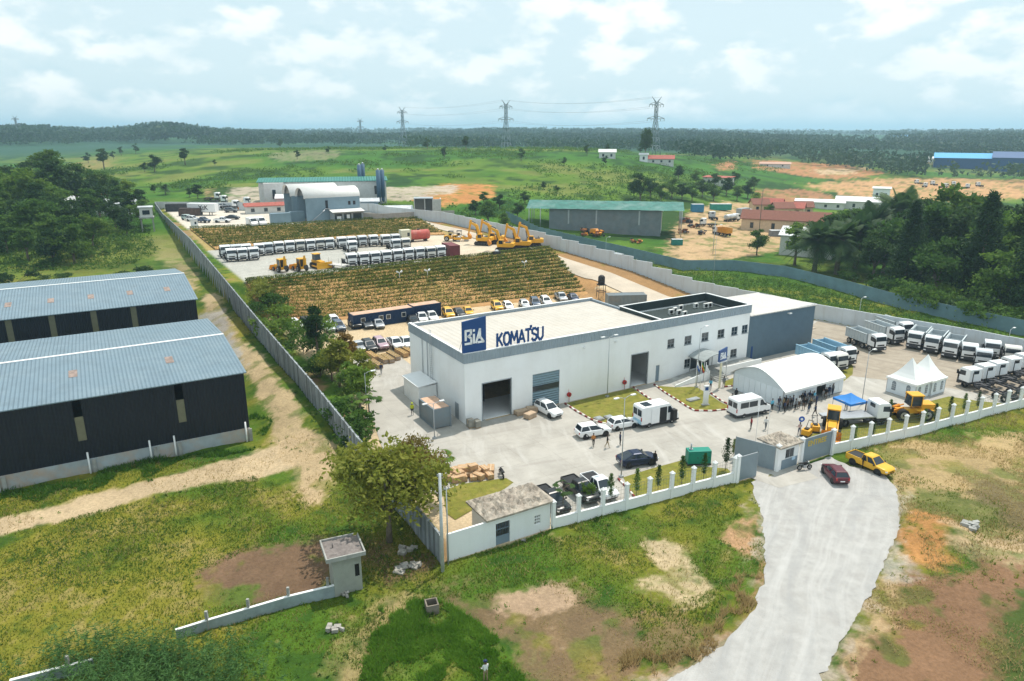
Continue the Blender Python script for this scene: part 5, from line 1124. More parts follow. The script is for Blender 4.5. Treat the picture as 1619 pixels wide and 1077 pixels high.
for px, py, lab, s in ((643, 872, 'white crumpled sheet dumped under the big tree', 1.0), (646, 901, 'pale rubble heap between the hut and the pole', 1.2), (529, 998, 'scrap of pale rubbish in the grass below the low wall', .8), (547, 942, 'small pale stone at the foot of the concrete hut', .45), (827, 856, 'white scrap on the grass outside the service block', .3), (1535, 835, 'heap of dark stones on the bare earth', 1.1)):
    P = T(px, py); b = MB()
    for k in range(7): b.box((random.uniform(-.7, .7) * s, random.uniform(-.5, .5) * s, .1 + random.random() * .15), (random.uniform(.3, .9) * s, random.uniform(.2, .6) * s, random.uniform(.12, .4) * s), 0, random.random() * 3, rx=random.uniform(-.4, .4))
    r = b.build('rubbish_heap', [mat('rubbish_pale', (.33, .31, .28), .9, var=.45, scale=4) if 'dark' not in lab else M_CONC], None, P); tag(r, lab, 'rubbish')

# ================================================================== UPPER YARD AND COUNTRY BEYOND
M_HANG = ribbed('hangar_wall', (.24, .335, .40), 'X', .35, .5, .1, depth=.5); M_HANGR = mat('hangar_fabric', (.74, .72, .69), .6, var=.04, dirt=(.6, .55, .5), dirt_amt=.4)
def hangar(u, v, L_, S, e, h, label, rz=0.0):
    r = empty('arched_shed', WH(u, v, 9), ROT + rz, label, 'shed'); n = 14; arc = [(S * (1 - math.cos(math.pi * i / n)) / 2, e + h * math.sin(math.pi * i / n)) for i in range(n + 1)]
    b = MB(); b.add([(x, a, z) for x in (-.5, L_ + .2) for a, z in arc] + [(x, a + (.12 if a < S / 2 else -.12) * abs(a - S / 2) / S, z - .15) for x in (-.5, L_ + .2) for a, z in arc],
        [(i, i + 1, n + 2 + i, n + 1 + i) for i in range(n)] + [(2 * n + 2 + i, 3 * n + 3 + i, 3 * n + 4 + i, 2 * n + 3 + i) for i in range(n)] + [(i, 2 * n + 2 + i, 2 * n + 3 + i, i + 1) for i in range(n)], 0, True); b.build('arched_roof', [M_HANGR], r)
    b = MB(); b.bb(0, L_, 0, .2, -.5, e); b.bb(0, L_, S - .2, S, -.5, e); g = [(a, z - .16) for a, z in arc]; b.prism([(0.2, -.5), (0.2, e)] + g[1:-1] + [(S - .2, e), (S - .2, -.5)], L_ - .2, L_, 0, 'x'); b.build('wall', [M_HANG], r)
    b = MB(); g2 = [(S * .5 + (a - S * .5) * .8, e + (z - e) * .8) for a, z in arc]
    for x in (.3,): b.add([(x, a, z - .16) for a, z in arc] + [(x, a, z - .2) for a, z in g2], [(i, i + 1, n + 2 + i, n + 1 + i) for i in range(n)])
    b.build('end_truss', [M_CHAS], r)
    b = MB(); b.bb(.2, L_ - .3, .25, S - .25, -.2, .06); b.build('floor', [M_CONC], r)
    return r
hA = hangar(21, 150.6, 17.5, 10.5, 7.4, 3.0, 'nearer arched white roof shed with blue-grey front wall in the upper yard')
b = MB(); b.bb(6.2, 7.0, -.05, 0, 4.0, 6.5); b.build('door', [M_BLACK], hA); b = MB(); b.path([(1.0, -.6, 0), (6.2, -.6, 4.0)], .12); b.bb(5.8, 7.4, -1.0, -.05, 3.9, 4.0); b.build('stair', [M_STEEL], hA)
for x in (13.6, 15.2): b = MB(); b.bb(x, x + .8, -.05, 0, 4.8, 6); b.build('window', [M_GLASS], hA)
hangar(19.5, 161.5, 15.5, 10.5, 7.4, 3.4, 'farther arched white roof shed behind the nearer one')
r = empty('lean_to_office', WH(28.3, 147.2, 9), ROT, 'low lean-to office with pale roof along the arched shed', 'office'); b = MB(); panel_holes(b, 0, 10, -.4, 2.9, [(.6, 3, .6, 2.5), (3.6, 6, .6, 2.5), (6.6, 9.4, .6, 2.5)], 0, .15); b.bb(0, .15, .15, 3.2, -.4, 2.9); b.bb(9.85, 10, .15, 3.2, -.4, 2.9); b.build('wall', [M_FRAME], r)
b = MB(); b.add([(-.3, -.9, 2.95), (10.3, -.9, 2.95), (10.3, 3.3, 3.5), (-.3, 3.3, 3.5), (-.3, -.9, 3.1), (10.3, -.9, 3.1), (10.3, 3.3, 3.65), (-.3, 3.3, 3.65)], [(3, 2, 1, 0), (4, 5, 6, 7), (0, 1, 5, 4), (1, 2, 6, 5), (2, 3, 7, 6), (3, 0, 4, 7)]); b.build('roof', [M_HANGR], r)
for a, c in ((.6, 3), (3.6, 6), (6.6, 9.4)): b = MB(); b.bb(a, c, .06, .1, .6, 2.5); b.build('window', [M_GLASS], r)
b = MB(); b.bb(1.3, 2.7, -.06, 0, .3, 1.7); b.bb(4.5, 5.5, -.06, 0, .9, 2.1); b.build('poster', [M_LETW], r)
def ubox(px, py, l, w_, h, m, my, lab, rz=0.0): P = GZ(px, py); u_, v_ = UV(np.array(P[:2])); return container('shipping_container', u_, v_, P.z, ROT + rz, (l, w_, h), m, my, lab, 'container', 'containers in the upper yard')
ubox(444, 353, 6.0, 2.4, 3.1, ribbed('container_blue_grey', (.22, .31, .36), 'X', .28, .5, .1, depth=.6), M_HANG, 'longer blue-grey container left of the arched shed', R(-6)); ubox(470, 350, 4.4, 2.4, 3.1, ribbed('container_blue_grey', (.22, .31, .36), 'X', .28), M_HANG, 'shorter blue-grey container against the arched shed', R(-6))
ubox(290, 334, 11, 2.4, 2.6, mat('dark_scrap', (.05, .05, .055), .8, var=.4), M_CHAS, 'long dark flat container by the back wall of the upper yard', R(-20)); ubox(302, 341, 7, 2.4, 2.5, mat('dark_scrap_brown', (.09, .06, .05), .8, var=.4), M_CHAS, 'dark brown container in front of the long dark one', R(-20))
P = GZ(308, 361); r = empty('site_cabin', P, ROT, 'tiny pale kiosk at the corner of the upper yard', 'cabin'); b = MB(); b.bb(-.9, .9, -.8, .8, -.3, 2.5); b.build('wall', [M_WALL], r); b = MB(); b.bb(-1, 1, -.9, .9, 2.5, 2.62); b.build('roof', [M_FRAME], r); b = MB(); b.bb(.0, .5, -.84, -.8, 1.2, 1.9); b.build('window', [M_GLASS], r)

def PT(px, d):
    az = math.atan((px - CX) / FPX * math.cos(PITCH)); x, y = d * math.sin(az), d * math.cos(az); return Vector((x, y, H1(x, y))), -az
def house(name, P, rz, l, w_, h, rh, mw, mr_, label, cat='house', group=None, over=.6, win=4, mono=False):
    r = empty(name, (P[0], P[1], P[2] - .4), rz, label, cat, group); b = MB(); b.bb(-l / 2, l / 2, -w_ / 2, w_ / 2, -1.5, h)
    if not mono: b.add([(s * l / 2, y, z) for s in (-1, 1) for y, z in ((-w_ / 2, h), (w_ / 2, h), (0, h + rh - .1))], [(0, 1, 2), (5, 4, 3)])
    b.build('wall', [mw], r); L_, W_ = l / 2 + over, w_ / 2 + over; e = h - .15
    b = MB()
    if mono: b.add([(-L_, -W_, h), (L_, -W_, h), (L_, W_, h + rh), (-L_, W_, h + rh), (-L_, -W_, h + .25), (L_, -W_, h + .25), (L_, W_, h + rh + .25), (-L_, W_, h + rh + .25)], [(3, 2, 1, 0), (4, 5, 6, 7), (0, 1, 5, 4), (1, 2, 6, 5), (2, 3, 7, 6), (3, 0, 4, 7)])
    else:
        for s in (-1, 1): b.add([(-L_, s * W_, e), (L_, s * W_, e), (L_, 0, h + rh), (-L_, 0, h + rh), (-L_, s * W_, e + .2), (L_, s * W_, e + .2), (L_, 0, h + rh + .2), (-L_, 0, h + rh + .2)], [(3, 2, 1, 0), (4, 5, 6, 7), (0, 1, 5, 4), (1, 2, 6, 5), (2, 3, 7, 6), (3, 0, 4, 7)])
    b.build('roof', [mr_], r)
    for i in range(win):
        x = -l / 2 + l * (i + .5) / win; q = MB(); q.bb(x - min(.6, l / win * .25), x + min(.6, l / win * .25), -w_ / 2 - .06, -w_ / 2, h * .35, h * .75); q.build('window', [M_GLASS], r)
    return r
M_RRED = mat('roof_red', (.36, .10, .075), .8, var=.25); M_RBROWN = mat('roof_brown', (.20, .075, .05), .8, var=.15); M_CREAM = mat('cream_wall', (.62, .46, .31), .85); M_PALE = mat('pale_far_wall', (.62, .62, .60), .85, var=.1, dirt=(.45, .42, .38), dirt_amt=.4)
M_RGREEN = ribbed('roof_green_sheet', (.03, .19, .16), 'X', 1.0, .5, .1, .1, depth=.5, dirt=(.10, .26, .23), dirt_amt=.5); M_RWHITE = mat('roof_white', (.70, .70, .70), .6); M_RBLUE = mat('roof_bright_blue', (.06, .34, .66), .5); M_DBLUE = mat('wall_deep_blue', (.02, .08, .22), .6); M_TIN = mat('tin_roof', (.52, .54, .56), .5, .2, var=.3, scale=.6)
def plant():
    P, a = PT(506, 288); r = house('cement_plant', P, a - .03, 46, 16, 7.8, .9, M_PALE, M_RGREEN, 'long pale cement plant hall with a green roof behind the arched sheds', 'plant hall', win=6)
    P, a = PT(424, 283); house('plant_store', P, a, 7, 8, 8.4, .3, M_PALE, M_PALE, 'plain pale block at the left end of the green roofed hall', 'store', over=.05, win=1, mono=True)
    P, a = PT(493, 274); house('plant_store', P, a, 28, 6, 4.3, .9, M_PALE, M_RWHITE, 'low white roofed shed in front of the green roofed hall', 'shed', win=5, mono=True)
    P, a = PT(407, 268); house('plant_store', P, a + .1, 13, 5, 3, .8, M_PALE, M_RRED, 'low pink roofed shed left of the arched sheds', 'shed', win=3)
    for i, (px, d, h, q) in enumerate(((564, 292, 12.2, .75), (570, 294, 12.5, .75), (594, 276, 13, .8), (600.5, 278, 12.7, .8))):
        P, a = PT(px, d); r = empty('silo', P, a, 'slim blue-grey silo rising over the plant, %s from the left' % ORD[i], 'silo'); b = MB(); b.tube((0, 0, 2.5), (0, 0, h), q, n=14); b.tube((0, 0, 1), (0, 0, 2.5), .25, q, 14); b.build('barrel', [mat('silo_blue', (.06, .12, .19), .5)], r); b = MB(); [b.tube((q * .8 * x, q * .8 * y, -.4), (q * .8 * x, q * .8 * y, 3), .12, n=5) for x in (-1, 1) for y in (-1, 1)]; b.build('leg', [M_STEEL], r)
        b = MB(); b.tube((0, 0, h), (0, 0, h + .6), q * .7, .2, 10); b.build('vent_cap', [M_STEEL], r)
    P, a = PT(671, 262); r = empty('aggregate_bunker', P, a, 'tall concrete aggregate bunker with two dark bays above a white gravel heap', 'bunker'); b = MB()
    for q in ((-4.6, -4.3, -3, 3, 0, 6.4), (-.9, -.6, -3, 3, 0, 6.4), (1.9, 2.3, -3, 3, 0, 6.4), (-4.3, 1.9, 2.7, 3, 0, 6.4), (2.3, 5.0, -3, -2.6, 0, 6.2), (4.7, 5, -2.6, 3, 0, 6.2)): b.bb(q[0], q[1], q[2], q[3], q[4] - 1, q[5])
    b.build('wall', [mat('bunker_concrete', (.50, .47, .43), .9, var=.12)], r)
    b = MB(); b.bb(-4.6, 2.3, -3.05, 3.05, 6.41, 6.6); b.build('roof', [M_STEEL], r)
    P, a = PT(655, 256); b = MB(); n = 20; vs = [(0, 0, 3.2)] + [(q * math.cos(t) * (1 + .12 * math.sin(3 * t)), q * .6 * math.sin(t), z + random.uniform(-.15, .15)) for q, z in ((2.2, 2.3), (4.5, 1.1), (8, -.4)) for t in np.linspace(0, 2 * math.pi, n + 1)[:-1]]
    b.add(vs, [(0, 1 + i, 1 + (i + 1) % n) for i in range(n)] + [(1 + j * n + i, 1 + (j + 1) * n + i, 1 + (j + 1) * n + (i + 1) % n, 1 + j * n + (i + 1) % n) for j in range(2) for i in range(n)]); tag(b.build('gravel_heap', [mat('white_gravel', (.66, .66, .66), .95, var=.1)], None, P, rz=a), 'white gravel heap in front of the concrete bunker', 'gravel heap')
    for i, (px, d, l, h, m) in enumerate(((592, 262, 14, 2.6, M_HANG), (625, 262, 9, 3.0, M_STEEL), (578, 268, 6, 4, M_HANG))):
        P, a = PT(px, d); house('plant_store', P, a, l, 4, h, .8, m, M_TIN, 'grey-blue low plant shed beside the silos, %s from the left' % ['second', 'third', 'first'][i], 'shed', win=3, mono=True)
    P0, a = PT(575, 240); pl = [(560, 239), (600, 236), (650, 240), (715, 262)]
    pts = [PT(*q)[0] for q in pl]; runwall('yard_wall', [tuple(map(float, UV(np.array(p[:2])))) for p in pts], [p[2] for p in pts], [p[2] + 2.2 for p in pts], .25, mat('dusty_block', (.36, .33, .30), .9, var=.15), 'dusty block wall in front of the cement plant yard', 4)
plant()
def greenshed():
    A, B = T(868, 361), T(1044, 374); d = B - A; l = math.hypot(d.x, d.y); a = math.atan2(d.y, d.x); r = empty('long_shed', A, a, 'long grey block shed with a weathered green roof beyond the gully', 'shed')
    h0, h1 = tall(A, 327), tall(B, 345); h = (h0 + h1) / 2; D = 13
    b = MB(); b.bb(0, l, 0, .25, -2, h); b.bb(0, .25, .25, D, -2, h); b.bb(l - .25, l, .25, 3, -2, h); b.bb(0, l, D, D + .25, -2, h + .5); b.build('wall', [mat('shed_block_dark', (.17, .20, .215), .9, var=.15, scale=.6, dirt=(.25, .23, .22), dirt_amt=.5)], r)
    n = 26; x0, x1 = -8, l + 7.5; b = MB()
    for i in range(n):
        a0 = x0 + (x1 - x0) * i / n; a1 = x0 + (x1 - x0) * (i + 1) / n; o = random.uniform(-.04, .10)
        b.add([(a0, -1.2, h + .05 + o), (a1, -1.2, h + .05 + o), (a1, D * .55, h + 2.3 + o), (a0, D * .55, h + 2.3 + o), (a1, D + 1, h + .7 + o), (a0, D + 1, h + .7 + o)], [(0, 1, 2, 3), (3, 2, 4, 5)])
    b.build('roof', [mat('roof_green_old', (.03, .15, .125), .6, .1, var=.35, scale=.5, dirt=(.14, .24, .22), dirt_amt=.9)], r)
    for x, y in ((-7, -1), (-7, 6), (-7, 12), (-3, -1), (l + 6.8, -1), (l + 6.8, 6), (l + 6.8, 12)): b = MB(); b.tube((x, y, -2), (x, y, h + .2 + (1.0 if y == 6 else 0)), .14, n=6); b.build('post', [M_STEEL], r)
    for i, x in enumerate((l * .17, l * .42, l * .8)): b = MB(); b.bb(x, x + .5, -.06, 0, h * .25, h * .95); b.build('downpipe', [M_STEEL], r)
    P, a2 = PT(1015, 262); house('white_roof_shed', P, a2 - .05, 17, 8, 7.5, 1.2, M_PALE, M_RWHITE, 'white roofed shed peeping over the green roof', 'shed', win=3, mono=True)
greenshed()
def far_places():
    P, a = PT(1042, 470); house('red_roof_hall', P, a, 20, 8, 3.2, 2, M_PALE, M_RRED, 'long red roofed hall on the crest of the green hill', 'hall')
    P, a = PT(1020, 468); house('white_house', P, a, 5, 6, 4.5, .8, M_WALL, M_RWHITE, 'small white house at the end of the red roofed hall', 'house', win=1)
    P, a = PT(1142, 425); house('red_wall_block', P, a - .5, 16, 6, 4.5, .6, M_PALE, M_RRED, 'pale block with red roof at the edge of the red cutting', 'house', win=2, mono=True)
    P, a = PT(1257, 285); house('orange_hall', P, a - .06, 30, 9, 5.2, 2.8, M_CREAM, M_RBROWN, 'long orange walled hall with a dark brown roof by the scrap yard', 'hall', win=4)
    for i, (px, d, l, rz) in enumerate(((1212, 345, 7, .3), (1233, 352, 9, -.2), (1250, 338, 8, .4), (1268, 342, 9, -.1), (1284, 350, 7, .2))): P, a = PT(px, d); house('village_house', P, a + rz, l, 7, 3.8, 2.2, M_CREAM, M_RRED if i % 2 else M_RBROWN, 'red roofed cream house on the earthworks, %s from the left' % ORD[i], 'house', 'red roofed houses beyond the orange hall', win=2)
    P, a = PT(1310, 385); house('low_store', P, a, 22, 8, 3.2, .8, M_PALE, M_RWHITE, 'low pale roofed store left of the long white warehouse', 'store', mono=True)
    P, a = PT(1386, 395); house('white_warehouse', P, a, 27, 10, 4.4, 1.8, M_PALE, M_RWHITE, 'long white roofed warehouse on the bare orange earth', 'warehouse', win=5)
    P, a = PT(1408, 430); house('white_house', P, a, 8, 6, 8.5, .6, M_WALL, M_PALE, 'narrow white two storey building behind the white warehouse', 'building', win=2, mono=True)
    P, a = PT(1545, 820); house('blue_warehouse', P, a + .05, 62, 40, 9, 4, M_DBLUE, M_RBLUE, 'deep blue warehouse with a bright blue roof in the far woods', 'warehouse', win=0)
    P, a = PT(1618, 810); house('blue_warehouse', P, a, 38, 26, 12, 5, M_DBLUE, M_DBLUE, 'taller dark blue factory at the right edge in the far woods', 'factory', win=0)
    P, a = PT(1600, 225); house('green_roof_hall', P, a - .1, 16, 9, 6.0, 1.8, M_PALE, mat('roof_teal_pale', (.16, .36, .33), .6), 'pale teal roofed hall behind the tall trees on the right', 'hall', win=3)
    P, a = PT(1300, 235); house('round_roof_store', P, a - .2, 15, 8, 6.5, 2.2, M_PALE, M_TIN, 'grey roofed store just behind the palms', 'store', win=3)
    for i, (px, d, l, rz, m, lab) in enumerate(((95, 300, 10, .6, M_TIN, 'striped tin roofed house half hidden in the wood on the left'), (124, 312, 9, -.2, M_RRED, 'rusty red roofed house in the wood on the left'), (97, 282, 7, .3, M_TIN, 'white shack with a dark doorway deep in the left wood'), (165, 284, 12, -.1, M_TIN, 'pale tin roofed shack behind the dark shrubs on the left'), (6, 285, 7, .2, M_TIN, 'small pale shack at the left picture edge among trees'))): P, a = PT(px, d); house('village_house', P, a + rz, l, 6, 4.2, 1.4, M_PALE, m, lab, 'house', win=2)
    P, a = PT(212, 248); r = empty('stilt_house', P, a, 'pale two storey house on stilts at the edge of the left wood', 'house'); b = MB(); b.bb(-1.8, 1.8, -2, 2, 4.2, 7.0); b.build('wall', [M_PALE], r); b = MB(); b.bb(-2.1, 2.1, -2.3, 2.3, 7.0, 7.3); b.build('roof', [M_TIN], r); b = MB(); [b.bb(x - .2, x + .2, y - .2, y + .2, -1, 4.2) for x in (-1.6, 1.6) for y in (-1.8, 1.8)]; b.bb(-2.1, 2.1, -2.3, 2.3, 3.8, 4.2); b.build('stilt', [M_CONC], r); b = MB(); b.bb(-1, 1, -2.05, -2, 5, 6.3); b.build('window', [M_GLASS], r)
far_places()
PYL = []
def pylon(px, d, ytop, label, s=1.0, az=.5):
    P, a = PT(px, d); h = tall(P, ytop); r = empty('transmission_pylon', P, a + az, label, 'pylon', 'pylons of the power line'); w0, w1 = h * .085, h * .022; t = h * .0045 + d * .00012; b = MB()
    def wd(z): return w0 + (w1 - w0) * min(1, z / (h * .62))
    zs = [0, .16, .3, .42, .52, .62, .72, .82, .9]
    for k in range(len(zs) - 1):
        za, zb = zs[k] * h, zs[k + 1] * h; wa, wb = wd(za), wd(zb); c = lambda w_, i: ((-1, 1, 1, -1)[i % 4] * w_, (-1, -1, 1, 1)[i % 4] * w_)
        for i in range(4):
            b.tube((*c(wa, i), za), (*c(wb, i), zb), t, n=4); b.tube((*c(wa, i), za), (*c(wb, i + 1), zb), t * .6, n=4); b.tube((*c(wb, i), zb), (*c(wb, i + 1), zb), t * .6, n=4)
    m = mat('pylon_steel', (.22, .27, .30), .5, .3); b.build('lattice_tower', [m], r)
    for z, l in ((.62, .17), (.86, .14)):
        for q in (-1, 1):
            b = MB(); [b.tube((q * w1, y, z * h), (q * l * h, 0, z * h + .01 * h), t * .9, n=4) for y in (-w1, w1)]; b.tube((q * w1, 0, (z + .055) * h), (q * l * h, 0, z * h + .01 * h), t * .8, n=4)
            for e in (.55, 1): b.tube((q * l * h * e, 0, z * h + .01 * h), (q * l * h * e, 0, z * h - .035 * h), t * .8, n=4)
            b.build('cross_arm', [m], r)
    PYL.append((P, h, a + az))
    for q in (-1, 1): b = MB(); b.tube((0, 0, .88 * h), (q * .095 * h, 0, h), t, n=4); b.tube((0, 0, .9 * h), (q * .095 * h, 0, h), t * .7, n=4); b.build('earth_wire_peak', [m], r)
pylon(1036, 560, 153, 'nearest lattice power pylon rising beside the lone tall tree'); pylon(800, 760, 158, 'lattice power pylon over the middle of the far forest'); pylon(637, 1050, 169, 'distant lattice power pylon left of the middle one'); pylon(570, 1500, 187, 'tiny lattice power pylon at the forest edge, beside the distant one'); pylon(27, 1450, 183, 'faint lattice power pylon at the far left of the skyline')

for n_, (A, B) in enumerate(((PYL[0], PYL[1]), (PYL[1], PYL[2]))):
    b = MB(); A0 = A[0]
    for z, l in ((.59, .17), (.59, -.17), (.83, .14), (.83, -.14), (.995, .09), (.995, -.09)):
        e = [P + Vector((math.cos(r_) * l * h, math.sin(r_) * l * h, z * h)) - A0 for P, h, r_ in (A, B)]; pts = [e[0].lerp(e[1], t) - Vector((0, 0, 16 * t * (1 - t))) for t in np.linspace(0, 1, 9)]; b.path(pts, .045, 4)
    tag(b.build('power_cables', [mat('cable_grey', (.12, .15, .17), .5)], None, A0), 'sagging power cables strung between the ' + ('nearest pylon and the middle one', 'middle pylon and the distant one')[n_], 'power cables')

# ================================================================== VEHICLES
PAINT = {k: mat('paint_' + k, c, .28, .25 if k in ('silver', 'navy', 'dark', 'grey') else 0, var=.03, spec=.5) for k, c in dict(
    white=(.80, .81, .82), silver=(.42, .44, .47), navy=(.012, .022, .06), dark=(.025, .028, .032), grey=(.14, .155, .17), yellow=(.72, .40, .02), maroon=(.10, .012, .022),
    mauve=(.40, .28, .33), slate=(.07, .10, .15), palegreen=(.50, .60, .58), blue=(.05, .20, .42), black=(.012, .012, .014)).items()}
_wc = {}
def wheel_parts(root, pts, r, w, dark=False, name='wheel', small=False):
    k = (round(r, 3), round(w, 3))
    if k not in _wc:
        prof = [(r * .60, w / 2), (r * .9, w / 2), (r, w * .36), (r, -w * .36), (r * .9, -w / 2), (r * .60, -w / 2)]
        b = MB(); n = 16; b.loft([[(q * math.cos(2 * math.pi * i / n), y, q * math.sin(2 * math.pi * i / n)) for i in range(n)] for q, y in prof], 0, True, False)
        b.f, b.m, b.sm = b.f, b.m, b.sm; tm = b.mesh('tyre', [M_RUB])
        b = MB(); b.tube((0, -w * .42, 0), (0, w * .42, 0), r * .62, n=14); b.tube((0, -w * .5, 0), (0, w * .5, 0), r * .22, n=8, mi=1)
        for i in range(5): a = 2 * math.pi * i / 5; b.box((r * .36 * math.cos(a), 0, r * .36 * math.sin(a)), (r * .34, w * .9, r * .12), 0, ry=-a)
        _wc[k] = (tm, b.mesh('rim', [M_RIM, M_CHAS]))
    for p in pts:
        o = part(name, _wc[k][0], root, p)
        if not small: part('rim', _wc[k][1], o)
def section(x, hw, z0, z1, r=.12, n=3):                     # rounded rectangle across the car at x
    o = []
    for cx, cz, a0 in ((hw - r, z0 + r, -90), (hw - r, z1 - r, 0), (-hw + r, z1 - r, 90), (-hw + r, z0 + r, 180)):
        for i in range(n + 1): a = R(a0 + 90 * i / n); o.append((x, cx + r * math.cos(a), cz + r * math.sin(a)))
    return o
def make_car(kind, label='car', cat='car', lod=0):
    # stations: x, half width, sill, top of lower body ; then the cabin as (x at belt, x at roof) pairs
    P = dict(
     suv=dict(L=4.6, W=1.86, b=[(-2.25, .72, .55, .95), (-2.1, .9, .34, 1.08), (-1.2, .93, .30, 1.10), (.7, .93, .30, 1.08), (1.7, .90, .32, 1.02), (2.15, .82, .36, .92), (2.3, .66, .48, .78)], cab=(-2.1, -1.85, 1.0, .15, 1.06, 1.72), wb=1.36, r=.37),
     hatch=dict(L=4.1, W=1.74, b=[(-2.0, .66, .5, .88), (-1.86, .84, .3, .98), (-1.0, .87, .26, 1.0), (.6, .87, .26, .98), (1.5, .83, .28, .88), (1.9, .74, .32, .78), (2.05, .58, .42, .66)], cab=(-1.88, -1.5, 1.05, .2, .96, 1.5), wb=1.25, r=.32),
     sedan=dict(L=4.6, W=1.78, b=[(-2.28, .68, .48, .9), (-2.1, .84, .3, 1.0), (-1.0, .89, .26, 1.0), (.7, .89, .26, .97), (1.7, .85, .28, .86), (2.1, .76, .32, .76), (2.3, .6, .42, .64)], cab=(-1.75, -.95, 1.15, .25, .96, 1.45), wb=1.36, r=.33),
     fastback=dict(L=4.75, W=1.9, b=[(-2.35, .72, .5, 1.0), (-2.2, .9, .34, 1.1), (-1.2, .95, .30, 1.1), (.7, .95, .30, 1.06), (1.75, .92, .32, .98), (2.2, .82, .36, .86), (2.38, .64, .48, .74)], cab=(-2.15, -.85, 1.2, .25, 1.05, 1.62), wb=1.42, r=.38),
     pickup=dict(L=5.2, W=1.86, b=[(-2.55, .86, .52, 1.02), (-2.5, .9, .46, 1.06), (-1.6, .92, .42, 1.06), (-.6, .92, .40, 1.06), (1.0, .92, .40, 1.06), (2.1, .9, .42, 1.0), (2.5, .82, .46, .9), (2.62, .66, .56, .8)], cab=(-.62, -.5, 1.25, .55, 1.04, 1.76), wb=1.55, r=.39))[kind]
    r = empty(kind + '_car' if kind not in ('pickup',) else 'pickup_truck', label=label, cat=cat)
    b = MB(); b.loft([section(*s, r=.12) for s in P['b']])
    x0, x0r, x1, x1r, zb, zr = P['cab']; hw = P['W'] / 2 - .07; hr = hw - .19
    def cabsec(t, ins=0): pass
    A = [(x0, -hw, zb), (x1, -hw, zb), (x1, hw, zb), (x0, hw, zb), (x0r, -hr, zr - .06), (x1r, -hr, zr - .06), (x1r, hr, zr - .06), (x0r, hr, zr - .06), (x0r + .12, -hr + .12, zr), (x1r - .14, -hr + .12, zr), (x1r - .14, hr - .12, zr), (x0r + .12, hr - .12, zr)]
    b.add(A, [(0, 1, 5, 4), (1, 2, 6, 5), (2, 3, 7, 6), (3, 0, 4, 7), (4, 5, 9, 8), (5, 6, 10, 9), (6, 7, 11, 10), (7, 4, 8, 11), (8, 9, 10, 11)], 0)
    if kind == 'pickup':
        bm_ = MB(); bm_.f, bm_.v = [], []
        b.bb(-2.5, -.7, -.88, -.80, 1.0, 1.16); b.bb(-2.5, -.7, .80, .88, 1.0, 1.16); b.bb(-2.56, -2.48, -.80, .80, 1.0, 1.16)
    for s in (-1, 1):                                      # wheel arches
        for wx in (-P['wb'], P['wb']): b.tube((wx, s * (P['W'] / 2 - .12), P['r']), (wx, s * (P['W'] / 2 - .005), P['r']), P['r'] + .07, n=14, mi=1)
    body = b.build('body', [PAINT['white'], M_BLACK], r)
    def pane(name, q, off, ins=.09):
        q = [Vector(p) for p in q]; c = sum(q, Vector()) / 4; nrm = (q[1] - q[0]).cross(q[3] - q[0]).normalized()
        if nrm.dot(c - Vector((0, 0, .8))) < 0: nrm = -nrm
        q2 = [p + (c - p).normalized() * min(ins * 1.3, (c - p).length * .3) + nrm * off for p in q]; m = MB(); m.add(q2, [(0, 1, 2, 3)]); return m.build(name, [M_GLASS], r)
    pane('windscreen', [A[1], A[2], A[6], A[5]], .012); pane('rear_window', [A[3], A[0], A[4], A[7]], .012)
    for s, (a, c, d, e) in ((-1, (0, 1, 5, 4)), (1, (3, 2, 6, 7))):
        lo0, lo1, hi1, hi0 = Vector(A[a]), Vector(A[c]), Vector(A[d]), Vector(A[e]); m0, m1 = (lo0 + lo1) / 2 - Vector((.15, 0, 0)), (hi0 + hi1) / 2 - Vector((.1, 0, 0))
        pane('side_window', [lo0, m0, m1, hi0], .012, .07); pane('side_window', [m0, lo1, hi1, m1], .012, .07)
        q = MB(); q.box((x1 - .15, s * (hw + .16), zb + .08), (.14, .2, .14)); q.build('mirror', [M_BLACK], r)
    fx = P['b'][-1][0]; rx = P['b'][0][0]; zf = P['b'][-2][3]; zr_ = P['b'][0][3]
    for s in (-1, 1):
        q = MB(); q.box((fx - .17, s * (P['W'] / 2 - .25), zf - .13), (.22, .3, .14), rz=-s * .5); q.build('headlight', [M_LAMP], r)
        q = MB(); q.box((rx + .06, s * (P['W'] / 2 - .22), zr_ - .1), (.14, .14, .24)); q.build('tail_light', [M_TAIL], r)
    q = MB(); q.box((fx - .05, 0, zf - .22), (.1, .7, .14)); q.box((fx - .06, 0, .5), (.12, 1.1, .12)); q.build('grille', [M_BLACK], r)
    q = MB(); q.box((rx + .02, 0, zr_ - .32), (.05, .5, .12)); q.build('number_plate', [M_LETW], r)
    if kind == 'pickup': q = MB(); q.bb(-2.46, -.72, -.78, .78, 1.065, 1.075); q.build('cargo_bed', [M_BLACK], r)
    if kind == 'suv':
        q = MB(); [q.tube((x0r + .2, s * (hr - .05), zr + .05), (x1r - .3, s * (hr - .05), zr + .05), .02, n=4) for s in (-1, 1)]; q.build('roof_rail', [M_BLACK], r)
    wheel_parts(r, [(wx, s * (P['W'] / 2 - .11), P['r']) for wx in (-P['wb'], P['wb']) for s in (-1, 1)], P['r'], .23)
    return r
PROTO = {}
def car(kind, P, rz, colour, label, cat='car', group=None):
    if kind not in PROTO: PROTO[kind] = make_car(kind, label, cat); o = PROTO[kind]
    else: o = copy_tree(PROTO[kind])
    for k in list(o.keys()):
        if k == 'group': del o[k]
    put(o, P, rz, label, group); o['category'] = cat
    remat(kid(o, 'body')[0], PAINT[colour]); return o
HD = lambda deg: ROT + R(deg)
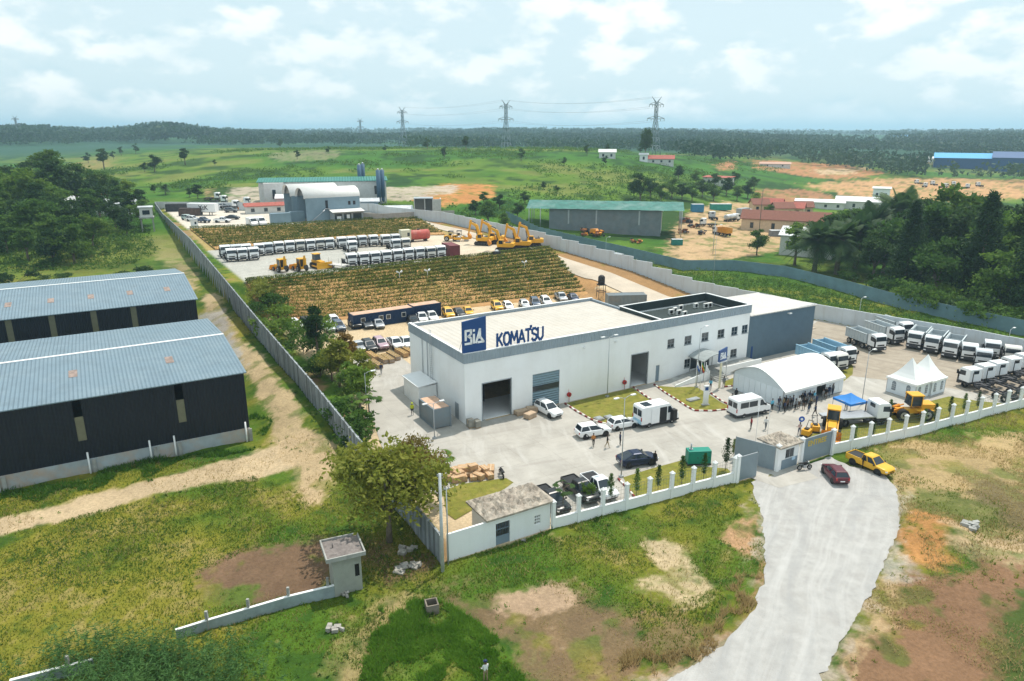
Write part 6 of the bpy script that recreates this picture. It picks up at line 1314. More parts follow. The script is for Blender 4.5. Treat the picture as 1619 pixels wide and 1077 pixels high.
# -- cars in the front yard
car('suv', GZ(867, 655), HD(-86), 'white', 'white off-road car in front of the grey roller door')
car('suv', GZ(937, 689), HD(-10), 'white', 'white off-road car with people walking past beside the lawn kerb')
car('hatch', GZ(984, 676), HD(-7), 'white', 'white hatchback parked behind the high roofed van')
car('fastback', GZ(1007, 734), HD(-14), 'navy', 'dark blue sloping roofed car by the lawn strip')
car('pickup', GZ(947, 778), HD(-94), 'white', 'white pickup truck parked nose to the low front wall', 'pickup')
car('pickup', GZ(917, 783), HD(-92), 'black', 'black pickup half hidden by the green shrub at the low wall', 'pickup')
car('pickup', GZ(872, 800), HD(-92), 'black', 'black pickup behind the service block roof', 'pickup')
car('hatch', T(1319, 757) + Vector((0, 0, .12)), HP(1332, 765, -27, -30), 'maroon', 'maroon hatchback seen from behind on the gravel road')
car('pickup', T(1374, 742) + Vector((0, 0, .12)), HP(1374, 742, 30, 13), 'yellow', 'yellow double cab pickup outside the wall on the gravel', 'pickup')
# -- rear car park
row = [(468, 520, 'suv', 'white', 'white car half hidden behind the tall dark tree, at the end of the rear row'), (484, 517, 'suv', 'dark', 'dark car behind the tall tree in the rear row'), (520, 523, 'hatch', 'palegreen', 'pale green car just right of the tall tree'), (529, 514, 'suv', 'white', 'white car squeezed behind the pale green one by the tree'),
       (536, 522, 'suv', 'slate', 'dark blue off-road car next to the pale green one'), (561, 517, 'suv', 'dark', 'dark off-road car left of the navy office container'), (580, 517, 'sedan', 'grey', 'dark grey saloon at the left end of the navy container'), (598, 517, 'sedan', 'silver', 'light silver saloon in front of the navy container'),
       (653, 511, 'sedan', 'dark', 'dark saloon before the shorter navy container'), (667, 508, 'pickup', 'white', 'white pickup between the dark saloon and another white pickup'), (682, 506, 'pickup', 'white', 'white pickup right of another white pickup by the navy container'),
       (709, 501, 'suv', 'yellow', 'yellow off-road car left of a dark saloon behind the roof sign'), (725, 499, 'sedan', 'dark', 'dark saloon between two yellow cars'), (740, 497, 'sedan', 'yellow', 'yellow car right of the dark saloon'), (786, 490, 'suv', 'yellow', 'yellow off-road car standing next to a lone white hatchback'), (803, 489, 'hatch', 'white', 'white hatchback behind the workshop roof beside the yellow car'),
       (829, 486, 'hatch', 'silver', 'silver hatchback behind the workshop roof, first of the right hand group'), (846, 484, 'suv', 'slate', 'dark blue off-road car between silver hatchback and white car'), (863, 482, 'suv', 'white', 'white off-road car right of the dark blue one behind the roof'), (887, 475, 'pickup', 'silver', 'silver pickup near the right end of the rear row'), (906, 475, 'sedan', 'navy', 'navy saloon at the right end of the rear row')]
for px, py, k, c, lab in row: car(k, GZ(px, py), HP(px, py, 13, 12) + R(random.uniform(-5, 5)), c, lab, 'pickup' if k == 'pickup' else 'car', 'cars parked below the terraced bank')
for px, py, k, c, lab in ((568, 553, 'sedan', 'silver', 'silver saloon nearest the trees in the middle of the rear lot'), (584, 554, 'suv', 'dark', 'dark off-road car between the silver saloon and the pinkish car'), (602, 550, 'suv', 'mauve', 'pinkish grey off-road car behind the timber crates'), (625, 549, 'pickup', 'white', 'white pickup right of the pinkish car'), (642, 548, 'pickup', 'white', 'white pickup closest to the workshop gable')):
    car(k, GZ(px, py), HP(px, py, 14, 11), c, lab, 'pickup' if k == 'pickup' else 'car', 'cars in the middle of the rear lot')
# -- upper yard
for i, (px, py, k, c) in enumerate(((298, 348, 'suv', 'palegreen'), (306, 350, 'suv', 'white'), (321, 352, 'pickup', 'slate'), (352, 352, 'pickup', 'white'), (368, 347, 'sedan', 'dark'), (357, 329, 'suv', 'white'), (366, 336, 'suv', 'grey'), (376, 326, 'suv', 'white'))):
    car(k, GZ(px, py), HD(-50 if i < 3 else -30), c, '%s %s in the upper yard left of the containers, %s from the left' % ({'palegreen': 'pale green', 'slate': 'blue grey'}.get(c, c), 'pickup' if k == 'pickup' else 'car', ORD[i]), 'car', 'cars in the upper yard')
for i, px in enumerate(np.linspace(589, 634, 8)):
    car('suv', GZ(float(px), 334 + i * .75), HD(-58), 'white' if i < 7 else 'blue', ('white car in the tight row right of the arched shed, %s from the left' % ORD[i]) if i < 7 else 'bright blue car at the right end of the tight row', 'car', 'tight row of cars by the arched shed')
for i, (px, py) in enumerate(((606, 343), (617, 341))): car('suv', GZ(px, py), HD(-58), 'white', 'white car parked in front of the tight row, %s' % ('left of two', 'right of two')[i], 'car', 'tight row of cars by the arched shed')

# -- vans
def make_van(name, L_, W_, H, label, glass, nose):
    r = empty(name, label=label, cat='van'); h = L_ / 2; b = MB()
    prof = [(-h, .42), (-h, H * .93), (-h + .12, H), (h - nose - .55, H), (h - nose + .35, H * .62), (h - .18, H * .47), (h, H * .38), (h, .42)]
    b.prism(prof, -W_ / 2, W_ / 2); b.build('body', [M_TRK], r, bevel=.09)
    b = MB(); b.bb(-h - .02, h + .03, -W_ / 2 - .015, W_ / 2 + .015, .32, .56); b.build('sill_trim', [M_CHAS], r)
    a, c = Vector((h - nose - .50, 0, H - .08)), Vector((h - nose + .32, 0, H * .64)); up = Vector((c.z - a.z, 0, -(c.x - a.x))).normalized() * -.02; up = Vector((.03, 0, .02))
    b = MB(); b.add([(a.x + up.x, -W_ * .42, a.z + up.z), (a.x + up.x, W_ * .42, a.z + up.z), (c.x + up.x, W_ * .45, c.z + up.z), (c.x + up.x, -W_ * .45, c.z + up.z)], [(0, 1, 2, 3)]); b.build('windscreen', [M_GLASS], r)
    for s in (-1, 1):
        y = s * (W_ / 2 + .012)
        b = MB(); b.add([(h - nose - .75, y, H * .55), (h - nose + .2, y, H * .55), (h - nose - .35, y, H * .86), (h - nose - .75, y, H * .86)], [(0, 1, 2, 3)]); b.build('cab_window', [M_GLASS], r)
        for x0, x1 in glass: b = MB(); b.add([(x0, y, H * .56), (x1, y, H * .56), (x1, y, H * .86), (x0, y, H * .86)], [(0, 1, 2, 3)]); b.build('side_window', [M_GLASS], r)
        b = MB(); b.box((h - nose + .1, s * (W_ / 2 + .14), H * .6), (.12, .22, .26)); b.build('mirror', [M_BLACK], r)
        b = MB(); b.box((h - .1, s * W_ * .36, H * .42), (.16, .34, .2)); b.build('headlight', [M_LAMP], r); b = MB(); b.box((-h - .02, s * W_ * .44, H * .45), (.06, .14, .5)); b.build('tail_light', [M_TAIL], r)
        b = MB(); b.add([(-h - .012, s * .06, H * .56), (-h - .012, s * W_ * .42, H * .56), (-h - .012, s * W_ * .42, H * .86), (-h - .012, s * .06, H * .86)], [(0, 1, 2, 3)]); b.build('rear_window', [M_GLASS], r)
    wheel_parts(r, [(x, s * (W_ / 2 - .12), .36) for x in (-h + 1.2, h - 1.0) for s in (-1, 1)], .36, .24); return r
v = put(make_van('minibus', 5.7, 2.05, 2.6, 'white minibus with dark windows near the kerbed island', [(-2.4, -1.0), (-.9, .5)], 1.15), GZ(1183, 655), HP(1183, 655, 30, -6)); b = MB(); b.box((-.6, 0, 2.64), (.8, .7, .1)); b.build('roof_vent', [M_WHITE], v)
v = put(make_van('camper_van', 5.9, 2.1, 2.9, 'white high roofed van with its side door slid open', [], 1.1), GZ(1036, 669), HP(1036, 669, 33, -7))
b = MB(); b.bb(-.2, .95, -1.075, -1.03, .55, 2.5); b.build('open_doorway', [M_DARK], v); b = MB(); b.bb(-1.5, -.25, -1.13, -1.07, .5, 2.55); b.build('sliding_door', [M_TRK], v); b = MB(); b.bb(-2.97, -2.955, -.9, .9, .5, 1.15); b.build('rear_panel', [mat('panel_pale_blue', (.40, .62, .74), .4)], v); b = MB(); b.bb(-2.3, -1.2, -.7, .5, 2.91, 2.98); b.build('solar_panel', [M_GLASS], v); b = MB(); b.bb(1.5, 2.1, -1.75, -1.08, .6, 2.1); b.build('open_cab_door', [M_BLACK], v)

# -- lorries
def lorry_cab(r, x, big=False, z=.95, W_=2.34, H=2.98, cream=False):
    b = MB(); prof = [(x - 1.95, z), (x - 1.95, H - .05), (x - 1.75, H), (x - .42, H), (x - .14, H - .28), (x - .02, z + .85), (x, z + .7), (x, z)]
    b.prism(prof, -W_ / 2, W_ / 2); o = b.build('cab', [M_TRK], r, bevel=.07)
    b = MB(); b.add([(x - .025, -W_ * .44, z + .98), (x - .025, W_ * .44, z + .98), (x - .145, W_ * .42, H - .32), (x - .145, -W_ * .42, H - .32)], [(0, 1, 2, 3)])
    for q in b.v: pass
    b.v = [(a + .03, c, d + .005) for a, c, d in b.v]; b.build('windscreen', [M_GLASS], r)
    b = MB(); b.bb(x - .02, x + .012, -W_ * .30, W_ * .30, z + .15, z + .4); b.build('grille', [M_BLACK], r)
    b = MB(); b.bb(x - .35, x + .06, -W_ / 2 - .01, W_ / 2 + .01, .42, z - .02); b.bb(x - 1.9, x - .35, -W_ / 2, W_ / 2, .6, z - .02); b.build('bumper', [M_CHAS], r)
    for s in (-1, 1):
        y = s * (W_ / 2 + .012); b = MB(); b.add([(x - 1.25, y, z + .95), (x - .2, y, z + .85), (x - .3, y, H - .42), (x - 1.25, y, H - .38)], [(0, 1, 2, 3)]); b.build('side_window', [M_GLASS], r)
        b = MB(); b.box((x - .02, s * (W_ / 2 + .17), H - .8), (.14, .24, .6)); b.box((x - .12, s * (W_ / 2 - .03), z + .65), (.24, .14, 1.2)); b.build('mirror', [M_BLACK], r)  # mirror plus black corner strip, added to imitate dark gaps between parked cabs
        b = MB(); b.box((x + .05, s * W_ * .38, .68), (.06, .36, .18)); b.build('headlight', [M_LAMP], r)
    b = MB(); b.bb(x - 1.98, x - 1.962, -.5, .5, z + 1.25, z + 1.75); b.build('rear_window', [M_GLASS], r)
    return o
def chassis(r, x0, x1):
    b = MB(); [b.bb(x0, x1, y - .06, y + .06, .72, .95) for y in (-.42, .42)]; [b.bb(x - .06, x + .06, -.36, .36, .75, .9) for x in np.linspace(x0 + .2, x1 - .2, 6)]
    b.tube((x1 - 2.9, -.95, .75), (x1 - 2.2, -.95, .75), .3, n=10); b.tube((x1 - 2.9, .95, .75), (x1 - 2.3, .95, .75), .28, n=10); b.bb(x1 - 3.3, x1 - 2.0, -.35, .35, .95, 1.1); b.build('chassis', [M_CHAS], r)
def make_tractor():
    r = empty('lorry', label='x', cat='lorry'); chassis(r, -3.6, 1.9); lorry_cab(r, 2.6)
    wheel_parts(r, [(1.35, s * 1.03, .5) for s in (-1, 1)] + [(x, s * .98, .5) for x in (-1.5, -2.85) for s in (-1, 1)], .5, .34, small=True)
    b = MB(); b.tube((-2.1, 0, .96), (-2.1, 0, 1.08), .5, n=14); b.box((-2.1, 0, .97), (1.0, .9, .05)); b.build('fifth_wheel', [M_CHAS], r)
    b = MB(); [b.bb(x - .7, x + .7, s * 1.16 - .02, s * 1.16 + .02, 1.0, 1.12) for x in (-2.2,) for s in (-1, 1)]; [b.bb(x - .6, x + .6, -1.17, -.75, 1.06, 1.1) for x in (-1.5, -2.85)]; [b.bb(x - .6, x + .6, .75, 1.17, 1.06, 1.1) for x in (-1.5, -2.85)]; b.build('mudguard', [M_BLACK], r); return r
def make_tipper(colour, name='tipper_lorry'):
    r = empty(name, label='x', cat='lorry'); chassis(r, -4.4, 1.9); lorry_cab(r, 2.9, z=1.05, H=3.1)
    b = MB(); x0, x1, w_, z0, z1 = -4.5, .75, 1.22, 1.15, 2.75; t = .07
    b.bb(x0, x1, -w_, w_, z0, z0 + .1); [b.bb(x0, x1, y - t, y + t, z0 + .1, z1) for y in (-w_ + t, w_ - t)]; b.bb(x1 - .14, x1, -w_ + 2 * t, w_ - 2 * t, z0 + .1, z1 + .15); b.bb(x0, x0 + .12, -w_ + 2 * t, w_ - 2 * t, z0 + .1, z1 - .1)
    for x in np.linspace(x0 + .1, x1 - .1, 8): [b.bb(x - .05, x + .05, s * (w_ + .04) - .04, s * (w_ + .04) + .04, z0, z1) for s in (-1, 1)]
    [b.bb(x0 - .01, x1 + .02, s * (w_ + .03) - .09, s * (w_ + .03) + .09, z1, z1 + .12) for s in (-1, 1)]; b.add([(x1 - .02, -w_, z1 + .1), (x1 + .75, -w_ * .98, z1 + .42), (x1 + .75, w_ * .98, z1 + .42), (x1 - .02, w_, z1 + .1), (x1 - .02, -w_, z1 + .18), (x1 + .75, -w_ * .98, z1 + .5), (x1 + .75, w_ * .98, z1 + .5), (x1 - .02, w_, z1 + .18)], [(3, 2, 1, 0), (4, 5, 6, 7), (0, 1, 5, 4), (1, 2, 6, 5), (2, 3, 7, 6), (3, 0, 4, 7)])
    b.build('tipper_body', [colour], r); b = MB(); b.bb(x0 + .13, x1 - .15, -w_ + .15, w_ - .15, z0 + .11, z0 + .13); b.build('body_floor', [M_STEEL], r)
    wheel_parts(r, [(x, s * 1.03, .53) for x in (1.75, -.15) for s in (-1, 1)] + [(x, s * 1.0, .53) for x in (-2.2, -3.6) for s in (-1, 1)], .53, .36); return r
CABS = [M_TRK, M_TRK, mat('cab_dusty', (.66, .64, .60), .45, var=.08), mat('cab_greyish', (.56, .59, .62), .35, var=.05)]
TR = make_tractor(); used = [False]
def tractor(P, rz, label, group, name=None):
    o = TR if not used[0] else copy_tree(TR); used[0] = True; remat(kid(o, 'cab')[0], random.choice(CABS)); return put(o, P, rz, label, group)
def lv(P, z=7.06): return Vector((P[0], P[1], z))
back = [(357.7, 408), (374.7, 407), (391, 406), (411.7, 405), (425.9, 403.5), (443, 401.5), (460, 400), (476.3, 398.5), (492.6, 397.5), (507.6, 396), (522.5, 395), (542.4, 393.4), (558, 392.5), (574.7, 391), (592.3, 390), (611.7, 389.5), (627, 388.5)]
gr = 'white lorries parked on the middle terrace'
def truck_row(lst, fmt, deg=-93):
    for i, (px, py) in enumerate(lst):
        f = G(px, py, 7.06); a = HD(deg + random.uniform(-2, 2)); P = f - np.array([math.cos(a), math.sin(a)]) * 2.6; tractor(lv(P), a, fmt % ORD[i], gr)
truck_row(back, 'white lorry in the back row of the middle terrace, %s from the left')
truck_row([(367.6, 414), (385, 413), (403, 411.5)], 'white lorry of the three parked ahead of the back row, %s from the left', -93)
truck_row([(557.9, 422), (577.3, 420.5), (595, 419), (613, 417), (630.5, 415), (648, 413), (665.5, 411.5), (683, 410.5), (698.6, 408.5)], 'white lorry in the front row of the middle terrace, %s from the left', -93)
truck_row([(559, 400), (628, 397), (643, 395.5)], 'white lorry standing between the two long rows, %s from the left', -93)
def lettered_box():
    P = GZ(322, 340); r = empty('box_trailer', P, HD(-38), 'big white box trailer with dark lettering in the upper yard', 'trailer'); b = MB(); b.bb(-5, 5, -1.25, 1.25, 1.1, 3.9); b.build('box_body', [M_TRK], r, bevel=.05)
    k = part('lettering', text_mesh('XtK', 2.0, M_CHAS, .05, .01), r, (0.8, -1.265, 2.5)); k.rotation_euler = (R(90), 0, 0)
    b = MB(); [b.bb(-4.8, 4.5, y - .06, y + .06, .85, 1.1) for y in (-.4, .4)]; b.bb(2.6, 2.8, -.9, -.7, 0, 1.1); b.bb(2.6, 2.8, .7, .9, 0, 1.1); b.build('chassis', [M_CHAS], r); wheel_parts(r, [(x, s * 1.0, .5) for x in (-4.0, -2.8) for s in (-1, 1)], .5, .35, small=True)
    for i, (px, py) in enumerate(((399, 358), (412, 357))): 
        v = put(make_van('delivery_van', 5.4, 2.0, 2.5, 'white van facing the bank at the edge of the upper yard, ' + ('left of two', 'right of two')[i], [], 1.0), GZ(px, py), HD(-82))
    for i, (px, py, dg) in enumerate(((366, 330, -30), (348, 322, -25), (338, 317, -25), (384, 325, -25))): tractor(GZ(px, py), HD(dg), 'white lorry parked among containers by the back wall, %s from the left' % ORD[[2, 1, 0, 3][i]], 'lorries by the back wall')
lettered_box()
def red_tank():
    P = lv(G(662, 381, 7.06)); r = empty('red_tank', P, HD(0), 'big dusty red cylindrical tank behind the lorries', 'tank'); b = MB(); n = 18
    b.loft([[(x, q * math.cos(2 * math.pi * i / n), 1.75 + q * math.sin(2 * math.pi * i / n)) for i in range(n)] for x, q in ((-3.1, .9), (-3.0, 1.3), (-2.8, 1.4), (2.8, 1.4), (3.0, 1.3), (3.1, .9))]); b.build('barrel', [mat('tank_red_dusty', (.42, .075, .06), .6, var=.2, dirt=(.55, .32, .25), dirt_amt=.5)], r); b = MB(); [b.bb(x - .2, x + .2, -1, 1, 0, .7) for x in (-2, 2)]; b.tube((0, 0, 3.1), (0, 0, 3.4), .35, n=12); b.build('saddle', [M_CHAS], r)
    P = lv(G(641, 384, 7.06)); r = empty('storage_bin', P, HD(-4), 'cream upright box bin between the lorries and the red tank', 'bin'); b = MB(); b.bb(-1.4, 1.4, -1.1, 1.1, .2, 3.6); b.build('box_body', [mat('bin_cream', (.62, .58, .44), .7)], r, bevel=.04); b = MB(); b.bb(.3, 1.0, -1.14, -1.1, 1.9, 2.9); b.build('window', [M_GLASS], r); b = MB(); b.bb(-1.3, 1.3, -1, 1, 0, .2); b.build('base', [M_CHAS], r)
    P = lv(G(713, 404, 7.06)); container('shipping_container', *map(float, UV(np.array(P[:2]))), 7.06, HD(84), (6, 2.4, 2.9), mat('container_maroon', (.16, .035, .04), .6, var=.15), mat('container_maroon', (.16, .035, .04)), 'dark red container at the right end of the front lorry row')
    P = lv(G(531, 424, 7.06)); r = empty('flat_trailer', P, HD(-60), 'empty flat trailer with upright stakes beside the bulldozer', 'trailer'); b = MB(); b.bb(-3.5, 3.0, -1.1, 1.1, .8, .95); [b.tube((x, y, .9), (x, y, 2.2), .05, n=5) for x in (-3, 0, 2.8) for y in (-1.05, 1.05)]; b.build('deck', [mat('trailer_deck', (.52, .50, .47), .8, var=.2)], r); wheel_parts(r, [(x, s * .95, .45) for x in (-2.6, -1.6) for s in (-1, 1)], .45, .3, small=True)
red_tank()

# -- tippers in the truck park
LB = mat('tipper_grey', (.48, .53, .55), .5, var=.08); LBB = mat('tipper_pale_blue', (.30, .50, .64), .5, var=.08)
TP = make_tipper(LB); TB = make_tipper(LBB); u1 = [0]; u2 = [0]
def tipper(front, deg, label, blue=False, group='tippers parked at the far wall'):
    src, c = (TB, u2) if blue else (TP, u1); o = src if not c[0] else copy_tree(src); c[0] = 1; a = HD(deg); z = .07
    f = G(front[0], front[1], z); return put(o, (f[0] - math.cos(a) * 2.9, f[1] - math.sin(a) * 2.9, z), a, label, group)
tipper((1391, 558), -106, 'grey tipper seen from its side, nearest the grey hall'); tipper((1420, 546), -106, 'grey tipper second from the grey hall, cab to the right'); tipper((1434, 537), -106, 'grey tipper wedged behind the first front facing one')
tipper((1443, 553), -160, 'front facing tipper, left one of the three with open bodies'); tipper((1470, 560), -160, 'front facing tipper in the middle of the three with open bodies'); tipper((1499, 568), -160, 'front facing tipper, right one of the three with open bodies')
TR2 = TR
def tr(px, py, deg, label, g='white lorries in the truck park'):
    a = HD(deg); f = G(px, py, .07); tractor(Vector((f[0] - math.cos(a) * 2.6, f[1] - math.sin(a) * 2.6, .07)), a, label, g)
tr(1530, 573, -150, 'front facing white lorry without a body beside the tippers'); tr(1566, 568, -150, 'white lorry in the back rank behind the chassis lorries, left one'); tr(1552, 583, -150, 'white lorry with dark windscreen tight against the chassis lorries'); tr(1598, 577, -150, 'white lorry in the back rank behind the chassis lorries, right one')
def make_chassis_lorry():
    r = empty('chassis_lorry', label='x', cat='lorry'); chassis(r, -6.2, 1.9); lorry_cab(r, 2.6); wheel_parts(r, [(1.35, s * 1.03, .5) for s in (-1, 1)] + [(x, s * .98, .5) for x in (-3.6, -5.0) for s in (-1, 1)], .5, .34, small=True)
    b = MB(); [b.bb(x - .08, x + .08, -1.1, 1.1, .95, 1.05) for x in (-6.0, -4.3, -2.6, -1.0)]; [b.box((x, y, 1.0), (.5, .35, .4)) for x, y in ((-.3, .75), (-.9, -.7), (.1, -.6))]; b.tube((.3, .9, 1.0), (.3, .9, 2.6), .07, n=6); b.build('chassis_fittings', [M_CHAS], r); return r
CL = make_chassis_lorry(); first = True
for i, (px, py) in enumerate(((1534, 612), (1556, 606), (1576, 601), (1598, 594), (1618, 588))):
    o = CL if first else copy_tree(CL); first = False; f = G(px, py, .07); a = HD(76); put(o, (f[0] - math.cos(a) * 1.2, f[1] - math.sin(a) * 1.2, .07), a, 'white bare chassis lorry seen from behind in the truck park, %s from the left' % ORD[i], 'bare chassis lorries')
tipper((1318, 590), -100, 'pale blue bodied tipper nearest the white marquee', True, 'lorries beside the marquee'); tipper((1344, 580), -100, 'pale blue bodied tipper farthest from the marquee', True, 'lorries beside the marquee'); tr(1331, 589, -100, 'white lorry with dark front between the pale blue tippers', 'lorries beside the marquee')
f = G(1369, 668, .1); o = put(copy_tree(CL), (f[0], f[1], .1), HD(-22), 'white flatbed lorry beside the blue pop up canopy'); o.name = 'flatbed_lorry'; o.pop('group', None)
b = MB(); b.bb(-6.2, .3, -1.15, 1.15, 1.12, 1.28); b.build('flat_deck', [M_STEEL], o)

# -- earth moving machines
def tracks(r, L_, w_, g, h, z=0):
    for s in (-1, 1):
        b = MB(); n = 8; pr = [(L_ / 2 - h / 2 + h / 2 * math.cos(t), h / 2 + h / 2 * math.sin(t)) for t in np.linspace(-math.pi / 2, math.pi / 2, n)] + [(-L_ / 2 + h / 2 + h / 2 * math.cos(t), h / 2 + h / 2 * math.sin(t)) for t in np.linspace(math.pi / 2, 3 * math.pi / 2, n)]
        b.prism([(x, q + z) for x, q in pr], s * g - w_ / 2, s * g + w_ / 2)
        for x in np.linspace(-L_ / 2 + .3, L_ / 2 - .3, 14): [b.bb(x - .04, x + .04, s * g - w_ / 2 - .01, s * g + w_ / 2 + .01, q + z - .025, q + z + .025) for q in (.0 + .03, h)]
        o = b.build('track', [M_RUB], r)
        b = MB(); [b.tube((x, s * g - w_ / 2 - .03, h / 2 + z), (x, s * g + w_ / 2 + .03, h / 2 + z), h * .3, n=10) for x in np.linspace(-L_ / 2 + h / 2, L_ / 2 - h / 2, 5)]; b.build('track_roller', [M_CHAS], o)
def arm(b, p, q, w0, w1, t, mi=0):
    p, q = Vector(p), Vector(q); d = (q - p); n = Vector((-d.z, 0, d.x)).normalized(); vs = []
    for y in (-t / 2, t / 2): vs += [p + n * w0 / 2 + Vector((0, y, 0)), p - n * w0 / 2 + Vector((0, y, 0)), q - n * w1 / 2 + Vector((0, y, 0)), q + n * w1 / 2 + Vector((0, y, 0))]
    b.add(vs, [(0, 1, 2, 3), (7, 6, 5, 4), (0, 4, 5, 1), (1, 5, 6, 2), (2, 6, 7, 3), (3, 7, 4, 0)], mi)
def make_excavator():
    r = empty('excavator', label='x', cat='excavator'); tracks(r, 4.2, .6, 1.2, .95); b = MB(); b.bb(-1.4, 1.4, -.8, .8, .4, 1.0); b.tube((0, 0, 1), (0, 0, 1.15), .7, n=14); b.build('undercarriage', [M_CHAS], r)
    b = MB(); b.bb(-2.2, 1.6, -1.3, 1.3, 1.15, 1.45); b.prism([(-2.6, 1.2), (-2.75, 1.4), (-2.7, 2.15), (-1.9, 2.25), (-1.9, 1.2)], -1.3, 1.3); b.bb(-1.9, -.1, -1.3, 1.3, 1.45, 2.2); b.bb(-.1, 1.3, -1.3, -.5, 1.45, 2.0); b.build('upper_body', [M_YEL], r, bevel=.05)
    b = MB(); b.bb(-1.8, -.4, -1.0, .9, 2.21, 2.3); b.tube((-1.4, -.6, 2.3), (-1.4, -.6, 2.75), .07, n=6); b.build('engine_cover', [M_BLACK], r)
    b = MB(); b.prism([(-.05, 1.45), (-.05, 3.0), (1.2, 3.0), (1.65, 2.3), (1.65, 1.45)], .35, 1.3); b.build('cab', [M_YEL], r); b = MB(); b.bb(.08, 1.15, 1.3, 1.315, 1.95, 2.85); b.add([(1.662, .45, 1.6), (1.662, 1.2, 1.6), (1.662, 1.2, 2.3), (1.662, .45, 2.3)], [(0, 1, 2, 3)]); b.add([(1.22, .42, 2.97), (1.22, 1.22, 2.97), (1.67, 1.22, 2.32), (1.67, .42, 2.32)], [(0, 1, 2, 3)]); b.bb(-.065, -.05, .45, 1.2, 2.2, 2.85); b.build('cab_window', [M_GLASS], r)
    b = MB(); arm(b, (.8, -.1, 1.7), (1.9, -.1, 5.1), .55, .75, .5); arm(b, (1.8, -.1, 5.0), (3.9, -.1, 6.0), .72, .4, .48); b.build('boom', [M_YEL], r); b = MB(); arm(b, (3.5, -.1, 6.5), (4.2, -.1, 2.8), .6, .3, .36); b.build('dipper', [M_YEL], r)
    b = MB(); b.tube((1.5, .22, 1.6), (2.0, .22, 4.2), .1, n=8); b.tube((1.5, -.42, 1.6), (2.0, -.42, 4.2), .1, n=8); b.tube((2.1, -.1, 5.7), (3.5, -.1, 6.4), .1, n=8); b.build('hydraulic_ram', [M_CHAS], r)
    b = MB(); b.prism([(4.35, 2.9), (4.0, 2.8), (3.55, 2.3), (3.4, 1.7), (3.65, 1.35), (4.05, 1.4), (4.3, 2.0)], -.7, .5); b.build('bucket', [M_ORANGE], r); return r
EX = make_excavator(); fe = True
for i, (px, py, dg) in enumerate(((764, 390, 132), (783, 388, 140), (797, 400, 138), (823, 397, 140), (843, 393, 150))):
    o = EX if fe else copy_tree(EX); fe = False; f = G(px, py - 3, 7.06); put(o, (f[0], f[1], 7.06), HD(dg), 'yellow tracked excavator with raised boom on the terrace, %s from the left' % ORD[i], 'tracked excavators on the middle terrace', 1.0)
def loaderbody(r, L_=1.0):
    pass
def make_wheel_loader(cabcol=M_GLASS):
    r = empty('wheel_loader', label='x', cat='loader'); b = MB(); b.prism([(-3.0, .9), (-3.1, 1.9), (-2.8, 2.15), (-1.0, 2.2), (-.9, .8)], -.9, .9); b.bb(-.9, 2.0, -.5, .5, .75, 1.35); b.bb(-2.6, -.2, -1.3, 1.3, 1.35, 1.5); b.build('body', [M_YEL], r, bevel=.05)
    b = MB(); b.prism([(-1.0, 1.9), (-1.0, 3.25), (.3, 3.25), (.55, 1.9)], -.75, .75); b.build('cab', [M_GLASS], r); b = MB(); b.bb(-1.2, .5, -.85, .85, 3.25, 3.4); [b.box((x, y, 2.55), (.09, .09, 1.4)) for x in (-1.0, .4) for y in (-.76, .76)]; b.build('cab_frame', [M_YEL], r)
    b = MB(); [arm(b, (1.2, y, 1.6), (3.6, y, .75), .35, .3, .16) for y in (-.55, .55)]; b.tube((1.0, 0, 1.9), (3.2, 0, 1.3), .1, n=8); b.build('lift_arm', [M_ORANGE], r)
    b = MB(); b.add([(3.4, -1.5, .15), (4.6, -1.5, .12), (3.6, -1.5, 1.5), (3.3, -1.5, .9), (3.4, 1.5, .15), (4.6, 1.5, .12), (3.6, 1.5, 1.5), (3.3, 1.5, .9)], [(0, 1, 5, 4), (3, 0, 4, 7), (2, 3, 7, 6), (0, 3, 2, 1), (4, 5, 6, 7)]); b.build('bucket', [M_ORANGE], r)
    wheel_parts(r, [(x, s * 1.1, .8) for x in (-1.7, 1.5) for s in (-1, 1)], .8, .6); return r
WL = make_wheel_loader(); f = G(1437, 660, .07); put(WL, (f[0], f[1], .07), HD(150), 'yellow wheel loader standing on the lawn behind the posts')
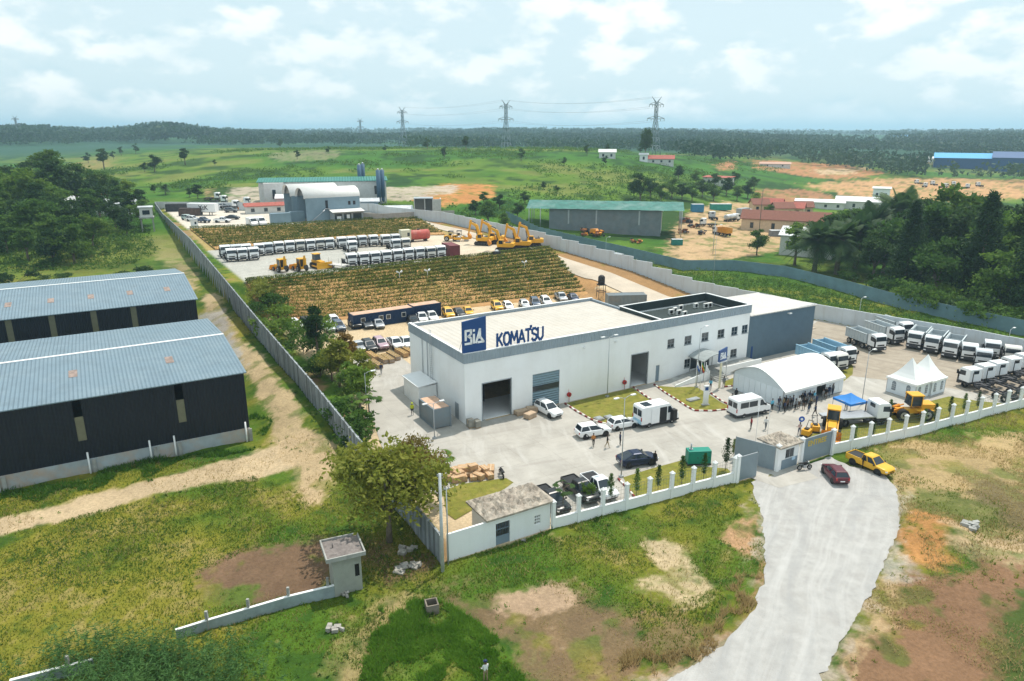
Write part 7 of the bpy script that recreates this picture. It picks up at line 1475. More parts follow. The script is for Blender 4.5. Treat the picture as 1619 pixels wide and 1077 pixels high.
def make_backhoe():
    r = empty('backhoe_loader', label='x', cat='backhoe loader'); b = MB(); b.prism([(-.2, .8), (-.2, 1.5), (2.3, 1.35), (2.4, .7)], -.5, .5); b.bb(-1.8, -.2, -.6, .6, .6, 1.2); b.build('body', [M_YEL], r, bevel=.04)
    b = MB(); b.prism([(-1.7, 1.2), (-1.6, 2.75), (-.1, 2.75), (.15, 1.2)], -.7, .7); b.build('cab', [M_GLASS], r); b = MB(); b.bb(-1.75, .05, -.8, .8, 2.75, 2.9); [b.box((x, y, 2.0), (.08, .08, 1.55)) for x in (-1.68, .02) for y in (-.72, .72)]; b.build('cab_frame', [M_YEL], r)
    b = MB(); [arm(b, (-.1, y, 1.4), (3.0, y, .6), .28, .25, .14) for y in (-.65, .65)]; b.build('loader_arm', [M_YEL], r)
    b = MB(); b.add([(2.8, -1.15, .1), (3.8, -1.15, .08), (3.0, -1.15, 1.1), (2.8, 1.15, .1), (3.8, 1.15, .08), (3.0, 1.15, 1.1)], [(0, 1, 4, 3), (2, 0, 3, 5), (0, 2, 1), (3, 4, 5)]); b.build('front_bucket', [M_ORANGE], r)
    b = MB(); arm(b, (-2.0, 0, 1.0), (-2.5, 0, 3.6), .4, .3, .3); arm(b, (-2.6, 0, 3.7), (-3.0, 0, 1.6), .35, .22, .22); b.build('rear_boom', [M_YEL], r); b = MB(); b.prism([(-3.2, 1.7), (-2.8, 1.6), (-2.6, 1.0), (-3.0, .8), (-3.25, 1.2)], -.35, .35); b.build('rear_bucket', [M_CHAS], r)
    wheel_parts(r, [(-1.1, s * .95, .7) for s in (-1, 1)], .7, .45); wheel_parts(r, [(1.7, s * .9, .45) for s in (-1, 1)], .45, .32); return r
BH = make_backhoe(); o = copy_tree(BH); put(o, WH(39.4, -24.9, .07), HP(1336, 690, -2, 30), 'yellow loader with orange bucket facing the front wall beside the closed gate'); o['category'] = 'loader'
for n_ in ('rear_boom', 'rear_bucket'):
    k_ = kid(o, n_)[0]; KIDS[o.name].remove(k_); bpy.data.objects.remove(k_)
o.name = 'front_loader'
for i, (px, py) in enumerate(((444, 429), (475, 428))): o = BH if i == 0 else copy_tree(BH); f = G(px, py, 7.06); put(o, (f[0], f[1], 7.06), HD(100), 'yellow backhoe loader in front of the white lorries, ' + ('left of two', 'right of two beside the bulldozer')[i], 'backhoe loaders on the terrace')
def dozer():
    f = G(504, 423, 7.06); r = empty('bulldozer', (f[0], f[1], 7.06), HD(-75), 'yellow bulldozer with wide blade on the middle terrace', 'bulldozer'); tracks(r, 3.6, .55, 1.0, 1.1)
    b = MB(); b.prism([(-.3, .6), (-.3, 1.7), (1.8, 1.6), (1.9, .6)], -.6, .6); b.bb(-1.9, -.3, -.7, .7, .6, 1.7); b.build('body', [M_YEL], r, bevel=.05); b = MB(); b.prism([(-1.5, 1.7), (-1.4, 3.0), (-.2, 3.0), (.0, 1.7)], -.65, .65); b.build('cab', [M_GLASS], r); b = MB(); b.bb(-1.6, 0, -.8, .8, 3.0, 3.12); b.build('cab_roof', [M_YEL], r)
    b = MB(); b.prism([(2.5, .1), (2.75, .1), (2.55, .7), (2.75, 1.5), (2.55, 1.5), (2.35, .75)], -1.9, 1.9); b.build('blade', [M_YEL], r); b = MB(); [arm(b, (-.3, y, .6), (2.5, y, .5), .25, .2, .2) for y in (-1.45, 1.45)]; b.build('push_arm', [M_YEL], r)
dozer()
def make_roller():
    r = empty('road_roller', label='x', cat='road roller'); b = MB(); b.prism([(-2.4, .7), (-2.4, 1.5), (-.5, 1.6), (-.4, .6)], -.8, .8); b.bb(-.4, .6, -.4, .4, .6, 1.0); b.bb(.5, 2.4, -1.15, -1.0, .5, 1.1); b.bb(.5, 2.4, 1.0, 1.15, .5, 1.1); b.bb(.45, .65, -1.0, 1.0, .5, 1.2); b.build('body', [M_YEL], r)
    b = MB(); b.tube((1.6, -.98, .72), (1.6, .98, .72), .7, n=20); b.build('drum', [M_STEEL], r); b = MB(); [b.box((x, y, 2.1), (.07, .07, 1.2)) for x in (-1.1, .1) for y in (-.6, .6)]; b.bb(-1.2, .2, -.7, .7, 2.68, 2.8); b.bb(-1.0, -.3, -.3, .3, 1.6, 2.1); b.build('canopy', [M_BLACK], r); wheel_parts(r, [(-1.6, s * .85, .7) for s in (-1, 1)], .7, .45); return r
RO = make_roller(); f = G(716, 381, 7.06); put(RO, (f[0], f[1], 7.06), HD(-35), 'yellow road roller at the end of the lorry rows, left of two', 'road rollers'); o = copy_tree(RO); f = G(729, 380.5, 7.06); put(o, (f[0], f[1], 7.06), HD(-35), 'yellow road roller at the end of the lorry rows, right of two', 'road rollers')
def compactor(px, py, rz, label):
    f = G(px, py, .07); r = empty('plate_compactor', (f[0], f[1], .07), rz, label, 'compactor', 'small yellow compactors on the lawn'); b = MB(); b.bb(-.7, .5, -.5, .5, .15, .85); b.build('engine_box', [M_YEL], r, bevel=.05); b = MB(); b.box((-.1, 0, .08), (1.5, 1.0, .14)); b.build('base_plate', [M_CHAS], r); b = MB(); b.path([(.4, -.3, .7), (1.2, -.3, 1.6), (1.2, .3, 1.6), (.4, .3, .7)], .04); b.build('handle', [M_BLACK], r); b = MB(); b.box((-.1, 0, .92), (.6, .5, .16)); b.build('engine', [M_BLACK], r)
compactor(1275, 688, ROT + .3, 'small yellow walk behind compactor, left of two behind the gate'); compactor(1288, 681, ROT + .8, 'small yellow walk behind compactor with upright handle, right of two behind the gate')
f = G(785, 403, 7.06); r = empty('plate_compactor', (f[0], f[1], 7.06), HD(0), 'small dark machine with a white cover at the terrace edge below the excavators', 'machine'); b = MB(); b.bb(-.9, .9, -.5, .5, .2, .9); b.build('engine_box', [M_CHAS], r, bevel=.06); b = MB(); b.bb(-.3, .4, -.4, .4, .9, 1.2); b.build('cover', [M_WHITE], r); wheel_parts(r, [(x, s * .5, .25) for x in (-.6, .6) for s in (-1, 1)], .25, .15, small=True)
def motorbike(P, rz, label):
    r = empty('motorbike', P, rz, label, 'motorbike'); b = MB(); b.path([(-.45, 0, .6), (-.1, 0, .45), (.35, 0, .75), (.62, 0, .32)], .05); b.path([(.35, 0, .75), (.3, 0, 1.05)], .03); b.path([(.25, -.35, 1.05), (.3, 0, 1.02), (.25, .35, 1.05)], .02); b.build('frame', [M_CHAS], r)
    b = MB(); b.box((.1, 0, .82), (.5, .28, .24), taper=(.7, .7)); b.build('fuel_tank', [M_BLACK], r); b = MB(); b.box((-.35, 0, .82), (.75, .26, .12)); b.build('saddle', [M_BLACK], r); b = MB(); b.box((0, 0, .45), (.4, .3, .35)); b.build('engine', [M_STEEL], r); b = MB(); b.ball((.45, 0, .92), .1); b.build('headlight', [M_LAMP], r); wheel_parts(r, [(.65, 0, .31), (-.6, 0, .31)], .31, .1)
motorbike(T(1271, 744) + Vector((0, 0, .1)), .2, 'black motorbike parked in front of the closed gate'); motorbike(GZ(793, 754), 1.9, 'black motorbike beside the heap of cartons')
def scrap():
    spec = [('tipper', 1139, 372, -95, 'orange bodied tipper seen from behind in the scrap yard'), ('tank', 1160, 350, 10, 'white tank lorry parked in the scrap yard'), ('box', 1180, 342, 10, 'lorry with a long grey box in the scrap yard'), ('tractor', 1118, 358, 120, 'blue white lorry cab behind the green roofed shed'), ('tractor', 1127, 347, 60, 'pale lorry standing by the rubble in the scrap yard')]
    for k, px, py, dg, lab in spec:
        P = T(px, py) + Vector((0, 0, .02))
        if k == 'tipper':
            o = put(make_tipper(mat('tipper_orange', (.60, .27, .03), .6, var=.2)), P, HD(dg + 180), lab)
        elif k == 'tractor': o = tractor(P, HD(dg), lab, 'lorries in the scrap yard')
        else:
            o = copy_tree(CL); o.pop('group', None); put(o, P, HD(dg), lab); b = MB()
            if k == 'tank': n = 14; b.loft([[(x, q * 1.1 * math.cos(2 * math.pi * i / n), 2.1 + q * math.sin(2 * math.pi * i / n)) for i in range(n)] for x, q in ((-6, .6), (-5.8, .95), (.1, .95), (.3, .6))]); b.build('tank_barrel', [M_TIN], o)
            else: b.bb(-6.2, .4, -1.2, 1.2, 1.15, 3.6); b.build('box_body', [M_FRAME], o)
    for i, (px, py, l, w_, h, c, lab) in enumerate(((1139, 332, 9, 3, 2.6, (.03, .26, .20), 'green container with a pale top at the back of the scrap yard'), (1102, 335, 5, 3, 3.2, (.04, .20, .34), 'blue box shed at the back of the scrap yard'), (1070, 387, 3.5, 2, 1.8, (.02, .20, .17), 'small teal skip near the gully fence'), (1243, 373, 12, 2.6, 2.0, (.20, .20, .21), 'long grey container right of the broad tree'), (1195, 348, 3, 2.5, 3.4, (.05, .25, .30), 'teal upright box behind the broad tree'))):
        P = T(px, py); m = mat('scrap_box_%s' % 'abcde'[i], c, .7, var=.2); r = empty('container', P, HD(-30), lab, 'container'); b = MB(); b.bb(-l / 2, l / 2, -w_ / 2, w_ / 2, 0, h); b.build('box_body', [m], r, bevel=.04); b = MB(); b.bb(-l / 2, l / 2, -w_ / 2, w_ / 2, h + .01, h + .06); b.build('roof', [M_TIN], r)
    for i, (px, py, s) in enumerate(((1085, 352, 2.2), (1098, 360, 1.8), (1080, 368, 1.6), (1110, 370, 1.5), (1006, 384, 1.5), (930, 371, 2.6), (945, 373, 2.0))):
        P = T(px, py); b = MB(); c = M_ORANGE if i >= 4 else M_CHAS
        for k in range(16): b.box((random.uniform(-1, 1) * s, random.uniform(-1, 1) * s, random.random() * s * .8), (random.uniform(.2, 1) * s, random.uniform(.1, .6) * s, random.uniform(.1, .5) * s), random.randint(0, 2), random.random() * 3, rx=random.uniform(-.8, .8))
        o = b.build('scrap_heap', [mat('rust', (.24, .09, .04), .9, var=.4), M_CHAS, c], None, P); tag(o, ('heap of rusty scrap under the end of the green roof, %s from the left' % ORD[[1, 2, 0, 3][i]]) if i < 4 else 'pile of orange scrap along the grey shed wall, %s from the left' % ORD[[2, 0, 1][i - 4]], 'scrap heap', 'heaps of scrap')
scrap()

# ================================================================== PEOPLE
M_SKIN = mat('skin_brown', (.13, .065, .038), .55, var=.08); M_HAIR = mat('hair_black', (.012, .010, .009), .8); M_EYE = mat('eye_white', (.6, .58, .55), .3); M_SHOE = mat('shoe_dark', (.03, .025, .022), .6)
CL_ = {k: mat('cloth_' + k, c, .85, var=.12, scale=6) for k, c in dict(black=(.015, .015, .017), navy=(.02, .035, .09), white=(.70, .70, .68), grey=(.16, .17, .18), red=(.33, .03, .04), khaki=(.30, .23, .13), skyblue=(.12, .42, .58), brown=(.12, .07, .045), vest=(.55, .60, .03), denim=(.05, .08, .14), orange=(.50, .20, .05), pink=(.55, .38, .36)).items()}
def body_mesh(pose):
    lf, rf, la, ra = dict(stand=((.02, .0), (-.02, .0), (.02, 0), (.03, 0)), walk=((.26, .02), (-.24, -.14), (-.20, .05), (.22, .14)), stride=((-.20, -.12), (.22, .02), (.18, .12), (-.16, .04)), hold=((.05, 0), (-.04, 0), (.16, .28), (.18, .26)))[pose]
    J = [((0, 0, .95), .135, .115), ((0, 0, 1.15), .12, .15), ((.0, 0, 1.38), .12, .175), ((.0, 0, 1.50), .055, .055), ((.015, 0, 1.60), .085, .075), ((.02, 0, 1.70), .088, .075)]; E_ = [(0, 1), (1, 2), (2, 3), (3, 4), (4, 5)]; Z = {0: 1, 1: 0, 2: 0, 3: 2, 4: 2, 5: 2}
    def limb(root, pts, zs):
        p = root
        for (q, a, c), z in zip(pts, zs): J.append((q, a, c)); E_.append((p, len(J) - 1)); p = len(J) - 1; Z[p] = z
    hands = []
    for s, (f, bnd) in ((1, lf), (-1, rf)):
        limb(0, [((0, s * .095, .90), .095, .095), ((f * .55 + .03, s * .105, .50), .062, .062), ((f + min(0, bnd), s * .11, .10 + max(0, -bnd) * .5), .042, .042), ((f + .15 + min(0, bnd), s * .12, .045 + max(0, -bnd) * .35), .038, .045)], [1, 1, 1, 3])
    for s, (f, bnd) in ((1, la), (-1, ra)):
        el = (f * .5 - .02, s * .225, 1.13); wr = (f * .9 + bnd * .6 + .02, s * .235, .89 + bnd * .5); d = (Vector(wr) - Vector(el)).normalized(); hd = tuple(Vector(wr) + d * .07)
        limb(2, [((0, s * .185, 1.40), .062, .062), (el, .045, .045), (wr, .030, .030), (hd, .022, .042)], [0, 0, 2, 2]); hands.append((Vector(wr) + d * .10, d, s))
    me = bpy.data.meshes.new('person_body'); me.from_pydata([j[0] for j in J], E_, []); o = bpy.data.objects.new('tmp_person', me); COL.objects.link(o)
    m = o.modifiers.new('Skin', 'SKIN'); m.use_smooth_shade = True; o.modifiers.new('Sub', 'SUBSURF').levels = 1
    for i, j in enumerate(J): sv = me.skin_vertices[0].data[i]; sv.radius = (j[1], j[2]); sv.use_root = (i == 0)
    bpy.context.view_layer.update(); em = bpy.data.meshes.new_from_object(o.evaluated_get(bpy.context.evaluated_depsgraph_get())); bpy.data.objects.remove(o); bpy.data.meshes.remove(me)
    b = MB(); V = [v.co[:] for v in em.vertices]; A = np.array([j[0] for j in J])
    seg = [(A[i], A[j], Z[i], Z[j]) for i, j in E_]
    def zone(c):
        best, zz = 9, 0
        for p, q, a, d in seg:
            t = np.clip(np.dot(c - p, q - p) / np.dot(q - p, q - p), 0, 1); e = np.linalg.norm(c - p - t * (q - p))
            if e < best: best = e; zz = a if t < .5 else d
        return zz
    for p in em.polygons: b.f.append(list(p.vertices)); b.m.append(zone(np.array(p.center))); b.sm.append(True)
    b.v = V; bpy.data.meshes.remove(em)
    for s in (-1, 1): b.ball((.098, s * .032, 1.665), .013, 4, 6, 4); b.ball((.02, s * .08, 1.65), .022, 2, 6, 4, (.6, .5, 1.2))
    b.add([(.10, -.015, 1.63), (.10, .015, 1.63), (.135, 0, 1.625), (.098, 0, 1.67)], [(0, 1, 2), (1, 3, 2), (3, 0, 2)], 2); b.box((.098, 0, 1.595), (.012, .05, .012), 5)
    for w0, d, s in hands:
        n = Vector((d.z, 0, -d.x)).normalized() if abs(d.x) + abs(d.z) > 0 else Vector((1, 0, 0))
        for k, l in enumerate((.062, .075, .07, .055)): p = w0 + n * (.03 - .02 * k); q = p + d * l * .55; b.tube(p, q, .009, .008, 5, 2); b.tube(q, q + (d + Vector((0, -s * .5, 0))).normalized() * l * .45, .008, .006, 5, 2)
        p = w0 - d * .05 + n * .035; b.tube(p, p + (d + n * .9).normalized() * .05, .011, .008, 5, 2)
    me = b.mesh('person_body', [CL_['white'], CL_['navy'], M_SKIN, M_SHOE, M_EYE, M_HAIR]); return me
HAIR = MB(); HAIR.ball((.005, 0, 1.715), .098, 0, 10, 7, (1.0, .88, .82)); HAIR = HAIR.mesh('hair', [M_HAIR]); BODY = {}
def person(P, face, shirt, trousers, pose, label, group=None, hat=None, vest=False, h=1.0):
    if pose not in BODY: BODY[pose] = body_mesh(pose)
    r = empty('person', P, face, label, 'person', group); r.scale = (h, h, h); o = part('body', BODY[pose], r); remat(o, CL_[shirt], 0); remat(o, CL_[trousers], 1); k = part('hair', HAIR, r)
    if hat: b = MB(); b.tube((0, 0, 1.72), (0, 0, 1.83), .108, .085, 12); b.tube((.03, 0, 1.72), (.03, 0, 1.735), .15, n=12); b.build('hat', [CL_[hat]], r)
    if vest:
        b = MB(); n = 12; b.loft([[(rx * math.cos(2 * math.pi * i / n), ry * math.sin(2 * math.pi * i / n), z) for i in range(n)] for z, rx, ry in ((.98, .155, .165), (1.15, .14, .175), (1.36, .14, .195), (1.46, .10, .16))], cap=False); b.build('safety_vest', [CL_['vest']], r)
PP = [(652, 657, 250, 'vest', 'black', 'stand', 'person in a yellow safety vest walking by the grey container', dict(vest=True, hat='vest')), (603, 592, 60, 'navy', 'grey', 'walk', 'person in dark clothes walking past the timber crates', {}),
 (938, 707, 40, 'orange', 'black', 'walk', 'person in an orange top walking past the white off-road car', {}), (960, 709, -30, 'black', 'khaki', 'stride', 'person in a black shirt striding in the middle of three walkers', {}), (980, 705, -20, 'navy', 'black', 'stand', 'person in dark clothes, right one of three walkers', {}), (1035, 736, 200, 'black', 'black', 'stand', 'person in black standing at the nose of the dark blue car', {}),
 (1187, 680, 150, 'red', 'black', 'stand', 'person in a red shirt standing behind the minibus', {}), (1210, 680, 20, 'white', 'grey', 'walk', 'person in a pale shirt walking beside the slim white pole', {}), (1263, 689, 60, 'pink', 'navy', 'hold', 'person in a pale pink shirt by the round blue sign', {}), (1363, 742, -60, 'black', 'black', 'stand', 'person in black standing at the door of the yellow pickup', {}),
 (1220, 650, 80, 'skyblue', 'black', 'stand', 'person in a bright blue shirt at the marquee corner', {}), (1227, 641, 200, 'black', 'black', 'stand', 'person in black standing against the marquee end wall', {}), (1257, 650, 100, 'grey', 'black', 'stand', 'person in grey standing apart, right of the marquee crowd', {}), (1278, 653, 90, 'black', 'denim', 'stand', 'person in a black top standing in front of the marquee doorway', {}), (1288, 659, 100, 'navy', 'black', 'walk', 'person in navy walking away from the marquee towards the compactor', {}),
 (1157, 641, 160, 'grey', 'denim', 'stand', 'person in grey at the rear corner of the minibus', {}), (1163, 633, 40, 'black', 'black', 'stand', 'person in black behind the minibus beside the marquee', {}), (1123, 617, 200, 'skyblue', 'navy', 'hold', 'person in a sky blue shirt at the foot of the entrance steps', {}), (1144, 613, 60, 'grey', 'grey', 'stand', 'person in grey by the tall pole sign', {}),
 (768, 1078, 90, 'white', 'khaki', 'hold', 'person with a dark hat in the tall grass at the bottom edge', dict(hat='navy')), (1310, 628, 200, 'navy', 'navy', 'stand', 'person in navy at the right end of the marquee, left of two', {}), (1316, 625, 160, 'grey', 'navy', 'stand', 'person in a grey shirt at the right end of the marquee, right of two', {}), (1337, 648, 200, 'navy', 'black', 'stand', 'person in navy under the blue pop up canopy', {}), (1325, 662, 30, 'navy', 'grey', 'stand', 'person in navy between the backhoe loader and the canopy', {})]
for px, py, fc, sh, trs, po, lab, kw in PP: P = GZ(px, py) if py < 760 and px != 1363 else T(px, py); person(P, ROT + R(fc), sh, trs, po, lab, None, **kw)
crowd = [(1231, 646), (1235, 643), (1238, 648), (1241, 645), (1244, 649), (1247, 646), (1250, 648), (1253, 645), (1267, 640), (1271, 638), (1275, 641), (1279, 637), (1283, 639), (1286, 636), (1232, 651), (1240, 653), (1262, 646), (1270, 648), (1281, 645), (1290, 643), (1300, 634), (1305, 631)]
cc = ['navy', 'brown', 'khaki', 'black', 'brown', 'grey', 'black', 'navy', 'black', 'navy', 'grey', 'navy', 'black', 'skyblue', 'grey', 'navy', 'white', 'black', 'khaki', 'navy', 'grey', 'black']
for i, (px, py) in enumerate(crowd): person(GZ(px, py), ROT + R(random.uniform(40, 320)), cc[i], random.choice(['black', 'navy', 'grey', 'brown']), random.choice(['stand', 'hold', 'stand']), 'person in %s standing in the crowd at the marquee side, %s from the left' % ({'skyblue': 'sky blue'}.get(cc[i], cc[i]), ORD[i]), 'crowd in front of the marquee', h=random.uniform(.95, 1.04))

# ================================================================== TREES AND PLANTS
LM = dict(dark=leafmat('leaf_dark', (.022, .056, .015), (.060, .122, .026), .30, .4), mid=leafmat('leaf_mid', (.042, .108, .020), (.115, .205, .032), .35, .45), bright=leafmat('leaf_bright', (.07, .16, .022), (.18, .26, .04), .4, .45), olive=leafmat('leaf_olive', (.13, .175, .026), (.33, .34, .06), .45, .5, .1), rust=leafmat('leaf_rust', (.17, .12, .035), (.30, .21, .06), .5, .45, .1), conif=leafmat('leaf_conifer', (.015, .040, .015), (.042, .088, .028), .4, .35), palm=leafmat('leaf_palm', (.024, .062, .018), (.068, .125, .034), .5, .35), far=leafmat('leaf_far', (.012, .038, .026), (.048, .100, .048), .008, .3, .1))
def clumpcloud(lobes, n, leaf, r, per=26, spread=.34):
    C = []
    tot = sum(l[3] ** 2 for l in lobes)
    for (x, y, z, rad, sq) in lobes:
        k = max(3, int(n * rad ** 2 / tot)); d = r.normal(size=(k, 3)); d /= np.linalg.norm(d, axis=1)[:, None]; d[:, 2] = np.where(d[:, 2] < -.35, -d[:, 2] * .4, d[:, 2])
        rr = rad * (.55 + .45 * r.random(k) ** .5)[:, None]; c = np.array([x, y, z]) + d * rr * np.array([1, 1, sq])
        sp = rad * spread * (.6 + .8 * r.random((k, 1, 1))); q = r.normal(size=(k, per, 3)) * sp * np.array([1, 1, .55]); C.append((c[:, None, :] + q).reshape(-1, 3))
    C = np.concatenate(C); return leaves(C, leaf * r.uniform(.6, 1.3, len(C)), .5, r=r)
def limbs(b, lobes, base, tr, mi=0):
    for x, y, z, rad, sq in lobes: m = Vector((x * .35, y * .35, base + (z - base) * .45)); b.tube((0, 0, base * .85), m, tr * .55, tr * .35, 6, mi); b.tube(m, (x, y, z), tr * .35, tr * .1, 5, mi)
TT_ = {}
def template(kind, seed):
    k = (kind, seed)
    if k in TT_: return TT_[k]
    r = np.random.default_rng(100 + seed * 7 + sum(map(ord, kind))); b = MB(); crowns = []
    if kind in ('broad', 'tall', 'far', 'open'):            # unit height 10
        H = 10; wd = dict(broad=3.6, tall=2.6, far=3.2, open=4.6)[kind]; base = dict(broad=2.2, tall=3.2, far=2, open=3.0)[kind]; nl = dict(broad=9, tall=9, far=6, open=16)[kind]; lobes = []
        for i in range(nl):
            a = r.random() * 6.28; t = (i + .5) / nl; rad = r.uniform(1.2, 1.9) * (1.15 - .45 * t) * wd / 3.4; rr = wd * (.62 if kind != 'tall' else .55) * math.sin(math.pi * min(.95, .18 + .75 * t)) * r.uniform(.6, 1.1)
            lobes.append((rr * math.cos(a), rr * math.sin(a), base + .8 + (H - base - 2.0) * t, rad, .72))
        n = dict(broad=120, tall=120, far=34, open=230)[kind]; lf = dict(broad=.30, tall=.28, far=.55, open=.22)[kind]
        V, F = clumpcloud(lobes, n, lf, r, 30 if kind != 'far' else 18, .26 if kind == 'open' else .32); crowns.append((V, F)); tr = .26 if kind != 'open' else .22
        b.tube((0, 0, -.6), (0, 0, base * .9), tr * 1.25, tr * .8, 9); limbs(b, lobes if kind == 'open' else lobes[:6], base, tr)
    elif kind == 'conif':
        C = []
        for i in range(46):
            t = i / 46; z = .9 + 9.0 * t; rad = 2.3 * (1 - t) ** .75 * (.75 + .5 * r.random()) + .12
            for a in r.random(9) * 6.28: q = rad * r.random((14, 1)) ** .6; C.append(np.column_stack([q * math.cos(a), q * math.sin(a), z - .28 * q + .05 * r.normal(size=(14, 1))]) + r.normal(size=(14, 3)) * .17)
        V, F = leaves(np.concatenate(C), .21 * r.uniform(.6, 1.3, 46 * 9 * 14), .35, r=r); crowns.append((V, F)); b.tube((0, 0, -.6), (0, 0, 9.6), .2, .03, 8)
    elif kind == 'palm':
        V, F = [], []; hb = 4.4
        for i in range(40):
            a = i * 2.4 + r.random() * .4; el = r.uniform(-.55, 1.3); l = r.uniform(3.6, 4.8); pts = []
            for s in np.linspace(0, 1, 9): hx = l * s * math.cos(el) * (1 - .08 * s); pts.append(np.array([hx * math.cos(a), hx * math.sin(a), hb + l * s * math.sin(el) - 1.9 * s ** 2 * (1.1 - .3 * el)]))
            side = np.array([-math.sin(a), math.cos(a), 0])
            for s in range(8):
                p, q = pts[s], pts[s + 1]
                for e in (0, .33, .66):
                    c = p + (q - p) * e; w_ = .95 * math.sin(math.pi * min(.97, (s + e + 1.2) / 9)) + .12
                    for sg in (-1, 1):
                        tip = c + side * sg * w_ + (q - p) * .7 + np.array([0, 0, -.35 * w_]); d = (q - p) / np.linalg.norm(q - p) * .075; n0 = len(V); V += [c - d, c + d, tip + d * .3, tip - d * .3]; F.append([n0, n0 + 1, n0 + 2, n0 + 3])
        crowns.append((np.array(V), np.array(F))); b.tube((0, 0, -.6), (0, 0, hb), .34, .26, 9); b.ball((0, 0, hb), .5, 0, 8, 5)
    elif kind == 'bush':
        lobes = [(r.normal() * 1.3, r.normal() * 1.3, r.uniform(.8, 1.9), r.uniform(.8, 1.4), .8) for _ in range(7)]; V, F = clumpcloud(lobes, 80, .20, r, 26, .3); crowns.append((V, F)); [b.tube((0, 0, -.4), (l[0] * .8, l[1] * .8, l[2]), .07, .03, 5) for l in lobes]
    elif kind == 'slender':
        C = np.column_stack([r.normal(size=900) * .24, r.normal(size=900) * .24, r.uniform(1.2, 4.4, 900)]); C[:, :2] *= (1.15 - np.abs(C[:, 2:3] - 2.6) / 2.4); V, F = leaves(C, .10, .5, r=r); crowns.append((V, F)); b.tube((0, 0, -.2), (0, 0, 4.2), .05, .02, 6)
    elif kind == 'papaya':
        V, F = [], []
        for i in range(11):
            a = i * .62 + r.random() * .3; el = r.uniform(-.1, .8); p = np.array([.9 * math.cos(a) * math.cos(el), .9 * math.sin(a) * math.cos(el), 3.1 + .9 * math.sin(el)])
            for k in range(7): t = a + (k - 3) * .42; d = np.array([math.cos(t), math.sin(t), -.35]); s = np.array([-math.sin(t), math.cos(t), 0]) * .13; n0 = len(V); V += [p, p + d * .28 + s, p + d * .6, p + d * .28 - s]; F.append([n0, n0 + 1, n0 + 2, n0 + 3])
            b.tube((0, 0, 3.1), tuple(p), .025, .02, 4)
        crowns.append((np.array(V), np.array(F))); b.tube((0, 0, -.2), (0, 0, 3.15), .09, .06, 7)
    TT_[k] = (npmesh(kind + '_crown', crowns[0][0], crowns[0][1], LM['mid']), b.mesh(kind + '_trunk', [M_BARK])); return TT_[k]
NM = dict(broad='broadleaf_tree', tall='tall_tree', far='broadleaf_tree', open='spreading_tree', conif='conifer_tree', palm='palm_tree', bush='bush', slender='sapling', papaya='papaya_tree')
UH = dict(broad=10, tall=10, far=10, open=10, conif=10, palm=7.6, bush=3, slender=4.4, papaya=4)
def tree(kind, P, h, leaf, label, group=None, cat=None, wide=1.0, seed=None):
    c, t = template(kind, random.randint(0, 2) if seed is None else seed); r = empty(NM[kind], (P[0], P[1], P[2] - .05), random.random() * 6.28, label, cat or ('bush' if kind == 'bush' else 'tree'), group); s = h / UH[kind]; r.scale = (s * wide, s * wide, s)
    o = part('crown', c, r); remat(o, LM[leaf]); part('trunk', t, r); return r
# the big tree by the wall corner
tree('open', T(616, 856), 10.8, 'olive', 'big spreading olive and brown tree over the precast wall corner', wide=1.12, seed=0)
tree('open', T(662, 812), 8.6, 'rust', 'rusty brown spreading tree just behind the big olive tree', wide=.8, seed=1)
tree('papaya', T(694, 792), 6.0, 'bright', 'slim bright green tree beside the concrete pole inside the wall corner', wide=.9)
tree('tall', GZ(503, 566), 9.6, 'dark', 'tall dark green tree standing before the rear row of cars', wide=.85, seed=1)
sb = [(470, 535, 3.2, 'bright', 'bush'), (505, 596, 2.6, 'mid', 'bush'), (525, 602, 3.6, 'olive', 'broad'), (537, 612, 5.2, 'olive', 'tall'), (548, 590, 4.6, 'rust', 'tall'), (556, 640, 4.2, 'mid', 'broad'), (570, 655, 5.0, 'bright', 'tall'), (573, 628, 5.0, 'olive', 'tall'), (572, 680, 3.4, 'bright', 'papaya'), (560, 690, 3.0, 'mid', 'bush'), (430, 490, 2.6, 'mid', 'bush'), (418, 475, 2.4, 'olive', 'bush'), (445, 505, 2.4, 'bright', 'bush'), (480, 555, 2.6, 'mid', 'bush'), (585, 676, 3.4, 'mid', 'papaya')]
sb.sort()
for i, (px, py, h, lf, kd) in enumerate(sb): tree(kd, GZ(px, py), h * 1.55, lf, '%s %s in the planted strip inside the precast wall, %s from the left' % ({'mid': 'green', 'bright': 'light green', 'dark': 'dark green', 'rust': 'rusty brown', 'olive': 'olive'}[lf], 'shrub' if kd == 'bush' else 'small tree', ORD[i]), 'shrubs inside the precast wall')
sl = [(890, 812, 3.6, 'papaya'), (965, 795, 3.3, 'slender'), (1006, 788, 3.4, 'slender'), (1040, 779, 3.2, 'slender'), (1077, 769, 3.6, 'slender'), (1112, 760, 3.3, 'slender'), (1147, 744, 4.0, 'slender'), (1159, 724, 2.4, 'slender'), (1350, 703, 2.6, 'slender'), (1378, 698, 2.4, 'slender'), (1404, 668, 3.2, 'slender'), (1476, 672, 3.0, 'slender'), (1500, 660, 3.0, 'slender'), (1522, 655, 3.0, 'slender'), (1544, 650, 2.8, 'slender'), (1459, 676, 2.6, 'slender')]
sl.sort()
for i, (px, py, h, kd) in enumerate(sl): tree(kd, GZ(px, py), h, 'mid' if i % 3 else 'dark', 'young slim tree planted inside the low front wall, %s from the left' % ORD[i], 'young trees along the front wall')
tree('bush', GZ(927, 792), 2.1, 'bright', 'rounded green shrub in front of the black pickup', wide=.55)
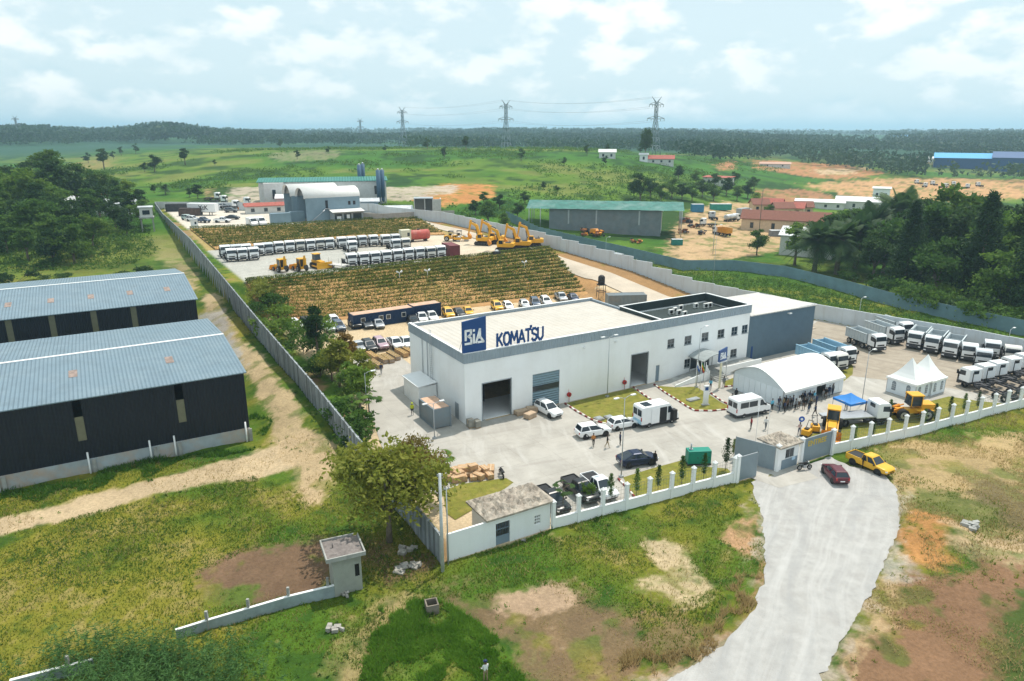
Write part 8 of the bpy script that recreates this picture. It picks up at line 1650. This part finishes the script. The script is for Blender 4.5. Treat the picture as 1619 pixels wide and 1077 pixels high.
# wood on the left
LW = []
for i in range(400):
    px, py = rng.uniform(-60, 226), rng.uniform(318, 425)
    if py > 432 - .52 * max(px, 0) * .5 and px > 120: continue
    if all((px - a) ** 2 + ((py - b) * 2.4) ** 2 > 27 ** 2 for a, b in LW): LW.append((px, py))
LW.sort()
for i, (px, py) in enumerate(LW):
    lf = ['dark', 'mid', 'dark', 'mid', 'bright', 'dark'][i % 6]; h = float(np.interp(py, [318, 345, 380, 425], [19, 16, 12, 9])) * float(rng.uniform(.75, 1.15)) * float(np.interp(px, [100, 150, 226], [1.1, .8, .55])); P = T(px, py)
    tree('broad' if i % 3 else 'tall', P, h, lf, '%s tree in the wood on the left bank, %s from the left' % ({'dark': 'dark green', 'mid': 'green', 'bright': 'lighter green'}[lf], ORD[min(i, 58)] if i < 59 else 'last'), 'trees of the wood on the left bank', wide=1.15)
for i, (px, py, h, lf) in enumerate(((60, 425, 2.6, 'mid'), (110, 408, 2.4, 'bright'), (150, 405, 2.2, 'mid'), (98, 443, 2.0, 'dark'), (226, 436, 2.6, 'dark'), (20, 448, 3.2, 'dark'), (196, 392, 2.0, 'bright'), (170, 372, 2.8, 'bright'))): tree('bush', T(px, py), h, lf, '%s bush at the foot of the left wood above the warehouses' % ({'mid': 'green', 'bright': 'light green', 'dark': 'dark'}[lf]), 'bushes below the left wood', wide=1.3)
# field trees
ft = [(140, 258, 7, 'far'), (165, 268, 11, 'tall'), (192, 246, 7, 'far'), (215, 243, 8, 'far'), (245, 272, 8, 'broad'), (229, 272, 4.5, 'broad'), (293, 261, 8.5, 'tall'), (180, 252, 6, 'far'), (262, 308, 5, 'palm'), (244, 305, 3.5, 'broad'), (313, 314, 6, 'broad'), (300, 312, 4, 'broad'), (443, 234, 7, 'far'), (470, 252, 5, 'far'), (676, 236, 7, 'far'), (703, 252, 6.5, 'far'), (824, 254, 6, 'far'), (737, 240, 9, 'tall'), (958, 262, 5, 'far'), (928, 246, 6, 'far'), (960, 240, 5, 'far'), (610, 240, 4, 'far'), (892, 262, 4, 'far'), (860, 300, 4, 'broad'), (880, 305, 3.5, 'broad'), (340, 262, 3, 'far'), (520, 243, 4, 'far'), (1012, 244, 6, 'far')]
ft.sort()
for i, (px, py, h, kd) in enumerate(ft): tree(kd, T(px, py), h * (1.25 if py < 275 else 1), 'dark' if kd != 'palm' else 'palm', 'lone dark tree on the green hillside beyond the site, %s from the left' % ORD[i], 'scattered trees on the green hill')
P, a = PT(1022, 470); tree('open', P, 21, 'dark', 'lone tall bare stemmed tree standing beside the nearest pylon', wide=.48, seed=2)
# trees behind the gully and on the slope
gt = [(772, 355, 9, 'mid'), (797, 362, 6, 'bright'), (752, 340, 6, 'dark'), (818, 345, 6, 'dark'), (790, 330, 6, 'dark'), (765, 322, 5, 'mid'), (830, 322, 5, 'dark'), (1012, 318, 13, 'mid'), (1028, 312, 9, 'dark'), (1045, 318, 8, 'mid'), (1062, 314, 10, 'mid'), (1078, 316, 8, 'dark'), (1094, 318, 8, 'mid'), (1110, 312, 9, 'dark'), (1128, 318, 8, 'mid'), (1148, 310, 10, 'dark'), (1165, 318, 8, 'mid'), (1182, 314, 9, 'dark'), (1130, 296, 8, 'dark'), (1100, 292, 8, 'mid'), (1160, 292, 8, 'dark'), (1072, 284, 8, 'dark'), (1195, 326, 7, 'bright'), (1192, 300, 8, 'dark'), (1215, 340, 5, 'mid')]
gt.sort()
for i, (px, py, h, lf) in enumerate(gt): tree('broad', T(px, py), h, lf, '%s tree on the slope behind the green roofed shed, %s from the left' % ({'mid': 'green', 'dark': 'dark green', 'bright': 'light green'}[lf], ORD[i]), 'trees behind the green roofed shed', wide=1.1)
tree('broad', T(1196, 404), 8.6, 'mid', 'broad leafy tree with a visible stem in the scrap yard', wide=.95, seed=1)
# grove on the right
gv = [(1256, 420, 9, 'bright', 'tall'), (1287, 432, 10.5, 'palm', 'palm'), (1322, 434, 11, 'palm', 'palm'), (1352, 424, 11.5, 'palm', 'palm'), (1372, 410, 13, 'palm', 'palm'), (1415, 400, 15, 'palm', 'palm'), (1340, 408, 11, 'mid', 'broad'), (1396, 432, 11, 'mid', 'broad'), (1380, 440, 9, 'dark', 'broad'), (1428, 462, 15, 'conif', 'conif'), (1452, 440, 14, 'mid', 'broad'), (1486, 430, 17, 'bright', 'broad'), (1478, 470, 10, 'mid', 'broad'), (1512, 442, 14, 'dark', 'broad'), (1540, 480, 17, 'conif', 'conif'), (1520, 470, 10, 'dark', 'broad'), (1562, 460, 14, 'mid', 'broad'), (1572, 500, 10, 'mid', 'broad'), (1592, 470, 14, 'mid', 'broad'), (1612, 508, 15, 'conif', 'conif'), (1640, 480, 15, 'dark', 'broad'), (1680, 500, 13, 'dark', 'broad'), (1300, 410, 10, 'dark', 'broad'), (1325, 400, 10, 'dark', 'broad'), (1460, 408, 13, 'dark', 'broad'), (1540, 420, 14, 'dark', 'broad'), (1600, 430, 14, 'dark', 'broad'), (1425, 425, 12, 'dark', 'broad'), (1500, 500, 5, 'mid', 'bush'), (1400, 470, 4, 'mid', 'bush'), (1440, 478, 3.5, 'bright', 'bush'), (1462, 488, 3.5, 'mid', 'bush'), (1355, 446, 2.5, 'mid', 'bush'), (1540, 505, 4, 'dark', 'bush'), (1590, 515, 4, 'mid', 'bush'), (1515, 488, 3.5, 'bright', 'bush')]
gv.sort()
for i, (px, py, h, lf, kd) in enumerate(gv): tree(kd, T(px, py), h * (1.45 if kd != 'bush' else 1.2), lf, '%s in the dark grove beyond the gully fence, %s from the left' % ({'palm': 'oil palm', 'conif': 'dark pointed conifer', 'broad': {'mid': 'green leafy tree', 'dark': 'dark leafy tree', 'bright': 'light green leafy tree'}.get(lf), 'tall': 'light green slender tree', 'bush': 'rounded bush'}[kd], ORD[i]), 'grove beyond the gully', wide=1.0 if kd in ('conif', 'palm') else 1.1)

# ---- growth nobody could count
def scatter(poly, n, hfun, leaf, size, name, label=None, clump=1, thr=None, asp=.5, zoff=0.0, inside=False):
    pl = np.array(poly); lo, hi = pl.min(0), pl.max(0); x = rng.uniform(lo[0], hi[0], n * 2); y = rng.uniform(lo[1], hi[1], n * 2); k = inpoly(x, y, poly)
    if not inside: k &= ~inpoly(x, y, COMPXY)
    if thr is not None: k &= thr(x, y)
    x, y = x[k][:n], y[k][:n]; z = HZ(x, y); h = hfun(x, y); C = np.repeat(np.column_stack([x, y, z]), clump, 0); H_ = np.repeat(h, clump); C = C + rng.normal(size=C.shape) * (H_ * .35)[:, None]; C[:, 2] = np.repeat(z, clump) + np.abs(rng.normal(size=len(C))) * H_ * .5 + zoff
    V, F = leaves(C, size * rng.uniform(.6, 1.4, len(C)), asp); return tag(part(name, npmesh(name, V, F, LM[leaf])), label, kind='stuff')
gully = [tuple(T(a, c)[:2]) for a, c in [(800, 350), (850, 378), (920, 393), (1000, 412), (1080, 432), (1160, 434), (1240, 444), (1330, 467), (1420, 493), (1500, 512), (1619, 538), (1780, 575)]] + [tuple(XY(u, v)) for u, v in [(97, -20), (87.5, 13), (79.5, 40), (75.5, 56), (69, 88)]]
scatter(gully, 9000, lambda x, y: .4 + 1.5 * fbm(x, y, 6, 301, 3) ** 1.5, 'mid', .20, 'undergrowth', clump=9); scatter(gully, 2600, lambda x, y: .5 + 1.8 * fbm(x, y, 6, 311, 3), 'bright', .20, 'undergrowth', clump=9, thr=lambda x, y: fbm(x, y, 9, 321, 3) > .54)
edge = [tuple(T(a, c)[:2]) for a, c in [(0, 330), (120, 325), (220, 345), (250, 400), (190, 425), (60, 430), (-60, 440), (-60, 340)]]
scatter(edge, 3500, lambda x, y: .6 + 1.4 * fbm(x, y, 7, 331, 3), 'mid', .24, 'undergrowth', clump=9)
grv = [tuple(T(a, c)[:2]) for a, c in [(1380, 440), (1619, 440), (1760, 470), (1760, 555), (1500, 500), (1400, 478)]]; scatter(grv, 3000, lambda x, y: .5 + 1.3 * fbm(x, y, 7, 341, 3), 'mid', .22, 'undergrowth', clump=8)
def grass(poly, n, hmin, hmax, cols, name, thr=None, w_=.05, lean=.5):
    pl = np.array(poly); lo, hi = pl.min(0), pl.max(0); x = rng.uniform(lo[0], hi[0], n * 3); y = rng.uniform(lo[1], hi[1], n * 3); wq = (fbm(x, y, 5, 461, 4) - .5) * 9; k = inpoly(x + wq, y - wq, poly) & ~inpoly(x, y, COMPXY) & ~inpoly(x, y, ROADXY)
    if thr is not None: k &= thr(x, y)
    x, y = x[k][:n], y[k][:n]; z = HZ(x, y); m = len(x); h = rng.uniform(hmin, hmax, m) * (.5 + fbm(x, y, 3, 401, 3)); a = rng.random(m) * 6.283; d = np.column_stack([np.cos(a), np.sin(a), np.zeros(m)]); b = np.column_stack([x, y, z - .03]); t = b + np.column_stack([rng.normal(size=m) * h * lean, rng.normal(size=m) * h * lean, h]); ww = (w_ * rng.uniform(.7, 1.4, m))[:, None]
    V = np.stack([b - d * ww, b + d * ww, t], 1).reshape(-1, 3); F = np.arange(3 * m).reshape(-1, 3); tag(part(name, npmesh(name, V, F, cols)), kind='stuff')
GM = leafmat('grass_blade', (.10, .18, .022), (.24, .25, .04), .22, .5, 0); GD = leafmat('grass_blade_dark', (.055, .14, .016), (.12, .22, .028), .3, .5, 0); GS = leafmat('grass_straw', (.34, .25, .11), (.50, .39, .18), .4, .5, 0); GT = leafmat('tall_grass_blade', (.085, .22, .02), (.17, .33, .04), .4, .55, 0); GR = leafmat('reed_blade', (.05, .12, .03), (.10, .18, .045), .5, .25, 0)
front = [tuple(G(a, c)) for a, c in [(-300, 800), (0, 790), (390, 715), (470, 690), (560, 730), (700, 880), (870, 835), (1190, 760), (1210, 900), (1040, 1085), (700, 1150), (-300, 1150)]]
okg = lambda x, y: (fbm(x, y, 7, 5, 4) * .5 + fbm(x, y, 1.6, 9, 4) * .5) > .40
BARE = [[tuple(G(a, c)) for a, c in q] for q in ([(300, 915), (390, 872), (470, 855), (528, 850), (535, 935), (440, 952), (330, 962)], [(765, 960), (790, 930), (905, 930), (912, 955), (790, 975)], [(1016, 858), (1045, 853), (1085, 870), (1100, 905), (1140, 925), (1060, 960), (985, 930), (1040, 890)], [(1138, 848), (1186, 805), (1200, 860), (1165, 872)], [(0, 818), (250, 757), (400, 716), (455, 700), (500, 690), (535, 720), (530, 775), (500, 812), (470, 775), (400, 752), (180, 802), (0, 845)], [(700, 945), (985, 960), (1010, 1000), (1000, 1090), (840, 1090), (780, 1010)])]
def notbare(x, y):
    k = np.ones(x.shape, bool)
    for q in BARE: k &= ~inpoly(x, y, q)
    return k
grass(front, 50000, .10, .28, GM, 'grass', lambda x, y: okg(x, y) & notbare(x, y)); grass(front, 28000, .12, .32, GD, 'grass', lambda x, y: (fbm(x, y, 5, 411, 3) > .5) & notbare(x, y)); grass(front, 14000, .15, .4, GS, 'dry_grass', lambda x, y: fbm(x, y, 6, 421, 3) > .53, .035)
grass([tuple(G(a, c)) for a, c in [(600, 960), (700, 950), (760, 985), (830, 1090), (820, 1160), (560, 1160), (600, 1050)]], 26000, .2, .5, GT, 'tall_grass', lambda x, y: fbm(x, y, 2, 451, 4) > .44, .05, .45)
grass([tuple(G(a, c)) for a, c in [(1400, 690), (1620, 640), (1800, 640), (1800, 1160), (1560, 1160), (1300, 1160), (1380, 960), (1430, 860)]], 34000, .12, .4, GS, 'dry_grass', lambda x, y: fbm(x, y, 5, 431, 3) > .46, .04); grass([tuple(G(a, c)) for a, c in [(1330, 735), (1450, 690), (1620, 640), (1800, 620), (1800, 1160), (1580, 1160), (1590, 960), (1500, 820)]], 16000, .12, .4, GM, 'grass', lambda x, y: fbm(x, y, 6, 441, 3) > .56)
grass([tuple(G(a, c)) for a, c in [(985, 1075), (1090, 1040), (1150, 990), (1195, 930), (1212, 900), (1205, 960), (1150, 1015), (1060, 1085)]], 7000, .3, .8, GS, 'dry_grass', None, .04, .4)
grass([tuple(G(a, c)) for a, c in [(0, 800), (240, 750), (390, 705), (420, 690), (420, 660), (395, 700), (240, 738), (0, 782)]], 16000, .2, .6, GD, 'grass', None, .06)
scatter(front, 1500, lambda x, y: .12 + .35 * fbm(x, y, 4, 471, 3), 'mid', .075, 'weeds', clump=16, thr=lambda x, y: (fbm(x, y, 6, 481, 3) > .5) & notbare(x, y)); scatter(front, 500, lambda x, y: .12 + .3 * fbm(x, y, 4, 471, 3), 'bright', .07, 'weeds', clump=16, thr=lambda x, y: fbm(x, y, 5, 483, 3) > .52)
wl = [tuple(XY(u, v)) for u, v in ((-16.3, -26), (-16.3, 100), (-17.6, 100), (-18, 40), (-17.8, 0), (-17.6, -26))]; scatter(wl, 900, lambda x, y: .15 + .5 * fbm(x, y, 5, 491, 3), 'mid', .09, 'weeds', clump=12)
rt = [tuple(G(a, c)) for a, c in [(1400, 690), (1620, 640), (1800, 640), (1800, 1160), (1560, 1160), (1300, 1160), (1380, 960), (1430, 860)]]; scatter(rt, 800, lambda x, y: .1 + .35 * fbm(x, y, 4, 471, 3), 'olive', .075, 'weeds', clump=14, thr=lambda x, y: fbm(x, y, 6, 485, 3) > .5)
def reeds():
    V, F = [], []                                          # feathery clump whose tips reach up from below the picture edge
    for i in range(800):
        q_ = G(float(rng.normal(240, 85)), float(rng.uniform(1035, 1150))); p = Vector((q_[0], q_[1], 0)); l = rng.uniform(1.6, 4.2); a = rng.random() * 6.28; lean = rng.uniform(.1, .5); pts = [np.array([p.x + math.cos(a) * lean * l * s ** 2, p.y + math.sin(a) * lean * l * s ** 2, p.z + l * s * (1 - .18 * s)]) for s in np.linspace(0, 1, 7)]
        for s in range(6):
            for k in range(5):
                c = pts[s] + (pts[s + 1] - pts[s]) * rng.random(); d = rng.normal(size=3); d[2] = abs(d[2]) * .4; d /= np.linalg.norm(d); w_ = np.cross(d, rng.normal(size=3)); w_ /= np.linalg.norm(w_); q = rng.uniform(.25, .6); n0 = len(V); V += [c - w_ * .03, c + w_ * .03, c + d * q + np.array([0, 0, -.12])]; F.append([n0, n0 + 1, n0 + 2])
    tag(part('reeds', npmesh('reeds', np.array(V), np.array(F), GR)), kind='stuff')
reeds()
def forest():
    n = 60000; px = rng.uniform(-500, 2200, n); d = np.exp(rng.uniform(math.log(560), math.log(4200), n)); az = np.arctan((px - CX) / FPX * math.cos(PITCH)); x, y = d * np.sin(az), d * np.cos(az)
    f = fbm(x, y, 340, 501, 4); f2 = fbm(x, y, 60, 511, 3)
    keep = ((d > 1020) & (f * .7 + f2 * .3 > .485)) | ((px > 1080) & (d > 600) & (d < 1400) & (f2 > .40) & ~((px > 1330) & (px < 1470) & (d > 820) & (d < 1050))) | ((px > 640) & (px < 1120) & (d > 780) & (f2 > .42)) | ((px < 260) & (d > 1150))
    keep &= (rng.random(n) < np.clip(d / 1500, .35, 1)) & ~((px > 1470) & (px < 1640) & (d > 720) & (d < 870)) & ~((px > 1150) & (px < 1620) & (d < 640)) & ~((px > 120) & (px < 360) & (d < 1250) & (f < .56))
    x, y, d, px = x[keep], y[keep], d[keep], px[keep]; z = HZ(x, y); h = rng.uniform(7, 15, len(x)) * (1 + .35 * sst(d, 1100, 1600)) + 14 * np.exp(-((px - 265) / 60) ** 2) * (d > 1200) + 6 * np.exp(-((px - 30) / 70) ** 2) * (d > 1200)
    C = np.repeat(np.column_stack([x, y, z]), 16, 0); hh = np.repeat(h, 16); C = C + rng.normal(size=C.shape) * np.column_stack([hh * .22, hh * .22, hh * 0]); C[:, 2] += hh * (.25 + .7 * rng.random(len(C)) ** .7)
    V, F = leaves(C, hh * .14 * rng.uniform(.7, 1.3, len(C)), .6); tag(part('forest', npmesh('forest', V, F, LM['far'])), kind='stuff')
forest()
def hedges():                                              # scrub dotted over the green hill
    n = 5200; az = np.arctan((rng.uniform(100, 1250, n) - CX) / FPX * math.cos(PITCH)); d = rng.uniform(225, 640, n); x, y = d * np.sin(az), d * np.cos(az)
    x, y = np.array(x), np.array(y); k = ~inpoly(x, y, COMPXY) & (fbm(x, y, 60, 521, 3) > .5) & (h_out(x, y) > 6) & ~inpoly(x, y, [tuple(T(a, c)[:2]) for a, c in [(340, 326), (365, 288), (640, 282), (800, 286), (800, 326), (640, 326)]]); x, y = x[k], y[k]; z = HZ(x, y); C = np.repeat(np.column_stack([x, y, z]), 14, 0) + rng.normal(size=(len(x) * 14, 3)) * np.array([1.6, 1.6, .5]); C[:, 2] += .8; V, F = leaves(C, .55, .6); tag(part('scrub', npmesh('scrub', V, F, LM['mid'])), kind='stuff')
hedges()

for i, (px, py, dg) in enumerate(((1462, 296, 20), (1476, 293, 60), (1492, 297, -20), (1508, 294, 40), (1452, 291, 80), (1528, 298, 10), (1548, 295, 60))):
    o = copy_tree(TR); put(o, T(px, py), HD(dg), 'white lorry parked on the bare orange earth far behind the grove, %s from the left' % ORD[[1, 2, 3, 4, 0, 5, 6][i]], 'lorries on the far bare earth')
for i, (px, py, l, w_, h, c) in enumerate(((1225, 264, 24, 8, 3, (.5, .3, .22)), (1440, 222, 90, 30, 9, (.10, .30, .55)), (1395, 213, 50, 20, 7, (.6, .6, .6)), (1560, 208, 80, 30, 9, (.6, .62, .65)), (1475, 256, 30, 9, 4, (.65, .65, .65)), (960, 250, 10, 7, 4, (.6, .6, .6)))):
    P = T(px, py); m = mat('far_roof_%s' % 'abcdef'[i], c, .6); house('far_hall', P, -math.atan2(P.x, P.y), l, w_, h, h * .4, M_PALE, m, 'tiny far off hall among the hazy woods, %s from the left' % ORD[[1, 3, 2, 5, 4, 0][i]], 'hall', 'far off halls', win=2)
# ================================================================== AIR
def haze():
    me = bpy.data.meshes.new('haze'); s, z0, z1 = 31000, -8, 140; v = [(x, y, z) for z in (z0, z1) for x, y in ((-s, -s), (s, -s), (s, s), (-s, s))]
    me.from_pydata(v, [], [(3, 2, 1, 0), (4, 5, 6, 7), (0, 1, 5, 4), (1, 2, 6, 5), (2, 3, 7, 6), (3, 0, 4, 7)])
    m = bpy.data.materials.new('haze'); m.use_nodes = True; t = m.node_tree; t.nodes.clear(); o = t.nodes.new('ShaderNodeOutputMaterial'); p = t.nodes.new('ShaderNodeVolumePrincipled'); p.inputs['Color'].default_value = (.56, .80, 1.0, 1); p.inputs['Density'].default_value = .00019; p.inputs['Anisotropy'].default_value = .3; t.links.new(p.outputs[0], o.inputs['Volume']); me.materials.append(m)
    tag(part('haze', me), kind='stuff')
haze()
